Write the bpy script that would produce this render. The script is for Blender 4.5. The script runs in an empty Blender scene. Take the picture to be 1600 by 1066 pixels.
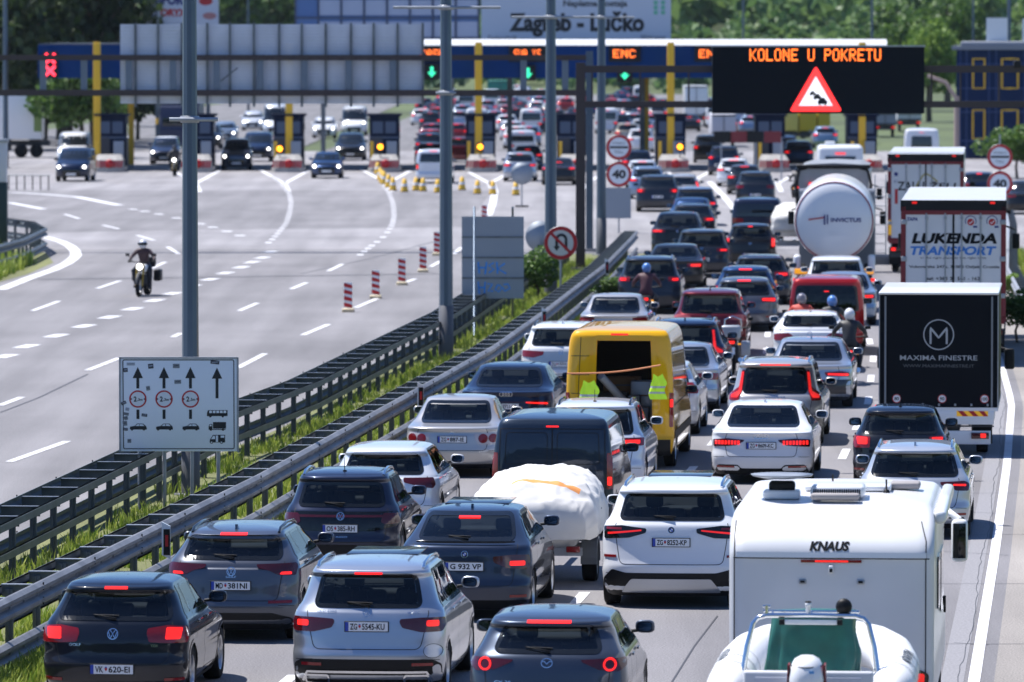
import bpy, bmesh, math, random
import numpy as np
from mathutils import Vector, Matrix, Euler
from mathutils.geometry import delaunay_2d_cdt

SC = bpy.context.scene
COL = SC.collection
R = math.radians
# ------------------------------------------------------------------ camera
FPX = 10000.0            # focal length in pixels of the 1600 px wide photograph
CAM_H = 8.1
PITCH = math.atan((533 - 52) / FPX)
cam = bpy.data.cameras.new('camera')
cam.sensor_width = 36.0
cam.lens = FPX / 1600 * 36.0
cam.clip_start = 1.0
cam.clip_end = 20000
cam.dof.use_dof = True
cam.dof.focus_distance = 92.0
cam.dof.aperture_fstop = 3.5
cam_o = bpy.data.objects.new('camera', cam)
cam_o.location = (0, 0, CAM_H)
cam_o.rotation_euler = (math.pi / 2 - PITCH, 0, 0)
COL.objects.link(cam_o)
SC.camera = cam_o
SC.render.engine = 'CYCLES'
# ------------------------------------------------------------------ sky, sun
SUND = Vector((-0.42, 0.24, 1.0)).normalized()
el = math.asin(SUND.z)
wd = bpy.data.worlds.new('World')
SC.world = wd
wd.use_nodes = True
nt = wd.node_tree
for n in list(nt.nodes): nt.nodes.remove(n)
sky = nt.nodes.new('ShaderNodeTexSky'); sky.sky_type = 'NISHITA'; sky.sun_disc = False
sky.sun_elevation = el
sky.sun_rotation = math.atan2(SUND.x, SUND.y)
sky.air_density = 1.0; sky.dust_density = 0.1; sky.ozone_density = 5.0
bg = nt.nodes.new('ShaderNodeBackground'); bg.inputs['Strength'].default_value = 0.075
wo = nt.nodes.new('ShaderNodeOutputWorld')
tn = nt.nodes.new('ShaderNodeMix'); tn.data_type = 'RGBA'; tn.blend_type = 'MULTIPLY'; tn.inputs['Factor'].default_value = 1.0; tn.inputs['B'].default_value = (.82, .98, 1.24, 1)
nt.links.new(sky.outputs[0], tn.inputs['A']); nt.links.new(tn.outputs['Result'], bg.inputs['Color']); nt.links.new(bg.outputs[0], wo.inputs[0])
sl = bpy.data.lights.new('sun', 'SUN'); sl.energy = 5.0; sl.angle = R(0.5); sl.color = (1.0, 0.965, 0.93)
so = bpy.data.objects.new('sun', sl); COL.objects.link(so)
so.rotation_euler = SUND.to_track_quat('Z', 'Y').to_euler()
so.location = (0, 100, 60)
SC.view_settings.view_transform = 'Standard'
SC.view_settings.look = 'None'
SC.view_settings.exposure = 0.62
SC.view_settings.gamma = 1.0

# ------------------------------------------------------------------ photo pixel -> world
cp, sp_ = math.cos(PITCH), math.sin(PITCH)
def ray(px, py, z=0.0):
    dx = (px - 800) / FPX; dy = -(py - 533) / FPX
    d = Vector((dx, cp + dy * sp_, -sp_ + dy * cp))
    t = (z - CAM_H) / d.z
    return Vector((0, 0, CAM_H)) + d * t
def PS(px, s, h=0.0):
    """world point seen at column px where one metre is s photo pixels"""
    dep = FPX / s
    Y = (dep - (CAM_H - h) * sp_) / cp
    return Vector(((px - 800) / s, Y, h))
def yb(s): return 52 + 8.1 * s

# ------------------------------------------------------------------ materials
MATS = {}
def lin(c):
    if isinstance(c, str):
        c = c.lstrip('#'); c = [int(c[i:i + 2], 16) / 255 for i in (0, 2, 4)]
        return tuple(((x + .055) / 1.055) ** 2.4 if x > .04045 else x / 12.92 for x in c)
    return tuple(c)
def mat(name, col=(.5, .5, .5), rough=.5, metal=0.0, coat=0.0, emit=None, es=1.0, spec=None, noise=0, nscale=4.0, bump=0, bscale=20, alpha=None):
    if name in MATS: return MATS[name]
    m = bpy.data.materials.new(name); m.use_nodes = True
    t = m.node_tree; b = t.nodes['Principled BSDF']
    c = lin(col)
    b.inputs['Base Color'].default_value = (*c, 1)
    b.inputs['Roughness'].default_value = rough
    b.inputs['Metallic'].default_value = metal
    b.inputs['Coat Weight'].default_value = coat
    b.inputs['Coat Roughness'].default_value = .03
    if spec is not None: b.inputs['Specular IOR Level'].default_value = spec
    if emit is not None:
        b.inputs['Emission Color'].default_value = (*lin(emit), 1); b.inputs['Emission Strength'].default_value = es
    if noise:
        tc = t.nodes.new('ShaderNodeTexCoord')
        nz = t.nodes.new('ShaderNodeTexNoise'); nz.inputs['Scale'].default_value = nscale; nz.inputs['Detail'].default_value = 6
        t.links.new(tc.outputs['Object'], nz.inputs['Vector'])
        rp = t.nodes.new('ShaderNodeValToRGB')
        rp.color_ramp.elements[0].position = .3; rp.color_ramp.elements[1].position = .7
        rp.color_ramp.elements[0].color = (*[x * (1 - noise) for x in c], 1)
        rp.color_ramp.elements[1].color = (*[min(1, x * (1 + noise)) for x in c], 1)
        t.links.new(nz.outputs['Fac'], rp.inputs[0]); t.links.new(rp.outputs[0], b.inputs['Base Color'])
    if bump:
        tc = t.nodes.new('ShaderNodeTexCoord')
        nz = t.nodes.new('ShaderNodeTexNoise'); nz.inputs['Scale'].default_value = bscale; nz.inputs['Detail'].default_value = 4
        t.links.new(tc.outputs['Object'], nz.inputs['Vector'])
        bm_ = t.nodes.new('ShaderNodeBump'); bm_.inputs['Strength'].default_value = bump
        t.links.new(nz.outputs['Fac'], bm_.inputs['Height']); t.links.new(bm_.outputs[0], b.inputs['Normal'])
    MATS[name] = m
    return m
def paint(name, col, metal=.0, rough=.32):
    """car paint: base under a clear coat, with a very faint dusty film"""
    if name in MATS: return MATS[name]
    m = mat(name, col, rough, metal, .85 if max(lin(col)) < .2 else .95, spec=.08)
    t = m.node_tree; b = t.nodes['Principled BSDF']
    tc = t.nodes.new('ShaderNodeTexCoord')
    nz = t.nodes.new('ShaderNodeTexNoise'); nz.inputs['Scale'].default_value = 2.2; nz.inputs['Detail'].default_value = 8
    t.links.new(tc.outputs['Object'], nz.inputs['Vector'])
    sx = t.nodes.new('ShaderNodeSeparateXYZ'); t.links.new(tc.outputs['Object'], sx.inputs[0])
    mr = t.nodes.new('ShaderNodeMapRange')
    mr.inputs['From Min'].default_value = .95; mr.inputs['From Max'].default_value = .15
    mr.inputs['To Min'].default_value = .0; mr.inputs['To Max'].default_value = .22
    t.links.new(sx.outputs['Z'], mr.inputs['Value'])
    mu = t.nodes.new('ShaderNodeMath'); mu.operation = 'MULTIPLY'
    t.links.new(nz.outputs['Fac'], mu.inputs[0]); t.links.new(mr.outputs[0], mu.inputs[1])
    mx = t.nodes.new('ShaderNodeMix'); mx.data_type = 'RGBA'
    mx.inputs['A'].default_value = (*lin(col), 1); mx.inputs['B'].default_value = (.17, .15, .13, 1)
    t.links.new(mu.outputs[0], mx.inputs['Factor']); t.links.new(mx.outputs['Result'], b.inputs['Base Color'])
    return m
def glassmat(name='tinted_glass', tint=(.46, .52, .54), rough=0.01):
    if name in MATS: return MATS[name]
    m = bpy.data.materials.new(name); m.use_nodes = True; t = m.node_tree
    for n in list(t.nodes): t.nodes.remove(n)
    o = t.nodes.new('ShaderNodeOutputMaterial'); mx = t.nodes.new('ShaderNodeMixShader')
    tr = t.nodes.new('ShaderNodeBsdfTransparent'); tr.inputs[0].default_value = (*tint, 1)
    gl = t.nodes.new('ShaderNodeBsdfGlossy'); gl.inputs['Roughness'].default_value = rough
    fr = t.nodes.new('ShaderNodeFresnel'); fr.inputs[0].default_value = 1.55
    t.links.new(fr.outputs[0], mx.inputs[0]); t.links.new(tr.outputs[0], mx.inputs[1]); t.links.new(gl.outputs[0], mx.inputs[2])
    t.links.new(mx.outputs[0], o.inputs[0]); MATS[name] = m
    return m
GLASS = glassmat()
GLASS_D = glassmat('dark_privacy_glass', (.045, .055, .065))
GLASSO = mat('dark_window_glass', (.012, .016, .02), .03, 0, 0, spec=.8)
BLACK = mat('black_plastic', (.009, .0095, .011), .5, spec=.25)
BLACKG = mat('black_gloss', (.008, .009, .01), .08)
RUBBER = mat('tyre_rubber', (.013, .013, .014), .85, spec=.2)
ALLOY = mat('alloy', (.5, .51, .53), .3, .9)
CHROME = mat('chrome', (.75, .76, .78), .12, 1.0)
SEAM = mat('panel_gap', (.006, .006, .007), .7)
REDP = mat('red_lens', (.22, .006, .008), .12, 0, .6)
REDD = mat('dark_red_lens', (.07, .004, .006), .1, 0, .6)
LIT = mat('lit_brake_lamp', (.5, .02, .02), .2, emit=(1.0, .016, .01), es=.95)
LITO = mat('lit_tail_lamp', (.45, .015, .015), .2, emit=(1.0, .02, .015), es=.45)
CLEAR = mat('clear_lens', (.55, .5, .5), .15, 0, .5)
AMBER = mat('lit_amber_lamp', (.6, .25, .02), .2, emit=(1.0, .3, .01), es=4.0)
HEADL = mat('lit_headlamp', (.8, .8, .8), .2, emit=(1.0, .97, .9), es=6.0)
GREENL = mat('lit_green_arrow', (.1, .6, .3), .2, emit=(.03, .8, .4), es=1.0)
REDX = mat('lit_red_cross', (.6, .05, .05), .2, emit=(1.0, .03, .06), es=3.0)
PLATEW = mat('plate_white', (.78, .8, .82), .4)
PLATEB = mat('plate_blue', (.02, .06, .4), .4)
TXTK = mat('black_lettering', (.008, .009, .012), .7, spec=.1)
INTER = mat('cabin_trim', (.035, .035, .038), .8)
SEATM = mat('seat_cloth', (.05, .05, .055), .9)
WHITEM = mat('white_enamel', (.78, .79, .8), .3, 0, .4)
REDM = mat('red_sign_sheet', (.48, .01, .015), .4)
GALV = mat('galvanised_steel', (.34, .36, .39), .45, .5, noise=.18, nscale=3)
RAIL = mat('rail_steel', (.20, .205, .22), .5, .25, noise=.35, nscale=1.6)
GALVD = mat('weathered_steel', (.15, .17, .185), .5, .3, noise=.3, nscale=2.5)

# ------------------------------------------------------------------ object helpers
def link(name, me, parent=None, mats=()):
    o = bpy.data.objects.new(name, me); COL.objects.link(o)
    if me is not None:
        for m in mats: me.materials.append(m)
    if parent is not None: o.parent = parent
    return o
def tag(o, label=None, cat=None, group=None, kind=None):
    if label: o['label'] = label
    if cat: o['category'] = cat
    if group: o['group'] = group
    if kind: o['kind'] = kind
    return o
def thing(name, loc, rz=0.0, label=None, cat=None, group=None):
    o = bpy.data.objects.new(name, None); COL.objects.link(o)
    o.empty_display_size = .3
    o.location = loc; o.rotation_euler = (0, 0, rz)
    return tag(o, label, cat, group)
def kids(o): return [c for c in ALLKIDS.get(o.name, [])]
def copy_tree(o, parent=None):
    c = o.copy(); COL.objects.link(c); c.parent = parent
    for ch in list(o.children): copy_tree(ch, c)
    return c

class MB:
    """collects polygons, then links them as one mesh object"""
    def __init__(s): s.v = []; s.f = []; s.m = []; s.mats = []; s.sm = []
    def mi(s, m):
        if m not in s.mats: s.mats.append(m)
        return s.mats.index(m)
    def add(s, vs, fs, m, smooth=False, M=None):
        b = len(s.v); k = s.mi(m)
        if M is not None: vs = [tuple(M @ Vector(v)) for v in vs]
        s.v.extend([tuple(v) for v in vs])
        for f in fs:
            s.f.append([b + i for i in f]); s.m.append(k); s.sm.append(smooth)
        return s
    def box(s, c, d, m, rz=0.0, bev=0.0, M=None, rot=None):
        x, y, z = [q / 2 for q in d]
        if bev <= 0:
            vs = [(-x, -y, -z), (x, -y, -z), (x, y, -z), (-x, y, -z), (-x, -y, z), (x, -y, z), (x, y, z), (-x, y, z)]
            fs = [(0, 3, 2, 1), (4, 5, 6, 7), (0, 1, 5, 4), (1, 2, 6, 5), (2, 3, 7, 6), (3, 0, 4, 7)]
            sm = False
        else:
            key = (round(x, 4), round(y, 4), round(z, 4), round(bev, 4))
            if key not in _BEV:
                bm = bmesh.new(); bmesh.ops.create_cube(bm, size=1)
                for v in bm.verts: v.co = Vector((v.co.x * 2 * x, v.co.y * 2 * y, v.co.z * 2 * z))
                bmesh.ops.bevel(bm, geom=bm.edges[:], offset=min(bev, x * .98, y * .98, z * .98), segments=3, profile=.5, affect='EDGES')
                bm.verts.index_update()
                _BEV[key] = ([tuple(v.co) for v in bm.verts], [[v.index for v in f.verts] for f in bm.faces]); bm.free()
            vs, fs = _BEV[key]; sm = True
        T = Matrix.Translation(c) @ (rot.to_4x4() if rot is not None else Matrix.Rotation(rz, 4, 'Z'))
        if M is not None: T = M @ T
        return s.add(vs, fs, m, sm, T)
    def tube(s, pts, r, m, n=10, cap=True, closed=False):
        pts = [Vector(p) for p in pts]; rs = r if isinstance(r, (list, tuple)) else [r] * len(pts)
        vs = []; fs = []; N = len(pts); up = None
        for i, p in enumerate(pts):
            a = pts[i - 1] if (i > 0 or closed) else p; b = pts[(i + 1) % N] if (i < N - 1 or closed) else p
            d = (b - a).normalized()
            if up is None:
                up = Vector((0, 0, 1)) if abs(d.z) < .9 else Vector((1, 0, 0))
            u = d.cross(up).normalized(); w = u.cross(d).normalized(); up = w
            for k in range(n):
                t = 2 * math.pi * k / n
                vs.append(p + (u * math.cos(t) + w * math.sin(t)) * rs[i])
        L = N if closed else N - 1
        for i in range(L):
            j = (i + 1) % N
            for k in range(n):
                fs.append((i * n + k, i * n + (k + 1) % n, j * n + (k + 1) % n, j * n + k))
        s.add(vs, fs, m, True)
        if cap and not closed:
            s.add(vs[:n], [tuple(range(n))[::-1]], m); s.add(vs[-n:], [tuple(range(n))], m)
        return s
    def lathe(s, prof, m, n=24, M=None, smooth=True):
        """profile (r,z) turned about z"""
        vs = []; fs = []
        for (r, z) in prof:
            for k in range(n):
                t = 2 * math.pi * k / n; vs.append((r * math.cos(t), r * math.sin(t), z))
        for i in range(len(prof) - 1):
            for k in range(n):
                fs.append((i * n + k, i * n + (k + 1) % n, (i + 1) * n + (k + 1) % n, (i + 1) * n + k))
        return s.add(vs, fs, m, smooth, M)
    def prism(s, poly, a, b, m, M=None, axis='y'):
        """2-D polygon (x,z) extruded from y=a to y=b"""
        n = len(poly)
        area = sum(poly[i][0] * poly[(i + 1) % n][1] - poly[(i + 1) % n][0] * poly[i][1] for i in range(n))
        if area < 0: poly = poly[::-1]
        f = {'y': lambda p, t: (p[0], t, p[1]), 'z': lambda p, t: (p[0], p[1], t), 'x': lambda p, t: (t, p[0], p[1])}[axis]
        vs = [f(p, a) for p in poly] + [f(p, b) for p in poly]
        fs = [tuple(range(n)), tuple(range(2 * n - 1, n - 1, -1))] + [(i, i + n, (i + 1) % n + n, (i + 1) % n) for i in range(n)]
        if axis == 'z': fs = [tuple(reversed(q)) for q in fs]
        return s.add(vs, fs, m, False, M)
    def build(s, name, parent=None, normals=True):
        me = bpy.data.meshes.new(name); me.from_pydata(s.v, [], s.f)
        me.polygons.foreach_set('material_index', s.m); me.polygons.foreach_set('use_smooth', s.sm)
        if normals:
            bm = bmesh.new(); bm.from_mesh(me); bmesh.ops.recalc_face_normals(bm, faces=bm.faces); bm.to_mesh(me); bm.free()
        me.update()
        return link(name, me, parent, s.mats)
_BEV = {}

def in_poly(P, poly):
    x, y = P[:, 0], P[:, 1]; ins = np.zeros(len(P), bool); n = len(poly); d = np.full(len(P), 1e9)
    for i in range(n):
        x0, y0 = poly[i]; x1, y1 = poly[(i + 1) % n]
        c = ((y0 > y) != (y1 > y))
        with np.errstate(divide='ignore', invalid='ignore'):
            xi = (x1 - x0) * (y - y0) / ((y1 - y0) if y1 != y0 else 1e-12) + x0
        ins ^= c & (x < xi)
        ex, ey = x1 - x0, y1 - y0; L2 = ex * ex + ey * ey + 1e-12
        t = np.clip(((x - x0) * ex + (y - y0) * ey) / L2, 0, 1)
        d = np.minimum(d, np.hypot(x - x0 - t * ex, y - y0 - t * ey))
    return ins, d
def rpoly(pts, r=.03, seg=4):
    """polygon with rounded corners"""
    n = len(pts); out = []
    for i in range(n):
        p = Vector(pts[i]); a = Vector(pts[i - 1]) - p; b = Vector(pts[(i + 1) % n]) - p
        la, lb = a.length, b.length
        if la < 1e-6 or lb < 1e-6: continue
        q = min(r, la * .45, lb * .45); A = p + a / la * q; B = p + b / lb * q
        for k in range(seg + 1):
            t = k / seg; out.append(tuple(A * (1 - t) ** 2 + p * 2 * t * (1 - t) + B * t * t))
    return out
def dens(poly, h, closed=True):
    out = []; n = len(poly)
    for i in range(n if closed else n - 1):
        a = np.array(poly[i]); b = np.array(poly[(i + 1) % n]); k = max(1, int(math.ceil(np.linalg.norm(b - a) / h)))
        for j in range(k): out.append(tuple(a + (b - a) * j / k))
    if not closed: out.append(tuple(poly[-1]))
    return out
def patch(mb, poly, fn, m, off=.004, thick=.012, h=.06):
    """polygon in a surface's own (u,v) plane laid on the surface fn(u,v)->xyz with a small skirt"""
    P = dens(poly, h); nb = len(P); A = np.array(P)
    lo = A.min(0); hi = A.max(0)
    gx = np.arange(lo[0] + h * .7, hi[0], h); gy = np.arange(lo[1] + h * .7, hi[1], h)
    if len(gx) and len(gy):
        G = np.array([(a, b) for a in gx for b in gy]); ins, d = in_poly(G, P); G = G[ins & (d > h * .45)]
    else: G = np.zeros((0, 2))
    allp = [Vector(p) for p in P] + [Vector(g) for g in G]
    try:
        vs, es, fs, ov, oe, of = delaunay_2d_cdt(allp, [(i, (i + 1) % nb) for i in range(nb)], [], 1, 1e-5)
    except Exception:
        return
    V = [Vector(fn(v.x, v.y)) for v in vs]; N = []
    e = .004
    for v, p in zip(vs, V):
        a = Vector(fn(v.x + e, v.y)) - Vector(fn(v.x - e, v.y)); b = Vector(fn(v.x, v.y + e)) - Vector(fn(v.x, v.y - e))
        n = a.cross(b); n = n.normalized() if n.length > 1e-12 else Vector((0, -1, 0)); N.append(n)
    # orientation: fn returns outward direction as its attribute
    o = fn.out
    N = [n if o(p).dot(n) > 0 else -n for n, p in zip(N, V)]
    top = [p + n * off for p, n in zip(V, N)]
    F = [list(f) for f in fs]
    # make winding outward
    F2 = []
    for f in F:
        a, b, c = top[f[0]], top[f[1]], top[f[2]]
        if (b - a).cross(c - a).dot(N[f[0]]) < 0: f = f[::-1]
        F2.append(f)
    mb.add(top, F2, m, True)
    # skirt
    cnt = {}
    for f in F2:
        for i in range(len(f)):
            a, b = f[i], f[(i + 1) % len(f)]; cnt[(a, b)] = 1
    sv = []; sf = []
    for (a, b) in cnt:
        if (b, a) not in cnt:
            k = len(sv); sv += [top[a], top[b], top[b] - N[b] * (off + thick), top[a] - N[a] * (off + thick)]
            sf.append((k + 1, k, k + 3, k + 2))
    mb.add(sv, sf, m, False)
def ribbon(mb, pts, w, fn, m, off=.003, closed=False, h=.05, thick=.0):
    """strip of width w along a polyline in the surface's (u,v) plane"""
    P = dens(pts, h, closed); n = len(P); A = np.array(P); vs = []; fs = []
    for i in range(n):
        a = A[i - 1] if (i or closed) else A[i]; b = A[(i + 1) % n] if (i < n - 1 or closed) else A[i]
        t = b - a; t = t / (np.linalg.norm(t) + 1e-12); q = np.array((-t[1], t[0])) * w / 2
        for s in (1, -1):
            u, v = A[i] + q * s
            p = Vector(fn(u, v)); e = .004
            du = Vector(fn(u + e, v)) - Vector(fn(u - e, v)); dv = Vector(fn(u, v + e)) - Vector(fn(u, v - e))
            nn = du.cross(dv); nn = nn.normalized() if nn.length > 1e-12 else Vector((0, -1, 0))
            if fn.out(p).dot(nn) < 0: nn = -nn
            vs.append(p + nn * off)
    for i in range(n if closed else n - 1):
        j = (i + 1) % n; f = (2 * i, 2 * i + 1, 2 * j + 1, 2 * j)
        fs.append(f)
    mb.add(vs, fs, m, False)
def circ(cx, cy, r, n=20, r2=None, a0=0, a1=360):
    r2 = r2 or r
    full = abs(a1 - a0) >= 359
    return [(cx + r * math.cos(R(a0 + (a1 - a0) * k / (n if full else n - 1))), cy + r2 * math.sin(R(a0 + (a1 - a0) * k / (n if full else n - 1)))) for k in range(n)]
def planefn(y=0.0, flip=False):
    def fn(u, v): return (u, y, v)
    fn.out = (lambda p: Vector((0, 1, 0))) if flip else (lambda p: Vector((0, -1, 0)))
    return fn
_TXT = {}
def text_data(s, size=1.0, xs=1.0, bold=0.0, shear=0.0, align='CENTER', spacing=1.0):
    key = (s, bold, shear, align, spacing)
    if key not in _TXT:
        c = bpy.data.curves.new('lettering', 'FONT'); c.body = s; c.size = 1.0; c.align_x = align; c.align_y = 'CENTER'
        c.offset = bold; c.shear = shear; c.space_character = spacing; c.resolution_u = 3
        o = bpy.data.objects.new('tmp', c); COL.objects.link(o)
        bpy.context.view_layer.update()
        me = bpy.data.meshes.new_from_object(o.evaluated_get(bpy.context.evaluated_depsgraph_get()))
        vs = [tuple(v.co) for v in me.vertices]; fs = [list(p.vertices) for p in me.polygons]
        bpy.data.objects.remove(o); bpy.data.curves.remove(c); bpy.data.meshes.remove(me)
        _TXT[key] = (vs, fs)
    vs, fs = _TXT[key]
    return [(v[0] * size * xs, v[1] * size) for v in vs], fs
def text_on(mb, s, cx, cz, size, fn, m, xs=1.0, bold=0.0, shear=0.0, off=.004, width=None, height=None, align='CENTER', spacing=1.0, cuts=0):
    vs, fs = text_data(s, 1.0, 1.0, bold, shear, align, spacing)
    if not vs: return
    if cuts:
        bm = bmesh.new(); bv = [bm.verts.new((v[0], v[1], 0)) for v in vs]
        for f in fs:
            try: bm.faces.new([bv[i] for i in f])
            except ValueError: pass
        ys = [v[1] for v in vs]
        for k in range(1, cuts): bmesh.ops.bisect_plane(bm, geom=bm.verts[:] + bm.edges[:] + bm.faces[:], plane_co=(0, min(ys) + (max(ys) - min(ys)) * k / cuts, 0), plane_no=(0, 1, 0))
        bmesh.ops.triangulate(bm, faces=bm.faces[:]); bm.verts.index_update(); vs = [(v.co.x, v.co.y) for v in bm.verts]; fs = [[v.index for v in f.verts] for f in bm.faces]; bm.free()
    A = np.array(vs); lo, hi = A.min(0), A.max(0)
    sx = size * xs; sz = size
    if height: sz = height / max(1e-6, hi[1] - lo[1]); sx = sz * xs
    if width: sx = width / max(1e-6, hi[0] - lo[0])
    mx, mz = (lo + hi) / 2
    if align == 'LEFT': mx = lo[0]
    out = []
    for x, z in A:
        u, v = cx + (x - mx) * sx, cz + (z - mz) * sz
        p = Vector(fn(u, v)); o = fn.out(p); out.append(p + o * off)
    mb.add(out, fs, m, False)
# ------------------------------------------------------------------ car bodies
def pchip(pts):
    pts = sorted(pts); x = np.array([p[0] for p in pts], float); y = np.array([p[1] for p in pts], float)
    h = np.diff(x); d = np.diff(y) / h; m = np.zeros(len(x))
    m[0], m[-1] = d[0], d[-1]
    for i in range(1, len(x) - 1):
        if d[i - 1] * d[i] > 0:
            w1 = 2 * h[i] + h[i - 1]; w2 = h[i] + 2 * h[i - 1]; m[i] = (w1 + w2) / (w1 / d[i - 1] + w2 / d[i])
    def f(t):
        t = np.clip(t, x[0], x[-1]); i = np.clip(np.searchsorted(x, t) - 1, 0, len(x) - 2)
        u = (t - x[i]) / h[i]
        return ((1 + 2 * u) * (1 - u) ** 2 * y[i] + u * (1 - u) ** 2 * h[i] * m[i] + u * u * (3 - 2 * u) * y[i + 1] + u * u * (u - 1) * h[i] * m[i + 1])
    return f
class Body:
    def __init__(s, L, Rr, Fr, Wp, zt, z0=.17, cr=.5, cf=.8, n=2.8, crown=.06, nf=2.4):
        s.L = L; s.Rf = pchip(Rr); s.Ff = pchip(Fr); s.Wf = pchip(Wp); s.zt = zt; s.z0 = z0; s.cr = cr; s.cf = cf; s.n = n; s.nf = nf; s.crown = crown
        s.knots = sorted(set([p[0] for p in Rr + Fr + Wp if z0 <= p[0] <= zt] + [z0, zt]))
    def ends(s, z):
        yr = -s.L / 2 + s.Rf(z); yf = s.L / 2 - s.Ff(z); d = yf - yr
        return yr, yf, min(s.cr, .3 * d), min(s.cf, .4 * d)
    def rearfn(s):
        def fn(x, z):
            z = min(max(z, s.z0), s.zt); yr, yf, cr, cf = s.ends(z); w = s.Wf(z); u = min(abs(x) / w, .999)
            return (max(-w, min(w, x)), yr + cr * (1 - (1 - u ** s.n) ** (1 / s.n)), z)
        fn.out = lambda p: Vector((p.x * .3, -1, .15)).normalized(); return fn
    def frontfn(s):
        def fn(x, z):
            z = min(max(z, s.z0), s.zt); yr, yf, cr, cf = s.ends(z); w = s.Wf(z); u = min(abs(x) / w, .999)
            return (max(-w, min(w, x)), yf - cf * (1 - (1 - u ** s.nf) ** (1 / s.nf)), z)
        fn.out = lambda p: Vector((p.x * .3, 1, .6)).normalized(); return fn
    def sidefn(s, sg):
        def fn(y, z):
            z = min(max(z, s.z0), s.zt); yr, yf, cr, cf = s.ends(z); w = s.Wf(z)
            if y < yr + cr: v = min((yr + cr - y) / cr, .999); x = w * (1 - v ** s.n) ** (1 / s.n)
            elif y > yf - cf: v = min((y - yf + cf) / cf, .999); x = w * (1 - v ** s.nf) ** (1 / s.nf)
            else: x = w
            return (sg * x, y, z)
        fn.out = lambda p: Vector((sg, 0, .15)); return fn
    def mesh(s, hx, hz):
        # z levels
        zs = []
        for a, b in zip(s.knots[:-1], s.knots[1:]):
            dl = max(abs(b - a), abs(s.Rf(b) - s.Rf(a)) * .7, abs(s.Ff(b) - s.Ff(a)) * .45, abs(s.Wf(b) - s.Wf(a)))
            k = max(1, int(math.ceil(dl / hz))); zs += [a + (b - a) * j / k for j in range(k)]
        zs.append(s.zt)
        nr = max(8, int(1.9 / hx)); ns = max(6, int((s.L - 1.2) / (hx * 1.3))); nf = max(6, int(1.9 / (hx * 1.6)))
        rings = []; tags = []
        for z in zs:
            yr, yf, cr, cf = s.ends(z); w = s.Wf(z)
            th = np.linspace(-1, 1, 201); 
            X = np.sin(th * math.pi / 2); X = np.sign(X) * np.abs(X) ** (2 / s.n) * w
            Y = yr + cr * (1 - np.abs(np.cos(th * math.pi / 2)) ** (2 / s.n))
            def rs(X, Y, k):
                d = np.concatenate([[0], np.cumsum(np.hypot(np.diff(X), np.diff(Y)))]); t = np.linspace(0, d[-1], k + 1)[:-1]
                return np.interp(t, d, X), np.interp(t, d, Y)
            a = rs(X, Y, nr)
            b = (np.full(ns, w), np.linspace(yr + cr, yf - cf, ns + 1)[:-1])
            X2 = np.sin(-th * math.pi / 2); X2 = np.sign(X2) * np.abs(X2) ** (2 / s.nf) * w
            Y2 = yf - cf * (1 - np.abs(np.cos(th * math.pi / 2)) ** (2 / s.nf))
            c = rs(X2, Y2, nf)
            d = (np.full(ns, -w), np.linspace(yf - cf, yr + cr, ns + 1)[:-1])
            xs = np.concatenate([a[0], b[0], c[0], d[0]]); ys = np.concatenate([a[1], b[1], c[1], d[1]])
            rings.append(np.stack([xs, ys, np.full(len(xs), z)], 1))
        top = rings[-1]; cy = (top[:, 1].min() + top[:, 1].max()) / 2
        for k in (.985, .95, .9, .82, .7, .55, .38, .2, .02):
            r = top.copy(); r[:, 0] *= k; r[:, 1] = cy + (r[:, 1] - cy) * k; r[:, 2] = s.zt + s.crown * (1 - k ** 3.2) ** .75
            rings.append(r)
        bot = rings[0].copy(); bot[:, 0] *= .9; bot[:, 1] *= .97
        bot2 = bot.copy(); bot2[:, 0] *= .02
        rings = [bot2, bot] + rings
        V = np.array(rings); nl, M = V.shape[0], V.shape[1]
        idx = np.arange(nl * M).reshape(nl, M)
        F = np.stack([idx[:-1], np.roll(idx[:-1], -1, 1), np.roll(idx[1:], -1, 1), idx[1:]], -1).reshape(-1, 4)
        return V.reshape(-1, 3), F, (nr, ns, nf, M, nl)

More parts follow.
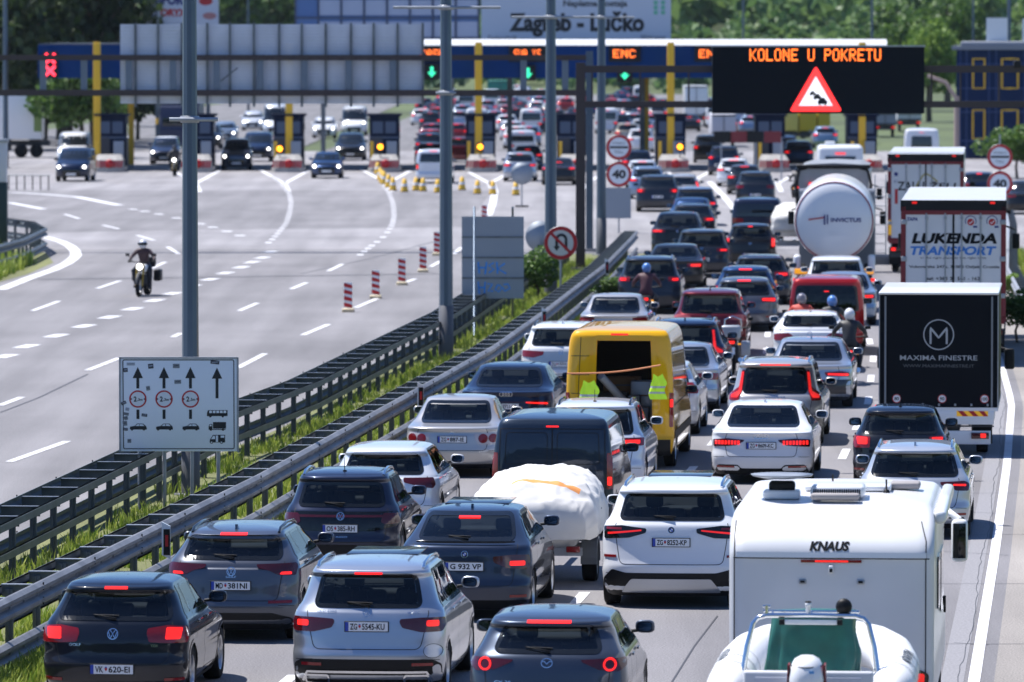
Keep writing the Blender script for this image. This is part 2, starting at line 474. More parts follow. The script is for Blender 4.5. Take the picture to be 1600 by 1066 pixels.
def template(kind, L, W, H, zw0=None, deck=None, rk=None):
    """rear, front and width profiles; W is the full width"""
    w = W / 2; zt = H - .06
    hi = max(0, H - 1.5)
    if kind == 'van':
        zw0 = zw0 or 1.12
        Rr = [(.25, .06), (.35, 0), (.55, 0), (.62, .05), (zw0, .06), (zt - .1, .14), (zt, .2)]
        Fr = [(.25, .12), (.4, .02), (.6, 0), (.8, .06), (.95, .2), (1.08, .62), (1.16, .85), (zt - .08, 1.7 + .1 * (H - 2)), (zt, 1.95)]
        Wp = [(.25, .93 * w), (.4, .985 * w), (.7, w), (1.1, .99 * w), (zt - .25, .93 * w), (zt - .06, .885 * w), (zt, .84 * w)]
        return dict(L=L, Rr=Rr, Fr=Fr, Wp=Wp, zt=zt, z0=.25, cr=.16, cf=.7, n=3.6, crown=.07), zw0
    zw0 = zw0 or (.98 + hi * .6)
    if kind == 'sedan':
        zd = deck or (zw0 - .04)
        Rr = [(.17, .14), (.3, .03), (.48, 0), (.58, .02), (.75, .05), (zd - .09, .07), (zd - .02, .05), (zd + .005, .12), (zd + .03, .42), (zw0 + .02, .62), (zt - .03, 1.22), (zt, 1.32)]
    else:
        rk = rk or {'hatch': .44, 'suv': .40, 'wagon': .44, 'coupe': .85}[kind]
        Rr = [(.17, .14), (.3, .03), (.48 + hi * .4, 0), (.58 + hi * .4, .03), (.8, .06), (zw0 - .04, .12), (zw0, .15), (zt - .10, rk - .04), (zt - .075, rk - .1), (zt - .03, rk - .09), (zt, rk + .02)]
        if kind == 'coupe': Rr = [(.17, .14), (.3, .03), (.48, 0), (.58, .03), (.8, .06), (zw0 - .07, .09), (zw0 - .03, .12), (zw0, .2), (zt - .03, rk), (zt, rk + .1)]
    h = hi * .5
    Fr = [(.17, .16), (.3, .03), (.5, 0), (.66 + h, .05), (.76 + h, .2), (.86 + h, .6), (.93 + h, .95), (.98 + h, 1.12), (zt - .04, 1.12 + (zt - .98 - h) * 1.5), (zt, 1.12 + (zt - .98 - h) * 1.5 + .22)]
    up = .735 if kind == 'suv' else .70
    Wp = [(.17, .90 * w), (.3, .965 * w), (.52, .995 * w), (.62, .985 * w), (.78, w), (zw0 - .1, .985 * w), (zw0 + .0, .945 * w), (zw0 + .06, .90 * w), (zt - .05, (up + .03) * w), (zt, up * w)]
    return dict(L=L, Rr=Rr, Fr=Fr, Wp=Wp, zt=zt, cr=.42 if kind != 'sedan' else .5, cf=.75, n=2.9, crown=.055), zw0

_WH = {}
def wheel(parent, x, y, r, sg, steel=False, lod=2):
    key = (round(r, 3), sg, steel, lod)
    if key not in _WH:
        t = MB(); n = 28 if lod > 1 else 14
        M = Matrix.Rotation(math.pi / 2 * sg, 4, 'Y')
        t.lathe([(r * .62, -.1), (r * .9, -.112), (r * .985, -.095), (r, -.05), (r, .05), (r * .985, .095), (r * .9, .112), (r * .66, .1)], RUBBER, n, M)
        tm = t.build('tyre'); 
        q = MB()
        q.lathe([(r * .66, .1), (r * .62, .09), (r * .58, .03)], ALLOY if not steel else GALVD, n, M)
        q.lathe([(r * .6, -.08), (r * .6, .02), (.001, .02)], BLACK, n, M)
        if lod > 1:
            for k in range(5):
                a = 2 * math.pi * k / 5
                for da in (-.12, .12):
                    Mx = M @ Matrix.Rotation(a + da, 4, 'Z')
                    q.box((r * .34, 0, .055), (r * .6, r * .085, .03), ALLOY if not steel else GALVD, M=Mx)
            q.lathe([(r * .17, .03), (r * .17, .075), (.001, .08)], ALLOY if not steel else GALVD, 12, M)
        else:
            for k in range(5): q.box((r * .34, 0, .055), (r * .6, r * .16, .03), ALLOY if not steel else GALVD, M=M @ Matrix.Rotation(2 * math.pi * k / 5, 4, 'Z'))
        rm = q.build('rim')
        _WH[key] = (tm.data, rm.data)
        for o in (tm, rm): bpy.data.objects.remove(o)
    a, b = _WH[key]
    w = bpy.data.objects.new('wheel', a); COL.objects.link(w); w.parent = parent; w.location = (x, y, r)
    o = bpy.data.objects.new('rim', b); COL.objects.link(o); o.parent = w
    return w

def emblem(mb, kind, cx, cz, r, fn, m=None):
    m = m or CHROME; st = []
    C = circ
    if kind == 'ring_vw':
        st = [(C(cx, cz, r, 24), True, .16), ([(cx - r * .55, cz + r * .78), (cx, cz + r * .05), (cx + r * .55, cz + r * .78)], False, .15),
              ([(cx - r * .85, cz + r * .4), (cx - r * .4, cz - r * .78), (cx, cz - r * .02), (cx + r * .4, cz - r * .78), (cx + r * .85, cz + r * .4)], False, .15)]
    elif kind == 'star':
        st = [(C(cx, cz, r, 24), True, .12)] + [([(cx, cz), (cx + r * math.cos(R(a)), cz + r * math.sin(R(a)))], False, .13) for a in (90, 210, 330)]
    elif kind == 'rings4':
        st = [(C(cx + q * r * 1.35, cz, r, 18), True, .22) for q in (-1.5, -.5, .5, 1.5)]
    elif kind == 'roundel':
        patch(mb, C(cx, cz, r, 20), fn, mat('emblem_dark', (.02, .02, .025), .2), .004, .004)
        patch(mb, C(cx, cz, r * .55, 16), fn, PLATEW, .006, .002)
        patch(mb, [(cx, cz), (cx, cz + r * .55), (cx - r * .4, cz + r * .4), (cx - r * .55, cz)], fn, PLATEB, .008, .002)
        patch(mb, [(cx, cz), (cx, cz - r * .55), (cx + r * .4, cz - r * .4), (cx + r * .55, cz)], fn, PLATEB, .008, .002)
        st = [(C(cx, cz, r, 24), True, .12)]
    elif kind == 'wing':
        st = [(C(cx, cz, r, 24, r * .8), True, .16), ([(cx - r * .9, cz + r * .25), (cx - r * .45, cz + r * .28), (cx, cz - r * .18), (cx + r * .45, cz + r * .28), (cx + r * .9, cz + r * .25)], False, .17)]
    elif kind == 'oval':
        st = [(C(cx, cz, r, 20, r * .7), True, .2), ([(cx - r * .4, cz - r * .5), (cx - r * .3, cz + r * .5)], False, .16), ([(cx + r * .4, cz + r * .5), (cx + r * .3, cz - r * .5)], False, .16), ([(cx - r * .35, cz), (cx + r * .35, cz)], False, .16)]
    else:
        st = [(C(cx, cz, r, 18), True, .3)]
    for p, c, w in st: ribbon(mb, p, w * r, fn, m, .007, c, h=.03)

def mirror_part(root, body, sg, paintm, y, z, W):
    m = MB()
    x = sg * (W / 2 + .035)
    M = Matrix.Translation((x, y, z)) @ Matrix.Rotation(-sg * .12, 4, 'Z')
    vs = []; fs = []; n = 14
    prof = [(-.055, .80), (-.05, .97), (-.02, 1.0), (.03, .93), (.07, .75), (.1, .45), (.115, .05)]
    for (yy, k) in prof:
        for i in range(n):
            t = 2 * math.pi * i / n; cx, cz = math.cos(t), math.sin(t)
            vs.append((math.copysign(abs(cx) ** .6, cx) * .115 * k, yy, math.copysign(abs(cz) ** .65, cz) * .075 * k))
    for i in range(len(prof) - 1):
        for k in range(n): fs.append((i * n + k, i * n + (k + 1) % n, (i + 1) * n + (k + 1) % n, (i + 1) * n + k))
    m.add(vs, fs, paintm, True, M)
    m.add([vs[i] for i in range(n)], [tuple(range(n))], BLACK, False, M)
    m.tube([(sg * (W / 2 - .14), y + .02, z - .06), (x - sg * .02, y + .02, z - .04)], .022, BLACK, 6)
    o = m.build('side_mirror', root)
    g = MB(); g.add([(vs[i][0] * .9, -.0575, vs[i][2] * .88) for i in range(n)], [tuple(range(n))], mat('mirror_glass', (.25, .3, .36), .03, 1.0), False, M)
    g.build('mirror_glass', o, normals=False)
    return o

CARGRP = 'cars queuing in the lanes'
def car(name, label, cat, group=None, kind='hatch', L=4.3, W=1.8, H=1.48, paintm=None, x=0, s=100, yaw=.089, lod=2, front=False,
        zw0=None, deck=None, rk=None, win=None, tail=None, lit=None, tailm=None, plate=None, plate_z=.6, badge=None, badge_z=.9, badge_r=.05, brake=None,
        refl=None, low=None, lowm=None, exhaust=None, rails=False, wiper=True, texts=(), antenna=None, wr=.33, ptype='HR', bar=None, extra=None, head=None,
        roofm=None, glass=None, sun_roof=False, seam=None, inner_lit=None, lit_m=None, noseseats=False, noglass=False, inz=None, cargo=False, mirz=0):
    group = group or CARGRP
    D = Vector((math.sin(yaw), math.cos(yaw), 0))
    p0 = PS(x, s)
    if front: loc = p0 + D * (L / 2); rz = -yaw + math.pi
    else: loc = p0 + D * (L / 2); rz = -yaw
    root = thing(name, loc, rz, label, cat, group)
    T, zw = template(kind, L, W, H, zw0, deck, rk)
    B = Body(**T); zt = B.zt
    B.Rf0 = B.Rf
    rf, ff = B.rearfn(), B.frontfn(); sf = {1: B.sidefn(1), -1: B.sidefn(-1)}
    hx, hz = {3: (.035, .03), 2: (.05, .04), 1: (.11, .08), 0: (.18, .12)}[lod]
    V, F, info = B.mesh(hx, hz)
    see = lod >= 2
    gm = glass or GLASS
    if not see: gm = GLASSO
    w = W / 2
    # windows
    wtop = zt - (.085 if kind not in ('sedan', 'coupe') else .045)
    if kind == 'van': wtop = zt - .3
    if win is None:
        hb = B.Wf(zw + .03) - .15; ht = B.Wf(wtop) - .10
        win = [(-hb, zw + .03), (hb, zw + .03), (ht, wtop), (-ht, wtop)]
    elif win == 0: win = None
    elif isinstance(win, tuple): b_, t_, z_a, z_b = win; win = [(-b_, z_a), (b_, z_a), (t_, z_b), (-t_, z_b)]
    panes = []     # (poly, fn, facetest)
    if win: winp = rpoly(win, .07, 5)
    if mirz: pass
    zb = zw + .03
    cz = .98 + max(0, H - 1.5) * .5 + .03 if kind != 'van' else 1.22
    fl = [(-(B.Wf(z) - (.10 if kind != 'van' else .12)), z) for z in np.linspace(cz, zt - .05, 5)]
    windp = rpoly(fl + [(-a, b) for a, b in fl[::-1]], .06, 4)
    # side panes
    pr, pf = (.42 if kind in ('hatch', 'suv') else .34), .26
    zls = np.linspace(zb + .01, zt - .05, 6)
    ymin = lambda z: -L / 2 + float(B.Rf(z)) + pr
    ymax = lambda z: L / 2 - float(B.Ff(z)) - pf
    cab0 = ymin(zb); cab1 = ymax(zb)
    if kind == 'van': splits = [(cab1 - 1.15, cab1 + .2)] if not noseseats else [(cab0 + .1, cab0 + 1.2), (cab0 + 1.3, cab1 - 1.25), (cab1 - 1.15, cab1 + .2)]
    elif kind in ('hatch', 'coupe') and L < 4.1: bp = (cab0 + cab1) / 2; splits = [(cab0, bp - .03), (bp + .03, cab1)]
    elif kind == 'sedan': bp = cab0 + (cab1 - cab0) * .47; splits = [(cab0, bp - .03), (bp + .03, cab1)]
    else: d = cab1 - cab0; splits = [(cab0, cab0 + d * .22 - .03), (cab0 + d * .22 + .03, cab0 + d * .56 - .03), (cab0 + d * .56 + .03, cab1)]
    sp = []
    for a, b in splits:
        le, ri = [], []
        for z in zls:
            l_ = max(ymin(z), a); r_ = min(ymax(z), b)
            if r_ - l_ > .03: le.append((l_, z)); ri.append((r_, z))
        if len(le) >= 3: sp.append(rpoly(le + ri[::-1], .04, 3))
    keep = np.ones(len(F), bool); Cn = V[F].mean(1)
    nr, ns, nf, M_, nl = info
    col = np.tile(np.arange(M_), nl - 1)
    rear_c = col < nr; side_r = (col >= nr) & (col < nr + ns); front_c = (col >= nr + ns) & (col < nr + ns + nf)
    side_l = col >= nr + ns + nf
    lowz = (Cn[:, 2] < zt + .001) & (Cn[:, 2] > B.z0)
    ymid = 0
    if see:
        def cut(poly, mask, ax):
            i, d = in_poly(Cn[:, ax], poly); keep[mask & lowz & i & (d > .022)] = False
        if win: cut(winp, (Cn[:, 1] < ymid), [0, 2]) if kind != 'sedan' else cut(winp, (Cn[:, 1] < ymid), [0, 2])
        cut(windp, (Cn[:, 1] > ymid), [0, 2])
        for q in sp:
            cut(q, (np.abs(Cn[:, 0]) > .45) & (side_l | side_r | rear_c | front_c), [1, 2])
    ar, af = -L / 2 + (.78 if kind != 'van' else .95), L / 2 - .86
    if L < 4.1: ar, af = -L / 2 + .66, L / 2 - .8
    ra = wr + .045
    for ya in (ar, af):
        d = np.hypot(Cn[:, 1] - ya, Cn[:, 2] - wr); keep[(d < ra + .02) & (np.abs(Cn[:, 0]) > w * .72) & lowz] = False
        keep[(np.abs(Cn[:, 1] - ya) < ra) & (Cn[:, 2] <= B.z0 + .02) & (np.abs(Cn[:, 0]) > w * .6)] = False
    me = bpy.data.meshes.new('body'); Fk = F[keep]
    mb = MB(); mb.mi(paintm); 
    mb.v = [tuple(v) for v in V]; mb.f = [list(f) for f in Fk]
    zc = Cn[keep][:, 2]; k2 = mb.mi(BLACK)
    lowp = None
    mb.m = [k2 if z < B.z0 + .05 else 0 for z in zc]; mb.sm = [True] * len(Fk)
    if roofm:
        kr = mb.mi(roofm); mb.m = [kr if z > zt - .02 else q for z, q in zip(zc, mb.m)]
    # cabin tub, wheel houses
    inz = inz or (.82 if kind != 'van' else .9)
    mb.box((0, 0, (B.z0 + inz) / 2 + .03), (W - .5, L - .5, inz - B.z0), INTER)
    # arches
    for ya in (ar, af):
        for sg in (1, -1):
            a0 = math.degrees(math.asin(max(-1, min(1, (B.z0 + .02 - wr) / ra))))
            arc = circ(ya, wr, ra + .012, 16 if lod < 2 else 30, None, a0, 180 - a0)
            arc = [(a, max(b, B.z0 + .01)) for a, b in arc]
            ribbon(mb, arc, .07 if lowm else .045, sf[sg], lowm or paintm, .006, h=.2 if lod < 2 else .06)
    # seams
    if lod >= 2 and kind != 'van':
        sm = seam or (.70, .5)
        tg = rpoly([(-w * .80, zw + .02), (-sm[0], zw - .25), (-sm[0] * .93, sm[1]), (sm[0] * .93, sm[1]), (sm[0], zw - .25), (w * .80, zw + .02)], .08, 5)
        i0 = 0
        if kind == 'sedan':
            tg = rpoly([(-.62, zw - .05), (-sm[0] * .94, zw - .22), (-sm[0] * .88, sm[1]), (sm[0] * .88, sm[1]), (sm[0] * .94, zw - .22), (.62, zw - .05)], .07, 5)
        ribbon(mb, tg[3:-3], .010, rf, SEAM, .0015)
        ribbon(mb, [(-w * .93, .49), (-sm[0] * .95, .5)], .008, rf, SEAM, .0015)
        ribbon(mb, [(w * .93, .49), (sm[0] * .95, .5)], .008, rf, SEAM, .0015)
        for sg in (1, -1):
            ys = [q[0] for q in splits[-1:]][0] - .03
            yd1 = cab1 + .35
            y2 = splits[-2][0] - .03 if len(splits) > 1 else ys - .8
            for yy in (ys, min(yd1, af - ra - .06)):
                ribbon(mb, [(yy, .30), (yy, zb - .02)], .009, sf[sg], SEAM, .0015)
            ribbon(mb, [(max(y2, ar + ra * .3), zb - .02), (max(y2, ar + ra * .3), wr + ra + .02)], .009, sf[sg], SEAM, .0015)
            ribbon(mb, [(max(y2, ar + ra + .05), .30), (yd1 - .3, .30)], .009, sf[sg], SEAM, .0015)
            # belt trim
            ribbon(mb, [(cab0 - .02, zb - .015), (cab1 + .02, zb - .015)], .018, sf[sg], BLACKG, .006)
    mb.build('body', root, normals=False) if False else None
    if low:
        for pl, mm in low: patch(mb, rpoly(pl, .03), rf, mm, .006, .02, h=.09)
    if lowm:
        for sg in (1, -1):
            ribbon(mb, [(ar + ra, .3), (af - ra, .3)], .14, sf[sg], lowm, .007, h=.3)
    if extra: extra(mb, rf, sf, B)
    bo = mb.build('body', root)
    # windows
    if win and not noglass:
        g = MB(); patch(g, winp, rf, gm, .004, .001, h=.12)
        if lod >= 2: ribbon(g, winp, .05, rf, BLACKG, .006, True)
        g.build('rear_window', root, normals=False)
    g = MB(); patch(g, windp, ff, gm, .004, .001, h=.15)
    if lod >= 2: ribbon(g, windp, .05, ff, BLACKG, .006, True)
    g.build('windscreen', root, normals=False)
    for sg in (1, -1):
        g = MB()
        for q in sp:
            patch(g, q, sf[sg], gm, .004, .001, h=.15)
            if lod >= 2: ribbon(g, q, .03, sf[sg], BLACKG, .006, True)
        # black pillars between panes
        if lod >= 1:
            for a, b in zip(splits[:-1], splits[1:]):
                ym = (a[1] + b[0]) / 2; zz = [z for z in np.linspace(zb, zt - .05, 5) if ymin(z) < ym < ymax(z)]
                if len(zz) > 1: ribbon(g, [(ym, zz[0]), (ym, zz[-1])], .06, sf[sg], BLACKG, .004, h=.12)
        if g.v: g.build('side_windows', root, normals=False)
    # tail lamps
    if front:
        hd = head or [(w * .55, .62), (w * .95, .6), (w * .96, .74), (w * .6, .72)]
        for sg in (1, -1):
            g = MB(); patch(g, rpoly([(sg * a, b + max(0, H - 1.5) * .4) for a, b in hd], .03), ff, CLEAR, .008, .02)
            patch(g, circ(sg * w * .76, .68 + max(0, H - 1.5) * .4, .075, 10), ff, HEADL, .012, .01)
            g.build('headlight', root)
        g = MB(); patch(g, rpoly([(-w * .5, .3), (w * .5, .3), (w * .55, .66), (-w * .55, .66)], .05), ff, BLACKG, .006, .02); g.build('grille', root)
        g = MB(); patch(g, [(-.26, .36), (.26, .36), (.26, .47), (-.26, .47)], ff, PLATEW, .02, .02); g.build('license_plate', root)
    else:
        tail = tail or [(w * .5, zw - .2), (w * .95, zw - .22), (w * .95, zw - .03), (w * .55, zw - .06)]
        for sg in (1, -1):
            g = MB(); patch(g, rpoly([(sg * a, b) for a, b in tail], .025), rf, tailm or REDP, .010, .03, h=.05 if lod > 1 else .09)
            t = g.build('tail_light', root)
            if lit:
                g = MB(); patch(g, rpoly([(sg * a, b) for a, b in lit], .02), rf, lit_m or LIT, .014, .003, h=.05 if lod > 1 else .1); g.build('lit_lamp', t)
            if inner_lit:
                g = MB(); inner_lit(g, sg, rf); g.build('lamp_element', t)
        if brake:
            bh, bz = brake[0], brake[1]; g = MB(); patch(g, [(-bh, bz - .012), (bh, bz - .012), (bh, bz + .012), (-bh, bz + .012)], rf, brake[2] if len(brake) > 2 else LIT, .012, .01, h=.08)
            g.build('brake_light', root)
        if plate:
            pz = plate_z; yy = rf(0, pz)[1] - .022
            g = MB(); g.box((0, yy + .012, pz), (.545, .02, .13), BLACK, bev=.004)
            g.box((0, yy, pz), (.52, .006, .11), PLATEW)
            if ptype != 'BLANK': g.box((-.24, yy - .0015, pz), (.04, .006, .108), PLATEB)
            t = g.build('license_plate', root)
            if plate != ' ':
                g = MB(); pf_ = planefn(yy - .0045)
                A = plate.split('*')
                if len(A) == 2:
                    n0, n1 = len(A[0]), len(A[1].replace('-', '')); tot = n0 + n1 + 1.1; cwid = .43 / tot
                    x0 = -.205
                    text_on(g, A[0], x0 + cwid * n0 / 2, pz, .1, pf_, TXTK, bold=.02, width=cwid * n0 * .92, height=.075, off=.001)
                    text_on(g, A[1], x0 + cwid * (n0 + 1.1 + n1 / 2), pz, .1, pf_, TXTK, bold=.02, width=cwid * n1 * .97, height=.075, off=.001)
                    cx = x0 + cwid * (n0 + .55)
                    patch(g, [(cx - .014, pz + .018), (cx - .014, pz - .004), (cx, pz - .02), (cx + .014, pz - .004), (cx + .014, pz + .018)], pf_, REDM, .001, .0005)
                    patch(g, [(cx - .012, pz + .02), (cx + .012, pz + .02), (cx + .012, pz + .032), (cx - .012, pz + .032)], pf_, PLATEB, .001, .0005)
                else: text_on(g, plate, .02, pz, .1, pf_, TXTK, bold=.02, width=.43, height=.075, off=.001)
                g.build('plate_lettering', t, normals=False)
        if refl:
            for sg in (1, -1):
                g = MB(); patch(g, [(sg * refl[0], refl[2] - .018), (sg * refl[1], refl[2] - .018), (sg * refl[1], refl[2] + .018), (sg * refl[0], refl[2] + .018)], rf, REDP, .012, .01); g.build('reflector', root)
        if badge:
            g = MB(); emblem(g, badge, 0, badge_z, badge_r, rf); g.build('emblem', root, normals=False)
        if wiper and win and lod >= 2 and kind != 'sedan':
            g = MB(); z0 = win[0][1] + .02; a = Vector(rf(0.02, z0 - .02)); b = Vector(rf(-.25, z0 + .02)); c = Vector(rf(.04, z0 + .012))
            o = Vector((0, -.03, .01))
            g.tube([a + o * .5, a + o, (a + b) / 2 + o, b + o], [.018, .014, .007, .004], BLACK, 6)
            g.tube([b + o * .7, c + o * .7 + Vector((.02, 0, 0))], .008, BLACK, 5); g.build('rear_wiper', root)
        if exhaust:
            for ex, ez, er in exhaust:
                g = MB(); yy = rf(ex, ez)[1]
                g.tube([(ex, yy + .1, ez), (ex, yy - .015, ez)], er, CHROME, 14, cap=False); g.tube([(ex, yy + .02, ez), (ex, yy + .0, ez)], er * .9, BLACK, 12); g.build('exhaust_pipe', root)
        for (tx, x_, z_, h_, m_, wd_) in texts:
            g = MB(); text_on(g, tx, x_, z_, h_, rf, m_, off=.008, height=h_, width=wd_, bold=.01); g.build('lettering', root, normals=False)
    # mirrors, wheels, seats, rails
    ymr = cab1 - .02 if kind != 'van' else cab1 + .05
    for sg in (1, -1): mirror_part(root, B, sg, paintm if kind != 'van' else BLACK, ymr, zb + .07 if kind != 'van' else zb + .08, W)
    for ya in (ar, af):
        for sg in (1, -1): wheel(root, sg * (w - .125), ya, wr, sg, lod=2 if lod >= 2 else 1)
    if see:
        fy = (cab0 + cab1) / 2 + .25
        for (yy, xs, zz) in ((fy, (-.37, .37), 1.0), (fy - .85, (-.4, 0, .4), .88)):
            if kind == 'van' and not noseseats: continue
            g = MB(); add = max(0, H - 1.5) * .7
            if len(xs) == 2:
                for q in xs: g.box((q, yy, zz - .17 + add), (.46, .14, .55), SEATM, bev=.06, rot=Euler((-.2, 0, 0)).to_matrix())
            else: g.box((0, yy, zz - .17 + add), (1.2, .14, .5), SEATM, bev=.06, rot=Euler((-.25, 0, 0)).to_matrix())
            st = g.build('seat', root)
            for q in xs:
                h = MB(); h.box((q, yy - .08, zz + .19 + add), (.25, .1, .17), SEATM, bev=.045); h.tube([(q - .06, yy - .06, zz + .05 + add), (q - .06, yy - .07, zz + .15 + add)], .008, CHROME, 5); h.tube([(q + .06, yy - .06, zz + .05 + add), (q + .06, yy - .07, zz + .15 + add)], .008, CHROME, 5); h.build('headrest', st)
        g = MB(); g.box((0, cab1 + .15, zb - .11), (W - .5, .55, .14), INTER, bev=.05); g.build('dashboard', root)
        if kind != 'van':
            for sg in (1, -1):
                for (a, b) in splits[-2:]:
                    yy = max(a + .14, ar + ra * .7) if a == splits[-2][0] else a + .14
                    p = Vector(sf[sg](yy, zb - .1)); hs = MB(); hs.box((p.x + sg * .022, p.y, p.z), (.025, .17, .03), paintm, bev=.01); hs.build('door_handle', root)
    if rails:
        for sg in (1, -1):
            top = float(B.Wf(zt)) * .93; y0 = -L / 2 + float(B.Rf(zt)) + .12; y1 = L / 2 - float(B.Ff(zt)) - .25
            pts = [(sg * top, y0, zt - .01), (sg * top, y0 + .14, zt + .045), (sg * (top - .01), (y0 + y1) / 2, zt + .07), (sg * top, y1 - .2, zt + .045), (sg * top, y1, zt)]
            g = MB(); g.tube(pts, .021, CHROME if rails == 2 else BLACKG, 8); g.build('roof_rail', root)
    if antenna:
        g = MB(); yy = -L / 2 + float(B.Rf(zt)) + .25; z_ = zt + .035
        if antenna == 'fin': g.prism([(yy - .09, z_ - .01), (yy + .09, z_ - .01), (yy - .05, z_ + .06), (yy - .075, z_ + .06)], -.017, .017, paintm if lod > 1 else BLACK, axis='x')
        else: g.tube([(0, yy, z_), (0, yy - .08, z_ + .22)], [.008, .004], BLACK, 6); g.tube([(0, yy, z_ - .02), (0, yy, z_ + .02)], .03, BLACK, 8)
        g.build('roof_antenna', root)
    if sun_roof:
        g = MB(); vs = []; cy = .1; hy, hxx = .62, .45
        g.box((0, cy, zt + .046), (hxx * 2, hy * 2, .018), BLACKG, bev=.008); g.build('sunroof', root)
    return root
# ------------------------------------------------------------------ the cars nearest the camera
PB = paint('paint_black_blue', (.006, .009, .017), 0)
PGR = paint('paint_grey', (.10, .11, .135), .6)
PSL = paint('paint_slate', (.020, .027, .055), .45)
PSI = paint('paint_silver', (.46, .49, .54), .75, .3)
PW = paint('paint_white', (.76, .77, .79), 0, .3)
PWP = paint('paint_pearl_white', (.70, .73, .78), .25, .3)
PNB = paint('paint_navy', (.006, .014, .042), .3)
PAN = paint('paint_anthracite', (.026, .030, .040), .5)
PSC = paint('paint_pale_silver', (.52, .51, .50), .6, .32)
PBL = paint('paint_blue', (.015, .045, .13), .45)
PRD = paint('paint_burgundy', (.12, .008, .014), .4)
PRED = paint('paint_red', (.28, .008, .010), .15)
PBK = paint('paint_black', (.010, .011, .013), .2)
PLB = paint('paint_light_blue', (.25, .33, .45), .6)
PBE = paint('paint_beige', (.42, .37, .29), .5)
PYE = paint('paint_yellow', (.82, .43, .006), 0)
GLASS_C = glassmat('clear_car_glass', (.6, .68, .7))
BADGEM = CHROME
def mir(p): return [(-a, b) for a, b in p][::-1] + p

def ring_lamp(g, sg, rf):
    ribbon(g, circ(sg * .70, 1.0, .062, 20), .022, rf, LIT, .016, True, h=.03)
def led_rows(x0, x1, za, zb_, n):
    def f(g, sg, rf):
        for i in range(n):
            a = x0 + (x1 - x0) * (i + .15) / n; b = x0 + (x1 - x0) * (i + .8) / n
            patch(g, [(sg * a, za), (sg * b, za), (sg * b, zb_), (sg * a, zb_)], rf, LIT, .014, .002)
    return f
def chrome_strip(mb, rf, sf, B):
    ribbon(mb, [(-.78, .24), (-.72, .35), (.72, .35), (.78, .24)], .028, rf, CHROME, .028)
    for sg in (1, -1): ribbon(mb, rpoly([(sg * .46, .22), (sg * .74, .22), (sg * .74, .31), (sg * .46, .31)], .03), .022, rf, CHROME, .03, True)
    patch(mb, circ(.80, .60, .11, 14, .085), rf, PSI, .003, .001); ribbon(mb, circ(.80, .60, .11, 18, .085), .006, rf, SEAM, .005, True)
def skid(mb, rf, sf, B):
    patch(mb, rpoly([(-.56, .42), (.56, .42), (.70, .24), (-.70, .24)], .03), rf, PSI, .03, .03)
def step_glass(mb, rf, sf, B): pass

car('black_hatchback', 'glossy black hatchback with both red lamps lit, lowest left car beside the guardrail', 'car', None, 'hatch', 4.2, 1.786, 1.48, PB, x=175, s=129.5, lod=3,
    zw0=.995, win=(.685, .575, 1.03, 1.34), tail=[(.42, .92), (.41, .86), (.44, .76), (.66, .745), (.88, .745), (.88, .86), (.86, .93), (.66, .955)],
    lit=[(.63, .79), (.80, .79), (.82, .92), (.64, .93)], plate='VK*620-EI', plate_z=.435, badge='ring_vw', badge_z=.855, badge_r=.062,
    brake=(.14, 1.385), refl=(.62, .84, .31), antenna=None, rk=.46,
    texts=[('GOLF', -.46, .725, .034, CHROME, .15), ('TDI', .50, .715, .03, CHROME, .08)], glass=GLASS,
    low=[([(-.80, .17), (.80, .17), (.80, .235), (-.80, .235)], BLACK)])
car('grey_estate', 'grey estate with lit tail lamps and roof rails, behind the black hatchback at the guardrail', 'car', None, 'wagon', 4.63, 1.79, 1.50, PGR, x=360, s=117.5, lod=3,
    zw0=1.08, win=(.655, .575, 1.115, 1.385), tail=[(.33, 1.04), (.36, .99), (.50, .96), (.62, .90), (.84, .89), (.86, 1.0), (.84, 1.05)], tailm=REDD,
    lit=[(.64, .905), (.79, .905), (.79, .94), (.66, .94)], plate='MD*381NI', plate_z=.76, badge='ring_vw', badge_z=.945, badge_r=.056,
    brake=(.18, 1.42), refl=(.50, .80, .545), rails=1, antenna='fin', low=[([(-.84, .17), (.84, .17), (.80, .33), (.55, .40), (-.55, .40), (-.80, .33)], BLACK)],
    texts=[('GOLF', 0, .875, .026, CHROME, .14)], seam=(.66, .56))
def lightbar(mb, rf, sf, B):
    patch(mb, [(-.66, .865), (.66, .865), (.66, .90), (-.66, .90)], rf, REDD, .007, .004)
    patch(mb, rpoly([(-.84, .74), (-.5, .66), (.5, .66), (.84, .74), (.84, .95), (-.84, .95)], .03), rf, BLACKG, .002, .001)
car('slate_crossover', 'dark slate crossover with roof rails and a rod aerial, between grey estate and white hatchback', 'car', None, 'suv', 4.15, 1.76, 1.54, PSL, x=531, s=104.5, lod=3,
    zw0=1.0, win=(.64, .56, 1.035, 1.35), tail=[(.60, .80), (.66, .76), (.86, .77), (.87, .92), (.64, .925)], tailm=REDD, plate='OS*385-RH', plate_z=.70,
    badge='ring_vw', badge_z=.88, badge_r=.055, refl=(.60, .82, .36), rails=2, antenna='rod', extra=lightbar, lowm=BLACK,
    low=[([(-.85, .17), (.85, .17), (.85, .42), (.6, .46), (-.6, .46), (-.85, .42)], BLACK)], texts=[('TAIGO', 0, .575, .026, CHROME, .22)])
car('white_hatchback', 'white hatchback with dark red slanted lamps, partly hidden by the slate crossover', 'car', None, 'hatch', 4.42, 1.80, 1.44, PWP, x=597, s=97, lod=2,
    zw0=.97, win=(.635, .53, 1.01, 1.30), tail=[(.33, .94), (.34, .87), (.62, .80), (.80, .77), (.84, .83), (.80, .94)], tailm=REDD, badge='star', badge_z=.88, refl=(.6, .8, .35),
    low=[([(-.8, .17), (.8, .17), (.74, .36), (-.74, .36)], BLACK)])
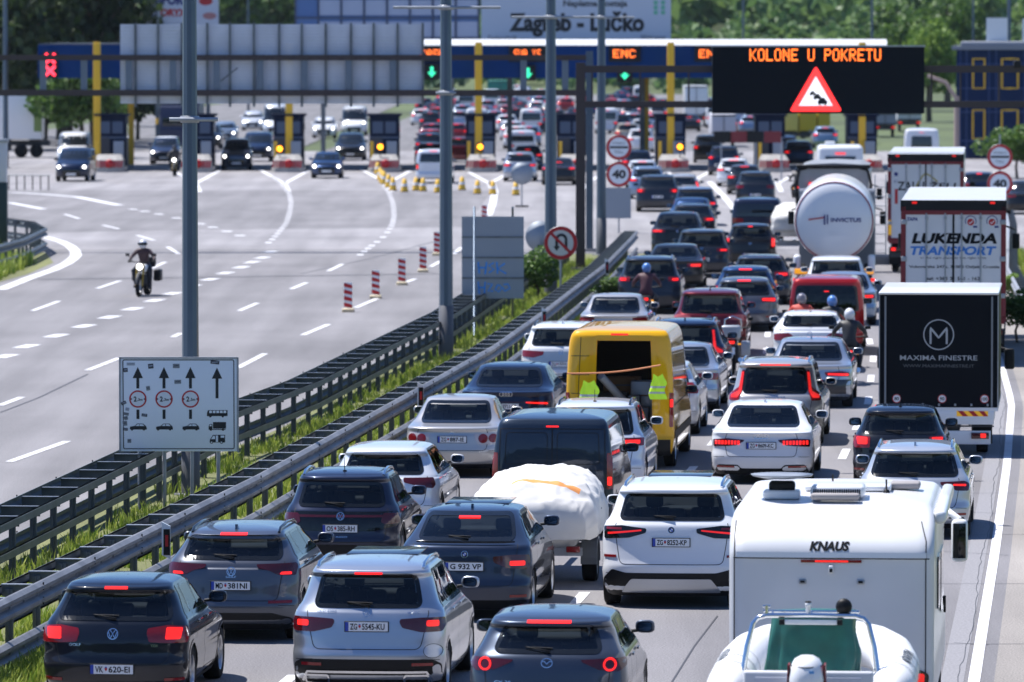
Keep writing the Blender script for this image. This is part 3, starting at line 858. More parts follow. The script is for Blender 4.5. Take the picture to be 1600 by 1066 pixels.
car('silver_sedan', 'pale silver sedan with round red lamps and a wide clear rear window, at the guardrail', 'car', None, 'sedan', 4.54, 1.755, 1.43, PSC, x=706, s=85.7, lod=2,
    zw0=.96, deck=.92, win=(.63, .545, .99, 1.32), glass=GLASS_C, tail=[(.40, .80), (.42, .70), (.50, .61), (.83, .62), (.85, .74), (.80, .82)], tailm=CLEAR, plate='ZG*887-IE', plate_z=.70, badge='oval', badge_z=.83, badge_r=.04,
    inner_lit=lambda g, sg, rf: [patch(g, circ(sg * .56, .715, .085, 14), rf, REDP, .014, .004), patch(g, circ(sg * .735, .72, .08, 14), rf, REDP, .014, .004)],
    low=[([(-.8, .17), (.8, .17), (.8, .25), (-.8, .25)], BLACK)])
def spoiler_gt(mb, rf, sf, B):
    p = [Vector(rf(x, 1.075)) + Vector((0, -.05, .02)) for x in np.linspace(-.68, .68, 9)]
    mb.tube(p, [.012] + [.02] * 7 + [.012], BLACKG, 6)
car('grey_gran_turismo', 'blue-grey fastback with a red dotted strip in its window, ahead of the silver SUV', 'car', None, 'coupe', 4.82, 1.83, 1.51, paint('paint_blue_grey', (.028, .040, .07), .5), x=725, s=113.5, lod=3,
    zw0=1.07, rk=.95, win=(.66, .57, 1.12, 1.425), tail=[(.39, .90), (.40, .82), (.58, .745), (.84, .72), (.89, .80), (.87, .92), (.65, .925)], tailm=REDD,
    lit=[(.62, .775), (.82, .775), (.82, .84), (.62, .84)], plate='G 932 VP', ptype='', plate_z=.765, badge='roundel', badge_z=.93, badge_r=.045,
    brake=(.15, 1.385), refl=(.62, .84, .36), antenna='fin', exhaust=[(.62, .24, .045), (-.62, .24, .045)], extra=spoiler_gt,
    low=[([(-.84, .17), (.84, .17), (.84, .30), (-.84, .30)], BLACK)], texts=[('GT', -.66, .95, .035, CHROME, .10)], sun_roof=True)
car('silver_suv', 'silver SUV with rounded tailgate window and lit square lamps, nearest car at the bottom', 'car', None, 'suv', 4.66, 1.89, 1.645, PSI, x=572, s=128.6, lod=3,
    zw0=1.09, win=(.645, .565, 1.135, 1.49), tail=[(.41, .985), (.395, .95), (.43, .88), (.66, .825), (.90, .83), (.935, .90), (.92, 1.0), (.66, 1.0)], tailm=REDD,
    lit=[(.72, .895), (.86, .895), (.86, .965), (.72, .965)], plate='ZG*5545-KU', plate_z=.895, badge='star', badge_z=1.065, badge_r=.052,
    brake=(.17, 1.525), refl=(.55, .80, .44), rails=2, antenna=None, extra=chrome_strip, low=[([(-.90, .17), (.90, .17), (.90, .44), (.80, .50), (-.80, .50), (-.90, .44)], BLACK)],
    texts=[('GLC 220d', -.50, 1.075, .026, CHROME, .24), ('4MATIC', .56, 1.06, .026, CHROME, .15)], sun_roof=True, seam=(.70, .62), lowm=None, rk=.38)
car('white_suv', 'large white SUV with slim black-edged red lamps, left of the motorhome', 'car', None, 'suv', 4.93, 2.0, 1.745, PW, x=1048, s=110.9, lod=3,
    zw0=1.2, win=(.725, .64, 1.25, 1.575), tail=[(.35, 1.12), (.36, 1.06), (.60, .99), (.95, .97), (.96, 1.14), (.70, 1.16)], tailm=BLACKG,
    inner_lit=lambda g, sg, rf: [patch(g, rpoly([(sg * .42, 1.085), (sg * .90, 1.03), (sg * .90, 1.06), (sg * .42, 1.105)], .01), rf, LITO, .014, .003), patch(g, rpoly([(sg * .7, 1.10), (sg * .92, 1.10), (sg * .92, 1.13), (sg * .7, 1.13)], .01), rf, REDP, .014, .003)],
    plate='ZG*8252-KP', plate_z=.93, badge='roundel', badge_z=1.1, badge_r=.045, refl=(.78, .95, .73), rails=2, extra=skid,
    low=[([(-.96, .17), (.96, .17), (.96, .42), (.84, .55), (.64, .50), (-.64, .50), (-.84, .55), (-.96, .42)], BLACK)], sun_roof=True, seam=(.78, .62), wr=.37, rk=.42)
car('grey_crossover', 'dark grey crossover with glowing ring lamps, cut off at the bottom edge', 'car', None, 'suv', 4.4, 1.795, 1.54, paint('paint_machine_grey', (.055, .068, .095), .6), x=853, s=139, lod=3,
    zw0=1.10, win=(.60, .50, 1.14, 1.40), tail=[(.38, 1.055), (.40, 1.03), (.60, .94), (.80, .92), (.88, .98), (.87, 1.07), (.62, 1.065)], tailm=REDD, inner_lit=ring_lamp,
    plate='ZG*2264-JB', plate_z=.62, badge='wing', badge_z=1.02, badge_r=.062, brake=(.25, 1.452), texts=[('CX-30', -.50, .80, .04, CHROME, .19)], rk=.52,
    low=[([(-.84, .17), (.84, .17), (.84, .46), (-.84, .46)], BLACK)], lowm=BLACK)
car('white_sedan', 'white sedan with slim comb-like red lamps, left of the small black hatchback', 'car', None, 'sedan', 4.76, 1.847, 1.42, PW, x=1189, s=87, lod=3,
    zw0=.985, deck=.945, win=(.645, .545, 1.02, 1.325), tail=[(.30, .80), (.32, .77), (.45, .70), (.86, .67), (.87, .80), (.6, .825)], tailm=REDD, inner_lit=led_rows(.38, .84, .715, .785, 8),
    lit_m=REDP, plate='ZG*8609-KC', plate_z=.70, badge='rings4', badge_z=.865, badge_r=.045, refl=(.48, .80, .32), antenna='fin', brake=None,
    low=[([(-.84, .17), (.84, .17), (.84, .25), (.78, .355), (.42, .355), (.36, .29), (-.36, .29), (-.42, .355), (-.78, .355), (-.84, .25)], BLACK)],
    exhaust=[(.62, .235, .05), (-.62, .235, .05)], wr=.34)
def volvo_tail(g, sg, rf):
    patch(g, [(sg * .615, 1.43), (sg * .66, 1.43), (sg * .70, 1.15), (sg * .72, 1.06), (sg * .86, .98), (sg * .86, .93), (sg * .74, .93), (sg * .66, 1.05)], rf, LITO, .016, .003)
car('silver_tall_estate', 'silver SUV with tall red lamps climbing its rear pillars, ahead of the white sedan', 'car', None, 'suv', 4.64, 1.89, 1.68, PSC, x=1210, s=79.5, lod=3,
    zw0=1.0, win=(.62, .575, 1.04, 1.50), tail=[(.605, 1.47), (.655, 1.47), (.71, 1.14), (.90, 1.0), (.90, .88), (.72, .88), (.645, 1.08)], tailm=REDP, inner_lit=volvo_tail,
    plate='ZG*3075-IG', plate_z=.82, badge=None, texts=[('VOLVO', 0, .955, .04, CHROME, .40)], rails=2, brake=(.30, 1.575), low=[([(-.9, .17), (.9, .17), (.9, .42), (-.9, .42)], BLACK)], lowm=BLACK, wr=.36)
car('black_hatchback', 'small black hatchback with bright red left lamp and rod aerial, below the black box truck', 'car', None, 'hatch', 3.97, 1.68, 1.46, PB, x=1405, s=88, lod=2,
    zw0=.96, win=(.66, .56, 1.0, 1.32), tail=[(.52, .93), (.53, .74), (.80, .74), (.83, .86), (.80, .95)], lit=[(.57, .80), (.74, .80), (.76, .92), (.57, .92)], badge='ring_vw', badge_z=.84, antenna='rod',
    plate='ZG*4116-HT', plate_z=.60, brake=None, refl=(.62, .8, .36), texts=[])
car('silver_estate', 'silver estate with roof rails and fin aerial, right of the white sedan', 'car', None, 'wagon', 4.58, 1.80, 1.49, paint('paint_ice_silver', (.50, .53, .58), .5, .3), x=1428, s=97.5, lod=3,
    zw0=.975, win=(.69, .585, 1.01, 1.35), tail=[(.41, .91), (.43, .86), (.60, .83), (.66, .775), (.86, .765), (.87, .88), (.80, .92)], tailm=REDD, lit=[(.62, .85), (.82, .84), (.82, .87), (.62, .875)],
    badge='ring_vw', badge_z=.82, rails=2, antenna='fin', plate='ZG*9120-FM', plate_z=.62, refl=(.6, .82, .4), low=[([(-.8, .17), (.8, .17), (.8, .35), (-.8, .35)], BLACK)])
car('dark_blue_sedan', 'dark blue sedan with a thin lit lamp strip, left of the yellow van', 'car', None, 'sedan', 4.93, 1.87, 1.45, PNB, x=790, s=78.3, lod=2,
    zw0=1.0, deck=.955, win=(.66, .56, 1.04, 1.35), tail=[(.36, .76), (.38, .72), (.84, .66), (.87, .76), (.6, .785)], tailm=REDD, lit=[(.40, .725), (.82, .70), (.82, .735), (.40, .75)],
    badge='rings4', badge_z=.90, badge_r=.042, plate='ZG*7711-GR', plate_z=.66, extra=lambda mb, rf, sf, B: patch(mb, [(-.4, .735), (.4, .735), (.4, .755), (-.4, .755)], rf, REDD, .007, .002))
car('white_suv', 'white SUV with tailgate shade painted grey, just left of the yellow van roof', 'car', None, 'suv', 4.5, 1.84, 1.62, PW, x=876, s=70, lod=2,
    zw0=1.10, win=(.66, .58, 1.14, 1.47), tail=[(.38, 1.0), (.40, .92), (.62, .86), (.88, .88), (.88, 1.02)], badge='ring_vw', badge_z=.98, plate='ZG*1553-JL', plate_z=.72, rails=1, antenna='fin', brake=None,
    extra=lambda mb, rf, sf, B: patch(mb, rpoly([(-.66, .60), (.66, .60), (.68, 1.0), (-.68, 1.0)], .04), rf, PSC, .003, .001), low=[([(-.88, .17), (.88, .17), (.88, .46), (-.88, .46)], BLACK)])  # silver panel on the tailgate: its shade put into the colour
# ------------------------------------------------------------------ vans, trucks, motorhome, boats
def vehicle(name, label, cat, x, s, yaw=.089, group=None):
    return thing(name, PS(x, s), -yaw, label, cat, group)
def sub(root, name, fn, parent=None):
    g = MB(); fn(g); return g.build(name, parent or root)
WHT = mat('white_panel', (.64, .65, .67), .35, 0, .2, noise=.05, nscale=1.2)
WHT2 = mat('white_tarpaulin', (.60, .59, .57), .6, noise=.06, nscale=2, bump=.6, bscale=5)
DKG = mat('dark_grey_chassis', (.03, .032, .036), .6)
BLKT = mat('black_curtain', (.003, .005, .009), .5, spec=.12, bump=.06, bscale=2)
LGT = mat('pale_grey_lettering', (.42, .44, .46), .5)
GREYL = mat('grey_lettering', (.12, .13, .14), .5)
BLUT = mat('blue_lettering', (.03, .18, .55), .5)
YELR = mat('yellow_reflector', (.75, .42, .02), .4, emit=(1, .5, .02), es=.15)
RBOX = mat('dark_red_frame', (.18, .012, .02), .4)

# grey panel van towing the covered boat
car('grey_panel_van', 'dark grey panel van with closed rear doors, towing the white covered boat', 'van', None, 'van', 5.0, 1.956, 1.97, paint('paint_van_grey', (.022, .034, .055), .3), x=862, s=97.5, lod=2,
    win=0, tail=[(.875, 1.38), (.955, 1.38), (.965, .80), (.875, .80)], lit=[(.885, 1.0), (.95, 1.0), (.95, .86), (.885, .86)], brake=(.10, 1.80),
    extra=lambda mb, rf, sf, B: [ribbon(mb, [(0, .5), (0, 1.78)], .02, rf, SEAM, .003), ribbon(mb, [(-.86, .48), (-.84, 1.76), (.84, 1.76), (.86, .48)], .014, rf, SEAM, .003),
                                 ribbon(mb, [(-.8, 1.1), (-.04, 1.1)], .012, rf, SEAM, .002), ribbon(mb, [(.04, 1.1), (.8, 1.1)], .012, rf, SEAM, .002),
                                 ribbon(mb, rpoly([(.08, 1.2), (.76, 1.2), (.74, 1.7), (.08, 1.7)], .06), .012, rf, SEAM, .003, True), ribbon(mb, rpoly([(-.76, 1.2), (-.08, 1.2), (-.08, 1.7), (-.74, 1.7)], .06), .012, rf, SEAM, .003, True),
                                 patch(mb, [(-.9, .27), (.9, .27), (.9, .48), (-.9, .48)], rf, BLACK, .01, .02)], refl=(.5, .7, .62))

# yellow van with its rear wide open
def yv_extra(mb, rf, sf, B):
    patch(mb, [(-.95, .27), (.95, .27), (.95, .55), (-.95, .55)], rf, BLACK, .02, .03)
    ribbon(mb, rpoly([(-.50, .66), (.70, .66), (.64, 2.44), (-.46, 2.44)], .08), .07, rf, PYE, .03, True)
    ribbon(mb, [(-.80, .6), (-.72, 2.45)], .012, rf, SEAM, .003)
    for sg in (1,):
        for yy in (-1.9, -.9, .1): ribbon(mb, [(yy, 1.25), (yy, 2.15)], .014, sf[sg], SEAM, .003)
        ribbon(mb, [(-2.6, 1.18), (1.6, 1.18)], .02, sf[sg], SEAM, .003); ribbon(mb, [(-2.6, .62), (2.0, .62)], .16, sf[sg], BLACK, .012, h=.3)
    for z in (1.4, 1.75, 2.1): ribbon(mb, [(-.9, z), (-.56, z)], .012, rf, SEAM, .003)
yv = car('yellow_van', 'tall yellow van with its rear wide open, cargo and high-visibility vests showing', 'van', None, 'van', 6.0, 2.04, 2.62, PYE, x=967, s=84, lod=2, win=[(-.47, .68), (.67, .68), (.61, 2.42), (-.43, 2.42)],
    noglass=True, inz=.6, tail=[(.93, 1.42), (1.0, 1.42), (1.0, .78), (.93, .78)], lit=[(.94, 1.3), (.99, 1.3), (.99, 1.15), (.94, 1.15)], brake=(.16, 2.50), extra=yv_extra, wr=.36)
def _cargo(g):
    g.box((0, -.2, .62), (1.7, 4.6, .04), mat('plywood_floor', (.2, .13, .07), .7))
    g.box((0, 1.4, 1.5), (1.8, .04, 1.7), DKG)
    for sg in (-1, 1): g.box((sg * .86, -.5, 1.5), (.03, 3.6, 1.6), DKG)
sub(yv, 'cargo_bay', _cargo)
rnd = random.Random(5)
CARG = [mat('cardboard', (.30, .2, .11), .8), mat('grey_case', (.16, .17, .19), .5), mat('black_case', (.02, .02, .022), .5), mat('steel_case', (.3, .31, .33), .35, .6)]
for i, (x, y, z, w_, d_, h_) in enumerate([(-.3, -1.9, .80, .5, .5, .32), (.25, -1.7, .86, .45, .5, .44), (-.25, -1.3, 1.0, .6, .5, .7), (.35, -1.1, 1.1, .5, .5, .9), (-.1, -.7, 1.35, .7, .4, .5), (.2, -1.72, 1.2, .22, .3, .22), (-.32, -1.9, 1.05, .25, .25, .16)]):
    o = sub(yv, 'cargo_case', lambda g: (g.box((x, y, z), (w_, d_, h_), CARG[i % 4], bev=.015), g.box((x, y - d_ / 2 - .003, z + h_ * .2), (w_ * .5, .006, .03), CARG[(i + 1) % 4])))
sub(yv, 'cargo_tube', lambda g: g.tube([(-.36, -2.75, 1.72), (.32, -1.7, .85)], .075, mat('grey_pipe', (.3, .32, .36), .35), 12))
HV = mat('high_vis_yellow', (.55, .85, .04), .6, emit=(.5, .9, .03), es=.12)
HVG = mat('reflective_grey', (.5, .52, .55), .35)
def vest(px, py, s, w, h, label):
    root = thing('high_vis_vest', PS(px, s, 8.1 - (py - 52) / s), -.1, label, 'safety vest', 'high-visibility vests on the yellow van')
    def f(g):
        N = 9; K = 12; vs = []; 
        for layer in (0, 1):
            for j in range(K + 1):
                v = j / K; ww = w * (.55 + .45 * min(1, v * 3)) * (1 + .08 * math.sin(v * 9))
                for i in range(N + 1):
                    u = i / N * 2 - 1
                    vs.append((u * ww / 2 + .02 * math.sin(v * 7), -.05 * math.cos(u * 1.4) - .02 * math.sin(u * 11 + v * 5) + layer * .05, -v * h + (.05 * abs(u) if v == 0 else 0)))
        n1 = (N + 1) * (K + 1)
        fa, fb = [], []
        for l in (0, n1):
            for j in range(K):
                for i in range(N):
                    q = (l + j * (N + 1) + i, l + j * (N + 1) + i + 1, l + (j + 1) * (N + 1) + i + 1, l + (j + 1) * (N + 1) + i)
                    (fb if j in (5, 8) else fa).append(q)
        g.add(vs, fa, HV, True); g.add(vs, fb, HVG, True)
    sub(root, 'vest_fabric', f); return root
vest(920, 598, 84.6, .36, .50, 'yellow safety vest with grey bands hanging on the left side of the yellow van opening')
vest(1028, 588, 84.6, .30, .42, 'yellow safety vest with grey bands hanging on the right side of the yellow van opening')
def _st(g):
    a = PS(886, 85, 8.1 - (583 - 52) / 85); b = PS(1032, 85, 8.1 - (570 - 52) / 85)
    N = 14; M = a.lerp(b, .5)
    g.tube([a.lerp(b, k / N) - Vector((0, 0, .05 * math.sin(math.pi * k / N))) for k in range(N + 1)], .016, mat('orange_strap', (.75, .28, .12), .6), 6)
tag(sub(None, 'lashing_strap', _st), 'orange lashing strap stretched across the open rear of the yellow van', 'strap')

# covered boat on a trailer
cb = vehicle('covered_boat', 'boat under a bulging white tarpaulin, riding on a trailer behind the grey van', 'boat', 829, 107)
def tarp(g, W_, L_, z0, z1, seed=1, m=WHT2):
    rn = random.Random(seed); N = 96; K = 120; vs = []; fs = []; om = mat('orange_patch', (.8, .3, .08), .7)
    import mathutils.noise as mn
    for j in range(K + 1):
        v = j / K; y = v * L_
        ww = W_ / 2 * (1 - .75 * max(0, (v - .55) / .45) ** 2) * min(1, .86 + v * 2.5)
        for i in range(N + 1):
            t = math.pi * i / N * 1.16 - .08 * math.pi; c, s_ = math.cos(t), math.sin(t)
            x = math.copysign(abs(c) ** .72, c) * ww
            end = min(1, (v * 9) ** .5) * min(1, ((1 - v) * 6) ** .5) if 0 < v < 1 else 0
            hgt = (z1 - z0) * (.82 + .18 * math.sin(v * 3.0)) * (.35 + .65 * end)
            z = z0 + (abs(s_) ** .7 * hgt if s_ > 0 else s_ * .9)
            p = Vector((x, y, z)); nn = mn.noise(Vector((x * 1.3, y * 1.6, z * 3) ) + Vector((seed, 0, 0))) * .05 + mn.noise(p * 5) * .02 + (abs(mn.noise(Vector((x * 3.2 + y * 1.5, y * .8, z * 2.2)))) - .15) * .06
            fold = .03 * math.sin(y * 6 + x * 3 + 3 * mn.noise(p))
            rg = (1 - abs(mn.noise(Vector((x * 1.6 + y * .5, y * 2.6 - x * .8, z * 2.5 + seed))))) ** 7 * .026 + (1 - abs(mn.noise(Vector((x * 4.2 - y * 2, y * 1.2, z * 4 - seed))))) ** 9 * .011
            vs.append((x * (1 + nn + rg * .6), y + nn * .5 - fold * .4 - rg * .5, z + nn + fold * .3 + rg))
    for j in range(K):
        for i in range(N):
            fs.append((j * (N + 1) + i, j * (N + 1) + i + 1, (j + 1) * (N + 1) + i + 1, (j + 1) * (N + 1) + i))
    if seed == 3:
        of = [f for q, f in enumerate(fs) if 10 < q // N < 15 and N * .30 < q % N < N * .56]; fs = [f for f in fs if f not in of]; g.add(vs, of, om, True)
    fs.append(tuple(range(N + 1)))
    g.add(vs, fs, m, True)
ct = sub(cb, 'tarpaulin', lambda g: tarp(g, 1.86, 4.3, .92, 1.60, 3))
sub(None, 'lashing_rope', lambda g: [g.tube([(sg * .90, .5, 1.12), (sg * .93, 1.4, 1.08), (sg * .9, 2.4, 1.1)], .012, BLACK, 5) for sg in (-1, 1)], ct)
sub(cb, 'hull', lambda g: g.box((0, 2.1, .75), (1.3, 3.6, .5), WHT, bev=.2))
bt = vehicle('boat_trailer', 'steel boat trailer carrying the white covered boat behind the grey van', 'trailer', 829, 106.8)
def trailer_frame(g, W_=1.5, L_=4.4, z=.5):
    for sg in (-1, 1): g.box((sg * .45, L_ / 2, z), (.07, L_ * .8, .1), GALV)
    g.box((0, L_ + .3, z), (.08, 1.6, .08), GALV)
    for y in (.5, 1.6, 2.8): g.box((0, y, z), (W_ - .2, .06, .08), GALV)
    g.box((0, .1, z + .02), (W_, .05, .12), GALV)
sub(bt, 'frame', trailer_frame)
for sg in (-1, 1):
    wheel(bt, sg * .78, 1.3, .29, sg, True)
    sub(bt, 'mudguard', lambda g: g.prism(circ(1.3, .30, .37, 14, None, -5, 185) + circ(1.3, .30, .33, 14, None, 185, -5), sg * .78 - .12, sg * .78 + .12, mat('grey_mudguard', (.2, .22, .25), .5), axis='x'))
    t = sub(bt, 'tail_light', lambda g: g.box((sg * .62, .05, .56), (.2, .04, .09), REDP, bev=.01))

# motorhome
mh = vehicle('motorhome', 'white motorhome with a curved upper rear wall, behind the inflatable boat', 'motorhome', 1298, 139)
MW, MHt = 2.32, 2.80
Bm = Body(6.8, [(.45, .06), (.6, .0), (2.24, .0), (2.36, .06), (2.5, .22), (2.62, .45), (2.72, .8), (2.75, 1.0)], [(.45, .1), (.8, .0), (1.1, .1), (1.3, .9), (1.7, 1.3), (2.2, 1.0), (2.6, 1.3), (2.75, 1.7)],
          [(.45, 1.10), (.6, 1.15), (2.5, 1.15), (2.66, 1.13), (2.72, 1.10), (2.75, 1.07)], 2.75, z0=.45, cr=.10, cf=.6, n=4.5, crown=.05)
mhb = bpy.data.objects.new('body_root', None)
bpy.data.objects.remove(mhb)
def _mh(g):
    V, F, info = Bm.mesh(.09, .06); V = V + np.array([0, 3.4, 0])
    g.add([tuple(v) for v in V], [list(f) for f in F], WHT, True)
sub(mh, 'body', _mh)
rf0 = Bm.rearfn(); 
def rfm(x, z): p = rf0(x, z); return (p[0], p[1] + 3.4, p[2])
rfm.out = rf0.out
sf0 = Bm.sidefn(1)
def sfm(y, z): p = sf0(y - 3.4, z); return (p[0], p[1] + 3.4, p[2])
sfm.out = sf0.out
sub(mh, 'trim_strip', lambda g: ribbon(g, [(-1.06, 2.245), (1.06, 2.245)], .05, rfm, WHITEM, .03))
for z_ in (2.21, .74): sub(mh, 'panel_joint', lambda g: ribbon(g, [(-1.1, z_), (1.1, z_)], .012, rfm, SEAM, .004))
sub(mh, 'corner_trim', lambda g: (ribbon(g, [(1.06, .5), (1.06, 2.4), (1.0, 2.6)], .012, rfm, SEAM, .004), ribbon(g, [(-1.09, .5), (-1.09, 2.6)], .012, rfm, SEAM, .004)))
g = MB(); text_on(g, 'KNAUS', -.02, 2.345, .1, rfm, TXTK, off=.006, height=.105, width=.45, bold=.05, shear=.22, cuts=14); g.build('lettering', mh, normals=False)
sub(mh, 'brake_light', lambda g: (patch(g, [(-.34, 2.165), (.34, 2.165), (.34, 2.195), (-.34, 2.195)], rfm, REDP, .02, .01), patch(g, [(-.18, 2.172), (.19, 2.172), (.19, 2.188), (-.18, 2.188)], rfm, LIT, .024, .003)))
sub(mh, 'reversing_camera', lambda g: (g.box((.0, -.03, 2.09), (.055, .06, .09), WHITEM, bev=.015), g.box((0, -.063, 2.08), (.035, .01, .04), BLACK)))
for q in (-.32, .33): sub(mh, 'number_lamp', lambda g: (g.box((q, -.012, 1.95), (.085, .03, .055), GALV, bev=.012), g.box((q, -.03, 1.95), (.05, .01, .025), BLACK)))
for sg in (-1, 1):
    t = sub(mh, 'tail_light', lambda g: patch(g, rpoly([(sg * .66, .82), (sg * .72, .70), (sg * 1.08, .74), (sg * 1.10, .92), (sg * .95, .98)], .05), rfm, BLACKG, .02, .02))
    sub(None, 'lit_lamp', lambda g: patch(g, rpoly([(sg * .78, .80), (sg * 1.04, .80), (sg * 1.05, .92), (sg * .9, .93)], .03), rfm, LITO, .026, .004), t)
sub(mh, 'bumper', lambda g: g.box((0, .02, .52), (2.2, .16, .28), mat('grey_bumper', (.3, .31, .33), .5), bev=.05))
sub(mh, 'roof_hatch', lambda g: (g.box((.02, 1.55, 2.87), (.62, .6, .14), WHITEM, bev=.05), [g.box((-.25 + k * .025, 1.245, 2.85), (.012, .02, .10), BLACK) for k in range(22)]))
sub(mh, 'air_intake', lambda g: g.box((.0, 1.1, 2.83), (.56, .2, .07), mat('grey_rubber_cover', (.3, .28, .28), .7), bev=.03))
sub(mh, 'skylight', lambda g: (g.box((.1, 2.6, 2.84), (1.0, .7, .07), WHITEM, bev=.03)))
sub(mh, 'skylight', lambda g: (g.box((.75, 2.9, 2.84), (.35, .4, .08), mat('grey_rubber_cover'), bev=.03)))
sub(mh, 'satellite_dish', lambda g: (g.box((-.62, 1.4, 2.83), (.42, .3, .10), WHITEM, bev=.03), g.box((-.62, 1.45, 2.92), (.30, .2, .12), BLACK, bev=.04), g.lathe([(.001, 3.0), (.18, 3.01), (.34, 3.04), (.36, 3.06), (.18, 3.04), (.001, 3.03)], GALV, 24, Matrix.Translation((-.62, 1.4, 0)))))
for (x_, y_) in ((-.1, 3.0), (.55, 2.2)): sub(mh, 'roof_antenna', lambda g: (g.tube([(x_, y_, 2.8), (x_, y_ - .03, 2.95)], .012, BLACK, 6), g.lathe([(.04, 2.79), (.03, 2.83), (.001, 2.84)], BLACK, 10, Matrix.Translation((x_, y_, 0)))))
sub(mh, 'awning_box', lambda g: g.box((1.20, 3.0, 2.62), (.14, 4.4, .15), WHITEM, bev=.05))
sub(mh, 'side_window', lambda g: [patch(g, rpoly([(a, 1.5), (b, 1.5), (b, 2.1), (a, 2.1)], .1), sfm, GLASSO, .02, .02, h=.2) for a, b in ((1.6, 2.5),)])
sub(mh, 'side_window', lambda g: [patch(g, rpoly([(a, 1.35), (b, 1.35), (b, 2.05), (a, 2.05)], .1), sfm, GLASSO, .02, .02, h=.2) for a, b in ((3.0, 4.2),)])
sub(mh, 'side_door', lambda g: (ribbon(g, rpoly([(4.5, .55), (5.1, .55), (5.1, 2.2), (4.5, 2.2)], .08), .014, sfm, SEAM, .005, True), g.box((1.175, 4.6, 1.3), (.03, .06, .2), BLACK, bev=.01)))
for sg in (-1, 1):
    for yy in (1.6, 5.3): wheel(mh, sg * 1.0, yy, .35, sg)
    sub(mh, 'side_mirror', lambda g: (g.box((sg * 1.33, 5.6, 1.98), (.20, .14, .52), WHITEM, bev=.06), g.box((sg * 1.33, 5.525, 1.98), (.155, .012, .42), BLACKG, bev=.004), g.tube([(sg * 1.05, 5.9, 2.15), (sg * 1.2, 5.7, 2.32), (sg * 1.32, 5.65, 2.22)], .05, WHITEM, 8)))

# inflatable boat behind the motorhome
rb = vehicle('inflatable_boat', 'white inflatable boat with outboard motor and green covered console, bottom right', 'boat', 1262, 152)
def _tubes(g):
    c = []; 
    for k in range(31):
        t = k / 30
        if t < .36: p = (-.84 - .02 * t, .15 + t / .36 * 2.3, 1.32 + .04 * t)
        elif t > .64: u = (1 - t) / .36; p = (.84, .15 + u * 2.3, 1.32 + .04 * (1 - t))
        else:
            a = math.pi * (1 - (t - .36) / .28); p = (math.cos(a) * .84, 2.45 + math.sin(a) ** .8 * 1.75, 1.34 + .14 * math.sin(a))
        c.append(p)
    r = [.24] * 31; r[0] = .05; r[1] = .19; r[30] = .05; r[29] = .19
    g.tube(c, r, mat('white_hypalon', (.80, .80, .80), .45), 22)
tb = sub(rb, 'inflatable_tube', _tubes)
def _seams(g):
    for yy in (.9, 1.6, 2.3):
        for sg in (-1, 1): g.lathe([(.243, -.02), (.246, 0), (.243, .02)], mat('grey_hypalon', (.4, .41, .43), .5), 22, Matrix.Translation((sg * .845, yy, 1.33)) @ Matrix.Rotation(math.pi / 2, 4, 'X'))
sub(None, 'tube_seam', _seams, tb)
def tubefn(sg):
    # u runs along the tube, v is the angle outwards from the top
    def fn(u, v):
        return (sg * (.845 + .245 * math.sin(v)), u, 1.33 + .245 * math.cos(v))
    fn.out = lambda p: Vector((p.x - sg * .845, 0, p.z - 1.33)).normalized(); return fn
for sg in (-1, 1):
    g = MB(); text_on(g, 'MARLIN', 1.9, .55, .2, tubefn(sg), mat('grey_lettering'), off=.004, height=.5, width=1.1, bold=.03); g.build('lettering', tb, normals=False)
sub(rb, 'hull', lambda g: g.prism([(-.62, 1.2), (.62, 1.2), (.5, .98), (0, .82), (-.5, .98)], .1, 3.3, WHT))
sub(rb, 'transom', lambda g: (g.box((0, .1, 1.34), (1.34, .09, .42), WHT, bev=.03), g.box((0, .055, 1.36), (1.1, .02, .26), mat('pale_panel', (.6, .61, .65), .4), bev=.01)))
sub(rb, 'deck', lambda g: g.box((0, 1.6, 1.2), (1.2, 2.9, .05), WHT))
def _arch(g):
    p = [(-.72, .55, 1.35), (-.66, .62, 1.75), (-.60, .66, 1.98), (-.55, .67, 2.04), (-.46, .68, 2.065), (0, .68, 2.07), (.46, .68, 2.065), (.55, .67, 2.04), (.60, .66, 1.98), (.66, .62, 1.75), (.72, .55, 1.35)]
    g.tube(p, .028, CHROME, 12); g.tube([(-.5, .78, 2.1), (.5, .78, 2.1)], .016, CHROME, 8)
    for q in (-.4, 0, .4): g.tube([(q, .68, 2.07), (q, .78, 2.1)], .012, CHROME, 6)
    g.box((0, .66, 2.0), (.55, .03, .05), WHITEM, bev=.008)
    g.box((-.3, .66, 2.0), (.06, .05, .06), BLACK, bev=.01); g.box((.3, .66, 2.0), (.06, .05, .06), BLACK, bev=.01)
ar = sub(rb, 'steel_arch', _arch)
sub(None, 'deck_lamp', lambda g: g.lathe([(.001, -.03), (.06, -.03), (.085, -.015), (.085, .015), (.05, .04), (.001, .045)], BLACK, 20, Matrix.Translation((.34, .72, 2.16)) @ Matrix.Rotation(math.pi / 2, 4, 'X')), ar)
sub(None, 'navigation_lamp', lambda g: (g.lathe([(.025, 2.08), (.025, 2.16), (.033, 2.165), (.033, 2.2), (.001, 2.21)], WHITEM, 12, Matrix.Translation((-.03, .7, 0))), g.lathe([(.034, 2.2), (.034, 2.215), (.001, 2.22)], BLACK, 12, Matrix.Translation((-.03, .7, 0)))), ar)
sub(None, 'cleat', lambda g: (g.tube([(-.46, .68, 2.08), (-.46, .68, 2.17)], .02, CHROME, 8), g.tube([(-.5, .68, 2.16), (-.42, .68, 2.16)], .016, CHROME, 8)), ar)
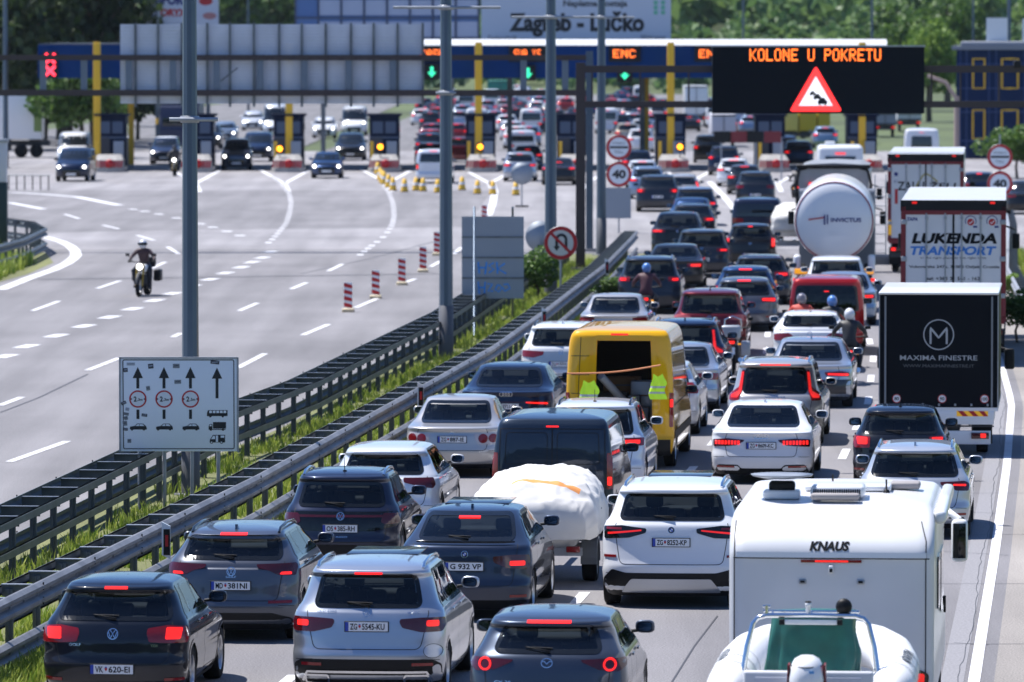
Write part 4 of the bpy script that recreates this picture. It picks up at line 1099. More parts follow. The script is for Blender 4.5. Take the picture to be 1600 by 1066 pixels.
def _cov(g):
    import mathutils.noise as mn
    N, K = 56, 30; vs = []; fs = []
    for j in range(K + 1):
        v = j / K
        for i in range(N):
            t = 2 * math.pi * i / N; c, s_ = math.cos(t), math.sin(t)
            fold = 1 + (.07 * math.sin(t * 7 + 2.2 * v) + .05 * math.sin(t * 13 + 5 * v + 1)) * min(1, v * 1.6) * (.4 + .6 * abs(c))
            w_ = .44 + .05 * v; d_ = .26 + .10 * v
            p = Vector((math.copysign(abs(c) ** .5, c) * w_ * fold, 1.35 + math.copysign(abs(s_) ** .6, s_) * d_ * fold, 2.04 - v * .82 + .02 * abs(c)))
            if j == 0: p.z -= .0
            p += Vector((1, .6, .3)) * mn.noise(p * 4) * .03
            vs.append(p)
    for j in range(K):
        for i in range(N): fs.append((j * N + i, j * N + (i + 1) % N, (j + 1) * N + (i + 1) % N, (j + 1) * N + i))
    b = len(vs); vs.append(Vector((0, 1.35, 2.085)))
    for i in range(N): fs.append((i, (i + 1) % N, b))
    g.add(vs, fs, mat('green_cover', (.012, .11, .085), .5, 0, .2, noise=.2, nscale=5), True)
sub(rb, 'console_cover', _cov)
def _ob(g):
    N = 24; vs = []; fs = []
    prof = [(1.12, .10, .14), (1.22, .15, .22), (1.38, .185, .28), (1.52, .19, .29), (1.63, .17, .265), (1.71, .13, .21), (1.745, .07, .12), (1.75, .001, .001)]
    for (z, a, b) in prof:
        for i in range(N):
            t = 2 * math.pi * i / N; c, s_ = math.cos(t), math.sin(t)
            vs.append((math.copysign(abs(c) ** .8, c) * a, -.28 + math.copysign(abs(s_) ** .8, s_) * b, z))
    for j in range(len(prof) - 1):
        for i in range(N): fs.append((j * N + i, j * N + (i + 1) % N, (j + 1) * N + (i + 1) % N, (j + 1) * N + i))
    g.add(vs, fs, WHITEM, True)
ob = sub(rb, 'outboard_motor', _ob)
sub(None, 'cowl_stripe', lambda g: [g.prism([(sg * .175, 1.66), (sg * .192, 1.66), (sg * .20, 1.40), (sg * .195, 1.40)], -.42, -.15, RBOX) for sg in (-1, 1)], ob)
sub(None, 'cowl_band', lambda g: g.tube([(math.cos(t) * .165, -.28 + math.sin(t) * .262, 1.655 + .01 * math.sin(t)) for t in np.linspace(math.pi, 2 * math.pi, 14)], .006, BLACK, 5), ob)
sub(None, 'cowl_lettering', lambda g: (text_on(g, '20', -.02, 1.70, .05, planefn(-.47), TXTK, height=.035), g.box((.06, -.565, 1.60), (.05, .01, .03), mat('blue_sticker', (.1, .3, .6), .4))), ob)
sub(None, 'motor_leg', lambda g: (g.box((0, -.24, .85), (.13, .2, .6), GALVD, bev=.04)), ob)
rt = vehicle('boat_trailer', 'galvanised trailer under the white inflatable boat at the bottom edge', 'trailer', 1262, 151.8)
sub(rt, 'frame', lambda g: trailer_frame(g, 1.9, 3.6, .55))
for sg in (-1, 1):
    wheel(rt, sg * .95, 1.4, .3, sg, True)
    sub(rt, 'support', lambda g: g.tube([(sg * .4, 1.0, .55), (sg * .5, 1.0, .95)], .03, GALV, 8))
    sub(rt, 'tail_light', lambda g: g.box((sg * .8, .04, .6), (.22, .05, .1), REDP, bev=.01))

# box trucks
def cab(root, y0, W_, H_, m, z0=.5, L_=1.9):
    def f(g):
        P = [(y0, z0), (y0 + L_, z0), (y0 + L_, z0 + (H_ - z0) * .45), (y0 + L_ - .25, H_ - .1), (y0 + L_ - .5, H_), (y0, H_)]
        g.prism(rpoly(P, .12), -W_ / 2, W_ / 2, m, axis='x')
    c = sub(root, 'cab', f)
    sub(None, 'windscreen', lambda g: g.add([(-W_ * .45, y0 + L_ + .012, z0 + (H_ - z0) * .47), (W_ * .45, y0 + L_ + .012, z0 + (H_ - z0) * .47), (W_ * .42, y0 + L_ - .2, H_ - .18), (-W_ * .42, y0 + L_ - .2, H_ - .18)], [(0, 1, 2, 3)], GLASSO), c)
    for sg in (-1, 1):
        sub(None, 'side_mirror', lambda g: (g.box((sg * (W_ / 2 + .28), y0 + L_ - .3, z0 + (H_ - z0) * .62), (.2, .12, .42), BLACK, bev=.04), g.tube([(sg * W_ / 2, y0 + L_ - .2, z0 + (H_ - z0) * .75), (sg * (W_ / 2 + .26), y0 + L_ - .3, z0 + (H_ - z0) * .72)], .025, BLACK, 6)), c)
        sub(None, 'side_window', lambda g: g.box((sg * (W_ / 2 + .003), y0 + L_ * .6, z0 + (H_ - z0) * .68), (.012, L_ * .42, .5), GLASSO), c)
    return c

mx = vehicle('box_truck', 'small truck with a plain black rear curtain and pale lettering, in the right lane', 'truck', 1466, 81.5)
sub(mx, 'cargo_box', lambda g: (g.box((0, 2.4, 2.02), (2.26, 4.7, 2.16), BLKT), g.box((0, 2.4, 3.12), (2.30, 4.8, .05), WHITEM, bev=.02), g.box((0, 2.4, .90), (2.28, 4.8, .07), WHITEM)))
for sg in (-1, 1): sub(mx, 'corner_post', lambda g: g.box((sg * 1.02, .025, 2.0), (.035, .03, 2.12), mat('grey_post', (.22, .24, .26), .5)))
for sg in (-1, 1): sub(mx, 'curtain_edge', lambda g: g.box((sg * 1.135, .03, 2.0), (.02, .05, 2.16), GALV))
def lett(root, items, y, name='lettering'):
    g = MB(); f = planefn(y)
    for (t, x_, z_, h_, w_, m_, kw) in items: text_on(g, t, x_, z_, h_, f, m_, off=.002, height=h_, width=w_, **kw)
    return g.build(name, root, normals=False)
lett(mx, [('MAXIMA FINESTRE', 0, 1.885, .095, 1.48, LGT, dict(bold=.01)), ('WWW.MAXIMAFINESTRE.IT', 0, 1.73, .06, 1.36, GREYL, {})], .045)
def _ml(g):
    f = planefn(.045); ribbon(g, circ(0, 2.33, .285, 40), .022, f, LGT, .003, True); ribbon(g, [(-.155, 2.15), (-.155, 2.46), (0, 2.27), (.155, 2.46), (.155, 2.15)], .038, f, LGT, .003)
sub(mx, 'logo', _ml)
for i, (q, t_) in enumerate(((-.80, '80'), (.07, '90'), (.88, '100'))):
    sub(mx, 'speed_sticker', lambda g: (patch(g, circ(q, 1.10, .085, 20), planefn(.045), PLATEW, .003, .001), ribbon(g, circ(q, 1.10, .078, 20), .014, planefn(.045), REDM, .005, True), text_on(g, t_, q, 1.10, .07, planefn(.045), TXTK, off=.006, height=.065, bold=.02)))
sub(mx, 'curtain_buckles', lambda g: [g.box((q, .035, .985), (.04, .02, .05), GALV, bev=.008) for q in np.linspace(-.92, .94, 7)])
sub(mx, 'tail_board', lambda g: (g.box((0, .03, .74), (2.12, .08, .26), WHITEM, bev=.01), g.box((0, .0, .58), (2.12, .05, .03), DKG), g.box((.1, -.02, .55), (.06, .04, .14), BLACK), [g.box((q, -.015, .60), (.03, .02, .03), DKG) for q in (-.2, .38, .6)]))
def _hz(g):
    f = planefn(-.012); x0, x1, z0, z1 = .35, .95, .77, .87
    patch(g, [(x0, z0), (x1, z0), (x1, z1), (x0, z1)], f, YELR, .002, .001)
    for k in range(3):
        a = x0 + .02 + k * .2; patch(g, [(a + .1, z0), (a + .2 if a + .2 < x1 else x1, z0), (a + .1, z1), (a, z1)], f, REDM, .004, .001)
sub(mx, 'hazard_board', _hz)
sub(mx, 'blue_badge', lambda g: g.box((-.1, -.013, .83), (.1, .006, .1), PLATEB))
sub(mx, 'bumper', lambda g: g.box((0, .05, .36), (2.0, .1, .26), WHITEM, bev=.01))
for sg in (-1, 1):
    t = sub(mx, 'tail_light', lambda g: g.box((sg * .80, -.015, .40), (.34, .05, .12), REDD, bev=.01))
    sub(None, 'lit_lamp', lambda g: g.box((sg * .86, -.043, .40), (.10, .012, .08), LIT), t)
    wheel(mx, sg * .82, 1.3, .36, sg, True); wheel(mx, sg * .82, 5.4, .36, sg, True)
    sub(mx, 'mudguard', lambda g: g.box((sg * .82, .8, .45), (.4, .03, .5), BLACK))
sub(mx, 'chassis', lambda g: g.box((0, 2.8, .6), (.8, 5.4, .25), DKG))
cab(mx, 4.9, 2.0, 2.25, WHT, .4, 1.9)

def semi(name, label, x, s, doors, yaw=.078, L_=13.4, H_=4.03):
    r_ = vehicle(name, label, 'truck', x, s, yaw, 'articulated trucks in the right lanes')
    sub(r_, 'trailer_box', lambda g: (g.box((0, L_ / 2 + .06, (H_ + 1.15) / 2), (2.54, L_, H_ - 1.15), WHT), g.box((0, L_ / 2, 1.08), (2.5, L_, .14), RBOX)))
    sub(r_, 'door_frame', lambda g: (g.box((0, .04, H_ - .13), (2.58, .12, .26), BLACK), g.box((0, .02, H_ - .30), (2.5, .1, .10), RBOX), [g.box((sg * 1.22, .04, 2.5), (.12, .12, 2.75), RBOX) for sg in (-1, 1)], g.box((0, .04, 1.14), (2.58, .12, .12), RBOX)))
    for sg in (-1, 1):
        d = sub(r_, 'rear_door', lambda g: g.box((sg * .585, .02, 2.47), (1.14, .06, 2.56), WHT))
        sub(None, 'locking_bars', lambda g: [(g.tube([(sg * q, -.03, 1.2), (sg * q, -.03, 3.72)], .018, GALV, 8), [g.box((sg * q, -.03, z), (.07, .05, .06), GALV, bev=.01) for z in (1.3, 2.0, 2.9, 3.6)]) for q in (.20, .66)], d)
        sub(None, 'hinge', lambda g: [g.box((sg * 1.2, -.02, z), (.14, .06, .12), GALV, bev=.015) for z in (1.7, 2.6, 3.5)], d)
        sub(r_, 'marker_lamp', lambda g: g.box((sg * .95, -.03, H_ - .06), (.12, .04, .05), LITO))
        t = sub(r_, 'tail_light', lambda g: g.box((sg * 1.0, .0, .82), (.42, .06, .14), REDD, bev=.01)); sub(None, 'lit_lamp', lambda g: g.box((sg * 1.08, -.035, .82), (.14, .012, .1), LIT), t)
        for yy in (1.9, 3.2, 4.5): wheel(r_, sg * 1.05, yy, .5, sg, True, 1)
        wheel(r_, sg * 1.05, L_ + 1.8, .5, sg, True, 1)
        sub(r_, 'side_skirt', lambda g: g.box((sg * 1.25, 7.5, .8), (.04, 3.6, .6), GALVD))
        sub(r_, 'mud_flap', lambda g: g.box((sg * 1.0, 1.2, .55), (.5, .02, .6), BLACK))
    sub(r_, 'centre_seal', lambda g: g.box((0, -.012, 2.47), (.05, .03, 2.56), BLACK))
    sub(r_, 'bumper', lambda g: (g.box((0, .1, .62), (2.4, .12, .16), DKG), g.box((0, .0, .40), (.52, .02, .12), PLATEW)))
    sub(r_, 'chassis', lambda g: g.box((0, 6.5, .85), (.9, 12.5, .3), DKG))
    cab(r_, L_ + .7, 2.5, 3.7, WHT, .6, 2.2)
    doors(r_); return r_
NAVY = mat('navy_lettering', (.02, .03, .18), .5)
def d_luk(r_):
    lett(r_, [('LUKENDA', .02, 3.10, .26, 2.08, TXTK, dict(bold=.05, shear=.2)), ('TRANSPORT', 0, 2.80, .22, 2.1, BLUT, dict(bold=.04, shear=.2)), ('in the right place at the right time', 0, 2.62, .07, 1.6, TXTK, {}),
              ('Vukovarska 247b, 31000 Osijek, Croatia', .02, 2.40, .09, 2.2, TXTK, dict(bold=.02)), ('tel: +385 31 561 - 162', 0, 2.12, .085, 1.3, TXTK, dict(bold=.02)), ('fax: +385 31 559 - 062', 0, 1.97, .085, 1.3, TXTK, dict(bold=.02)),
              ('www.lukenda-transport.hr', 0, 1.82, .08, 1.3, TXTK, {}), ('e-mail: info@lukenda-transport.hr', 0, 1.58, .09, 1.7, TXTK, dict(bold=.02)), ('TAPA', -1.0, 3.57, .09, .26, NAVY, dict(bold=.04, shear=.2))], -.012)
    for q in (.42, .94):
        def f(g):
            p = planefn(-.012); ribbon(g, circ(q, 3.52, .13, 20, None, -30, 210), .02, p, NAVY, .003); patch(g, circ(q, 3.50, .085, 16), p, REDM, .002, .001)
            ribbon(g, [(q - .04, 3.50), (q - .01, 3.46), (q + .05, 3.54)], .018, p, PLATEW, .005); patch(g, [(q + .06, 3.36), (q + .16, 3.36), (q + .16, 3.41), (q + .06, 3.41)], p, NAVY, .002, .001)
        sub(r_, 'certificate_sticker', f)
    sub(r_, 'grey_patch', lambda g: g.box((1.06, -.014, 1.85), (.22, .006, .34), mat('grey_sticker', (.2, .22, .24), .5)))
    for sg in (-1, 1): sub(r_, 'yellow_reflector', lambda g: (g.box((sg * 1.06, -.02, 1.52), (.18, .01, .16), YELR), g.box((sg * 1.06, -.015, 1.52), (.22, .008, .2), RBOX)))
def d_zag(r_):
    lett(r_, [('ZALU', -.50, 2.95, .30, .90, TXTK, dict(bold=.02)), ('\u017dELJ', .55, 2.95, .32, .95, TXTK, dict(bold=.02, shear=.1)), ('KRONE', -1.02, 3.1, .1, .1, NAVY, {})], -.012)
    def f(g):
        p = planefn(-.012); ribbon(g, [(-.35, 2.9), (-.1, 3.3), (.0, 3.38), (.15, 3.3), (.4, 3.1)], .05, p, mat('gold_paint', (.4, .32, .08), .4), .003)
    sub(r_, 'emblem', f)
    sub(r_, 'blue_mark', lambda g: (g.box((-1.0, -.015, 3.35), (.12, .006, .12), NAVY), g.box((-.99, -.015, 2.6), (.1, .006, .5), REDM)))
    for sg in (-1, 1): sub(r_, 'yellow_reflector', lambda g: g.box((sg * 1.2, -.03, 1.55), (.1, .01, .5), YELR))
semi('articulated_truck', 'white trailer truck lettered in black and blue, just ahead of the black box truck', 1489, 64, d_luk)
semi('articulated_truck', 'white trailer truck with dark red door frame, farther of the two lettered trailers', 1446, 46.3, d_zag, .075)

# tanker
tk = vehicle('tanker_truck', 'silver-white tanker with a round red-ringed end, left of the lettered trailers', 'truck', 1303, 51.5, .058)
TPM0 = mat('grey_cab', (.18, .2, .23), .35, .3)
TKM = mat('tank_shell', (.78, .79, .82), .3, 0, .4)
def _tank(g):
    M = Matrix.Translation((0, 0, 2.41)) @ Matrix.Rotation(-math.pi / 2, 4, 'X')
    g.lathe([(.001, .0), (.5, .02), (.85, .06), (1.08, .13), (1.17, .2), (1.22, .32), (1.22, 10.0), (1.0, 10.3), (.001, 10.5)], TKM, 48, M)
sub(tk, 'tank', _tank)
def tkend(r, a): return Vector((math.cos(a) * r, .02 + .2 * (r / 1.2) ** 3.2, 2.41 + math.sin(a) * r))
sub(tk, 'end_ring', lambda g: g.tube([tkend(1.175, t) + Vector((0, -.015, 0)) for t in np.linspace(0, 2 * math.pi, 49)[:-1]], .022, mat('ring_red', (.3, .02, .04), .4), 6, closed=True))
def tkfn(x, z):
    r = math.hypot(x, z - 2.41); return (x, .19 * (min(r, 1.2) / 1.2) ** 3.2 - .01, z)
tkfn.out = lambda p: Vector((0, -1, 0))
g = MB(); text_on(g, 'INVICTUS', .36, 2.44, .1, tkfn, NAVY, height=.13, width=.92, bold=.03); ribbon(g, [(-.78, 2.45), (-.3, 2.52)], .04, tkfn, REDM, .01); ribbon(g, [(-.29, 2.30), (-.29, 2.60)], .05, tkfn, NAVY, .01); ribbon(g, [(-.20, 2.32), (-.20, 2.60)], .04, tkfn, NAVY, .01); text_on(g, 'GT', 0, 2.02, .1, tkfn, PLATEW, height=.09, width=.25); g.build('lettering', tk, normals=False)
sub(tk, 'chassis', lambda g: (g.box((0, 5, .95), (1.0, 10, .35), DKG), g.prism([(-.6, 1.35), (.6, 1.35), (.42, .95), (-.42, .95)], .3, .5, RBOX), g.box((0, .2, .9), (2.3, .1, .12), RBOX)))
for sg in (-1, 1):
    sub(tk, 'mudguard', lambda g: g.box((sg * 1.13, 1.0, 1.05), (.22, 1.2, .6), TKM, bev=.08))
    t = sub(tk, 'tail_light', lambda g: g.box((sg * .95, .12, .88), (.5, .06, .16), mat('amber_lens', (.7, .3, .02), .3, emit=(1, .4, .02), es=.5), bev=.02))
    sub(tk, 'marker_lamp', lambda g: g.box((sg * 1.18, .1, .62), (.12, .05, .1), LIT))
    for yy in (1.2, 2.5, 3.8, 11.5): wheel(tk, sg * 1.02, yy, .5, sg, True, 1)
sub(tk, 'ladder', lambda g: ([g.tube([(1.22 + q, 10.2, 1.0), (1.22 + q, 10.2, 3.6)], .02, GALV, 6) for q in (0, .35)], [g.tube([(1.22, 10.2, z), (1.57, 10.2, z)], .015, GALV, 5) for z in np.arange(1.1, 3.5, .3)]))
cab(tk, 10.6, 2.4, 3.1, TPM0, .6, 2.2)

# grey tipper trailer ahead of the tanker
tp = vehicle('tipper_truck', 'grey rounded tipper trailer ahead of the tanker, with two high red lamps', 'truck', 1302, 44.5, .07)
TPM = mat('tipper_grey', (.34, .36, .39), .35, .4, noise=.12, nscale=2)
sub(tp, 'tipper_body', lambda g: (g.prism(rpoly([(-1.15, 1.3), (1.15, 1.3), (1.25, 3.4), (-1.25, 3.4)], .35), .1, 8, TPM), g.box((0, .08, 3.42), (2.6, .25, .14), BLACK, bev=.04)))
sub(tp, 'tarpaulin_roof', lambda g: g.prism([(-1.2, 3.4), (1.2, 3.4), (.9, 3.5), (0, 3.54), (-.9, 3.5)], .2, 8, mat('grey_tarpaulin', (.22, .24, .27), .7)))
sub(tp, 'frame_rails', lambda g: [g.tube([(sg * 1.2, .0, .9), (sg * 1.32, .0, 2.8), (sg * 1.2, .02, 3.3), (sg * .8, .02, 3.42)], .05, BLACK, 8) for sg in (-1, 1)])
for sg in (-1, 1):
    sub(tp, 'lamp', lambda g: g.box((sg * .8, .02, 2.78), (.14, .08, .18), LIT, bev=.03))
    sub(tp, 'tail_light', lambda g: g.box((sg * .9, .05, .9), (.4, .06, .14), REDD))
    for yy in (1.5, 2.8): wheel(tp, sg * 1.02, yy, .5, sg, True, 1)
sub(tp, 'chassis', lambda g: g.box((0, 4, .95), (.9, 8, .4), DKG))
cab(tp, 8.4, 2.4, 3.2, WHT, .6, 2.1)
# second covered boat
cb2 = vehicle('covered_boat', 'second boat under a white cover, left of the tanker', 'boat', 1234, 44.0, .08)
sub(cb2, 'tarpaulin', lambda g: tarp(g, 1.35, 4.2, 1.3, 2.0, 8))
sub(cb2, 'hull', lambda g: g.box((0, 2.1, 1.12), (1.3, 3.6, .5), WHT, bev=.2))
bt2 = vehicle('boat_trailer', 'boat trailer with small wheels under the second covered boat, left of the tanker', 'trailer', 1234, 43.9, .08)
sub(bt2, 'frame', lambda g: trailer_frame(g, 1.6, 4.2, .6))
for sg in (-1, 1):
    wheel(bt2, sg * .85, 1.4, .3, sg, True, 1); sub(bt2, 'support', lambda g: g.tube([(sg * .4, 1.0, .6), (sg * .5, 1.0, 1.05)], .03, GALV, 8)); sub(bt2, 'tail_light', lambda g: g.box((sg * .7, .04, .68), (.22, .05, .1), REDP, bev=.01))
# ------------------------------------------------------------------ ground, roads, markings
def sheet(name, polys, z, m, kind='structure'):
    g = MB()
    for p in polys: g.add([(a, b, z) for a, b in p], [tuple(range(len(p)))], m)
    return tag(g.build(name), kind=kind)
def asphalt(name, c=None, sc=1.0):
    if name in MATS: return MATS[name]
    m = mat(name, c, .85); t = m.node_tree; b = t.nodes['Principled BSDF']; c = lin(c)
    tc = t.nodes.new('ShaderNodeTexCoord')
    def nz(s, d, st=(1, 1, 1)):
        mp = t.nodes.new('ShaderNodeMapping'); mp.inputs['Scale'].default_value = st; t.links.new(tc.outputs['Object'], mp.inputs[0])
        n = t.nodes.new('ShaderNodeTexNoise'); n.inputs['Scale'].default_value = s; n.inputs['Detail'].default_value = d; t.links.new(mp.outputs[0], n.inputs['Vector']); return n
    a, f, w = nz(.12, 5), nz(38, 4), nz(.9, 4, (1.0, .05, 1))
    def rng(n, lo, hi, f0=.3, f1=.7):
        r = t.nodes.new('ShaderNodeMapRange'); r.inputs['From Min'].default_value = f0; r.inputs['From Max'].default_value = f1
        r.inputs['To Min'].default_value = lo; r.inputs['To Max'].default_value = hi; t.links.new(n.outputs['Fac'], r.inputs['Value']); return r
    x1, x2, x3 = rng(a, .82, 1.1), rng(f, .58, 1.42), rng(w, .76, 1.12)
    def mul(p, q):
        n = t.nodes.new('ShaderNodeMath'); n.operation = 'MULTIPLY'; t.links.new(p.outputs[0], n.inputs[0]); t.links.new(q.outputs[0], n.inputs[1]); return n
    k = mul(mul(x1, x2), x3)
    v = t.nodes.new('ShaderNodeVectorMath'); v.operation = 'SCALE'; v.inputs[0].default_value = c; t.links.new(k.outputs[0], v.inputs['Scale'])
    t.links.new(v.outputs[0], b.inputs['Base Color'])
    bp = t.nodes.new('ShaderNodeBump'); bp.inputs['Strength'].default_value = .25; bp.inputs['Distance'].default_value = .01; t.links.new(f.outputs['Fac'], bp.inputs['Height']); t.links.new(bp.outputs[0], b.inputs['Normal'])
    return m
ASPH = asphalt('asphalt', (.200, .192, .198)); ASPH2 = asphalt('pale_asphalt', (.27, .26, .268)); CONC = asphalt('shoulder_concrete', (.30, .275, .25)); SOIL = asphalt('verge_soil', (.16, .17, .06))
CONCR = asphalt('concrete', (.32, .31, .30))
MARK = mat('road_paint', (.66, .66, .68), .7, noise=.12, nscale=3)
EZ = [60, 80, 100, 120, 140, 160, 185, 220, 260, 300]; EX = [4.05, 5.8, 7.57, 9.3, 10.95, 12.2, 13.3, 15.2, 17.5, 19.5]
AZ = [60, 80, 102.6, 128.3, 145, 163.4, 197.5, 223, 233]; AX = [-8.4, -6.4, -4.1, -1.87, -.45, .785, 2.88, 4.15, 4.6]
BZ = [60, 92.8, 120.8, 131, 163, 204, 225]; BX = [-10.1, -7.43, -5.17, -4.0, -1.47, .9, 2.2]
edge = lambda z: float(np.interp(z, EZ, EX)); railA = lambda z: float(np.interp(z, AZ, AX)); railB = lambda z: float(np.interp(z, BZ, BX))
# terrain: flat to 640 m, then rising to wooded hills
def terr(x, y):
    t = max(0, min(1, (y - 850) / 140)); b = 7.3 * t * t * (3 - 2 * t)
    u = max(0, (y - 960) / 900)
    return b + 26 * min(1.6, u) ** 1.3 * (1 + .25 * math.sin(x * .004 + 1) + .12 * math.sin(x * .013)) - .05
gx = list(np.linspace(-700, 900, 65)); gy = [-400, 40, 300, 600, 800] + list(np.linspace(850, 1000, 20)) + list(np.linspace(1050, 3000, 30))
g = MB(); vs = [(x, y, terr(x, y)) for y in gy for x in gx]; n = len(gx)
g.add(vs, [(j * n + i, j * n + i + 1, (j + 1) * n + i + 1, (j + 1) * n + i) for j in range(len(gy) - 1) for i in range(n - 1)], mat('meadow', (.075, .10, .035), .9, noise=.35, nscale=.03), True)
tag(g.build('ground'), kind='structure')
g = MB(); zz = list(np.arange(55, 236, 4.0))
R1 = [(railA(z) + .55, z) for z in zz] + [(edge(z) + .25, z) for z in zz[::-1]]
L1 = [(-75, 55), (-75, 240)] + [(railB(z) - .75, z) for z in zz[::-1]]
sheet('right_carriageway_asphalt', [R1], 0, ASPH); sheet('left_carriageway_asphalt', [L1[::-1]], 0, asphalt('asphalt_left', (.205, .197, .203)))
sheet('plaza_asphalt', [[(-75, 240), (24, 240), (24, 235), (edge(235) + .25, 235), (railA(235) + .55, 235), (railB(235) - .75, 235), (-75, 235)][::-1]], -.004, asphalt('asphalt_left'))
sheet('plaza_concrete', [[(-80, 240), (34, 240), (36, 400), (32, 440), (-60, 440), (-80, 400)]], .0, ASPH2)
sheet('far_road', [[(-13, 440), (20, 440), (24, 850), (-6, 850)], [(-42, 440), (-15, 440), (-12, 850), (-30, 850)]], .004, asphalt('far_asphalt', (.17, .165, .17)))
sheet('plaza_patch', [[(-26, 248), (-17, 262), (-2, 268), (-1, 330), (-26, 330)], [(-30, 300), (-28, 338), (-40, 338), (-40, 300)]], .004, asphalt('asphalt_left'))
sheet('road_shoulder', [[(edge(z) + .25, z) for z in zz] + [(edge(z) + 2.3, z) for z in zz[::-1]]], .0, CONC)
sheet('median_soil', [[(railB(z) - .75, z) for z in zz] + [(railA(z) + .55, z) for z in zz[::-1]]], .006, SOIL)
sheet('verge_soil', [[(edge(z) + 2.3, z) for z in zz] + [(edge(z) + 40, z) for z in zz[::-1]]], -.01, SOIL)
MK = []
def mark(pts, w, z=.008, name='road_marking'):
    """painted stripe through ground points (X,Y)"""
    g = MB(); n = len(pts); A = [np.array(p[:2], float) for p in pts]; vs = []
    for i in range(n):
        t = A[min(i + 1, n - 1)] - A[max(i - 1, 0)]; t = t / (np.linalg.norm(t) + 1e-9); q = np.array((-t[1], t[0])) * w / 2
        vs += [(*(A[i] + q), z), (*(A[i] - q), z)]
    g.add(vs, [(2 * i, 2 * i + 1, 2 * i + 3, 2 * i + 2) for i in range(n - 1)], MARK)
    MK.append(g); return g
def G2(px, py): v = ray(px, py); return (v.x, v.y)
def pmark(pts, w): return mark([G2(*p) for p in pts], w)
mark([(edge(z), z) for z in zz], .15)
for off, ph in ((3.15, 141), (5.85, 145), (8.6, 142)):
    for k in range(-9, 9):
        z0 = ph + k * 9 - 1.5
        if 62 < z0 < 222: mark([(edge(z) - off, z) for z in (z0, z0 + 1.5, z0 + 3)], .16)
for a, b in [((15, 722), (105, 690)), ((0, 634), (34, 621)), ((137, 579), (186, 560)), ((372, 575), (414, 553)), ((152, 451), (188, 439)), ((51, 486), (92, 471)), ((236, 420), (258, 410)), ((262, 386), (279, 397)), ((214, 368), (241, 376)), ((160, 352), (186, 358)),
             ((101, 335), (124, 342)), ((374, 486), (402, 474)), ((455, 452), (479, 442)), ((513, 424), (535, 413)), ((473, 524), (514, 507)), ((556, 481), (589, 467)), ((622, 446), (649, 436)), ((673, 417), (689, 408)), ((709, 397), (721, 387)), ((270, 527), (283, 521))]:
    pmark([a, b], .17)
for cx, cy in [(8, 557), (42, 541.5), (88, 525), (131, 510), (171, 496), (207, 483), (241.5, 470), (269, 459), (300, 447), (328, 437), (352, 427), (377, 418), (394, 410), (410, 403), (422, 394)]:
    X, Y = G2(cx, cy); mark([(X - .12, Y - .9), (X + .12, Y + .9)], .42)
def curve_blocks(pp, w=.24, ln=1.3):
    P = [np.array(G2(*p)) for p in pp]
    for a, b in zip(P[:-1], P[1:]):
        d = b - a; L_ = np.linalg.norm(d); k = max(1, int(L_ / 3.2))
        for i in range(k):
            c = a + d * (i + .5) / k; u = d / L_ * min(ln, L_ / k * .55) / 2; mark([tuple(c - u), tuple(c + u)], w)
curve_blocks([(417, 382), (428, 372), (439, 359), (446, 351), (450, 342), (453, 331), (455, 317), (452, 303), (440, 288), (425, 276)])
curve_blocks([(560, 401), (572, 391), (584, 382), (594, 375), (603, 367), (608, 360), (613, 351), (616, 337), (614, 317), (607, 300), (596, 286)])
curve_blocks([(200, 326), (235, 332), (262, 338), (290, 344), (320, 352), (345, 359), (365, 365), (385, 372)], .4, 1.2)
pmark([(763, 337), (770, 318), (773, 300), (768, 284)], .35)
pmark([(0, 453), (45, 435), (84, 421.5), (104, 412), (115, 404), (119, 399), (117, 392), (110, 385), (96, 378), (70, 370.5)], .42)
pmark([(17, 301), (70, 304), (121, 308), (186, 321)], .5); pmark([(15, 317), (68, 327)], .4)
pmark([(1108, 284), (1130, 306), (1150, 330)], .3)
for xi in (306, 445, 605, 765, 915, 1075, 1215):
    pmark([(xi - 42, 264), (xi, 287)], .26); pmark([(xi + 42, 264), (xi, 287)], .26); pmark([(xi, 287), (xi + 6, 300)], .26)
g = MB()
for q in MK: g.add(q.v, q.f, MARK)
tag(g.build('road_markings'), kind='structure')
g = MB(); MK2 = MK; MK = []
TAR = mat('tar', (.05, .05, .055), .6)
for pts, w in (([(1121, 963), (1085, 1010), (1050, 1066)], .025), ([(60, 437), (300, 434), (500, 431), (700, 428)], .35), ([(137, 585), (60, 622), (0, 645)], .05), ([(1505, 800), (1560, 803)], .03), ([(1470, 862), (1575, 868)], .03), ([(1490, 1005), (1545, 1008)], .03), ([(700, 372), (580, 404), (470, 428)], .06)):
    mark([G2(*p) for p in pts], w, .005)
for k in range(14):
    z0 = 66 + k * 9.3; mark([(edge(z0) - 1.5, z0), (edge(z0) + 1.9, z0 + .1)], .03, .005)
rk_ = random.Random(4)
mark([(edge(z) - .17 + rk_.uniform(-.02, .02) + .03 * math.sin(z * .37), z) for z in np.arange(60, 200, .7)], .010, .007)
for q in MK: g.add(q.v, q.f, TAR)
tag(g.build('tar_joints'), kind='structure')
sheet('worn_edge_strip', [[(edge(z) - .13, z) for z in zz] + [(edge(z) - .42, z) for z in zz[::-1]]], .004, mat('worn_paint', (.235, .23, .24), .85, noise=.25, nscale=30))
for q in ():
    pass

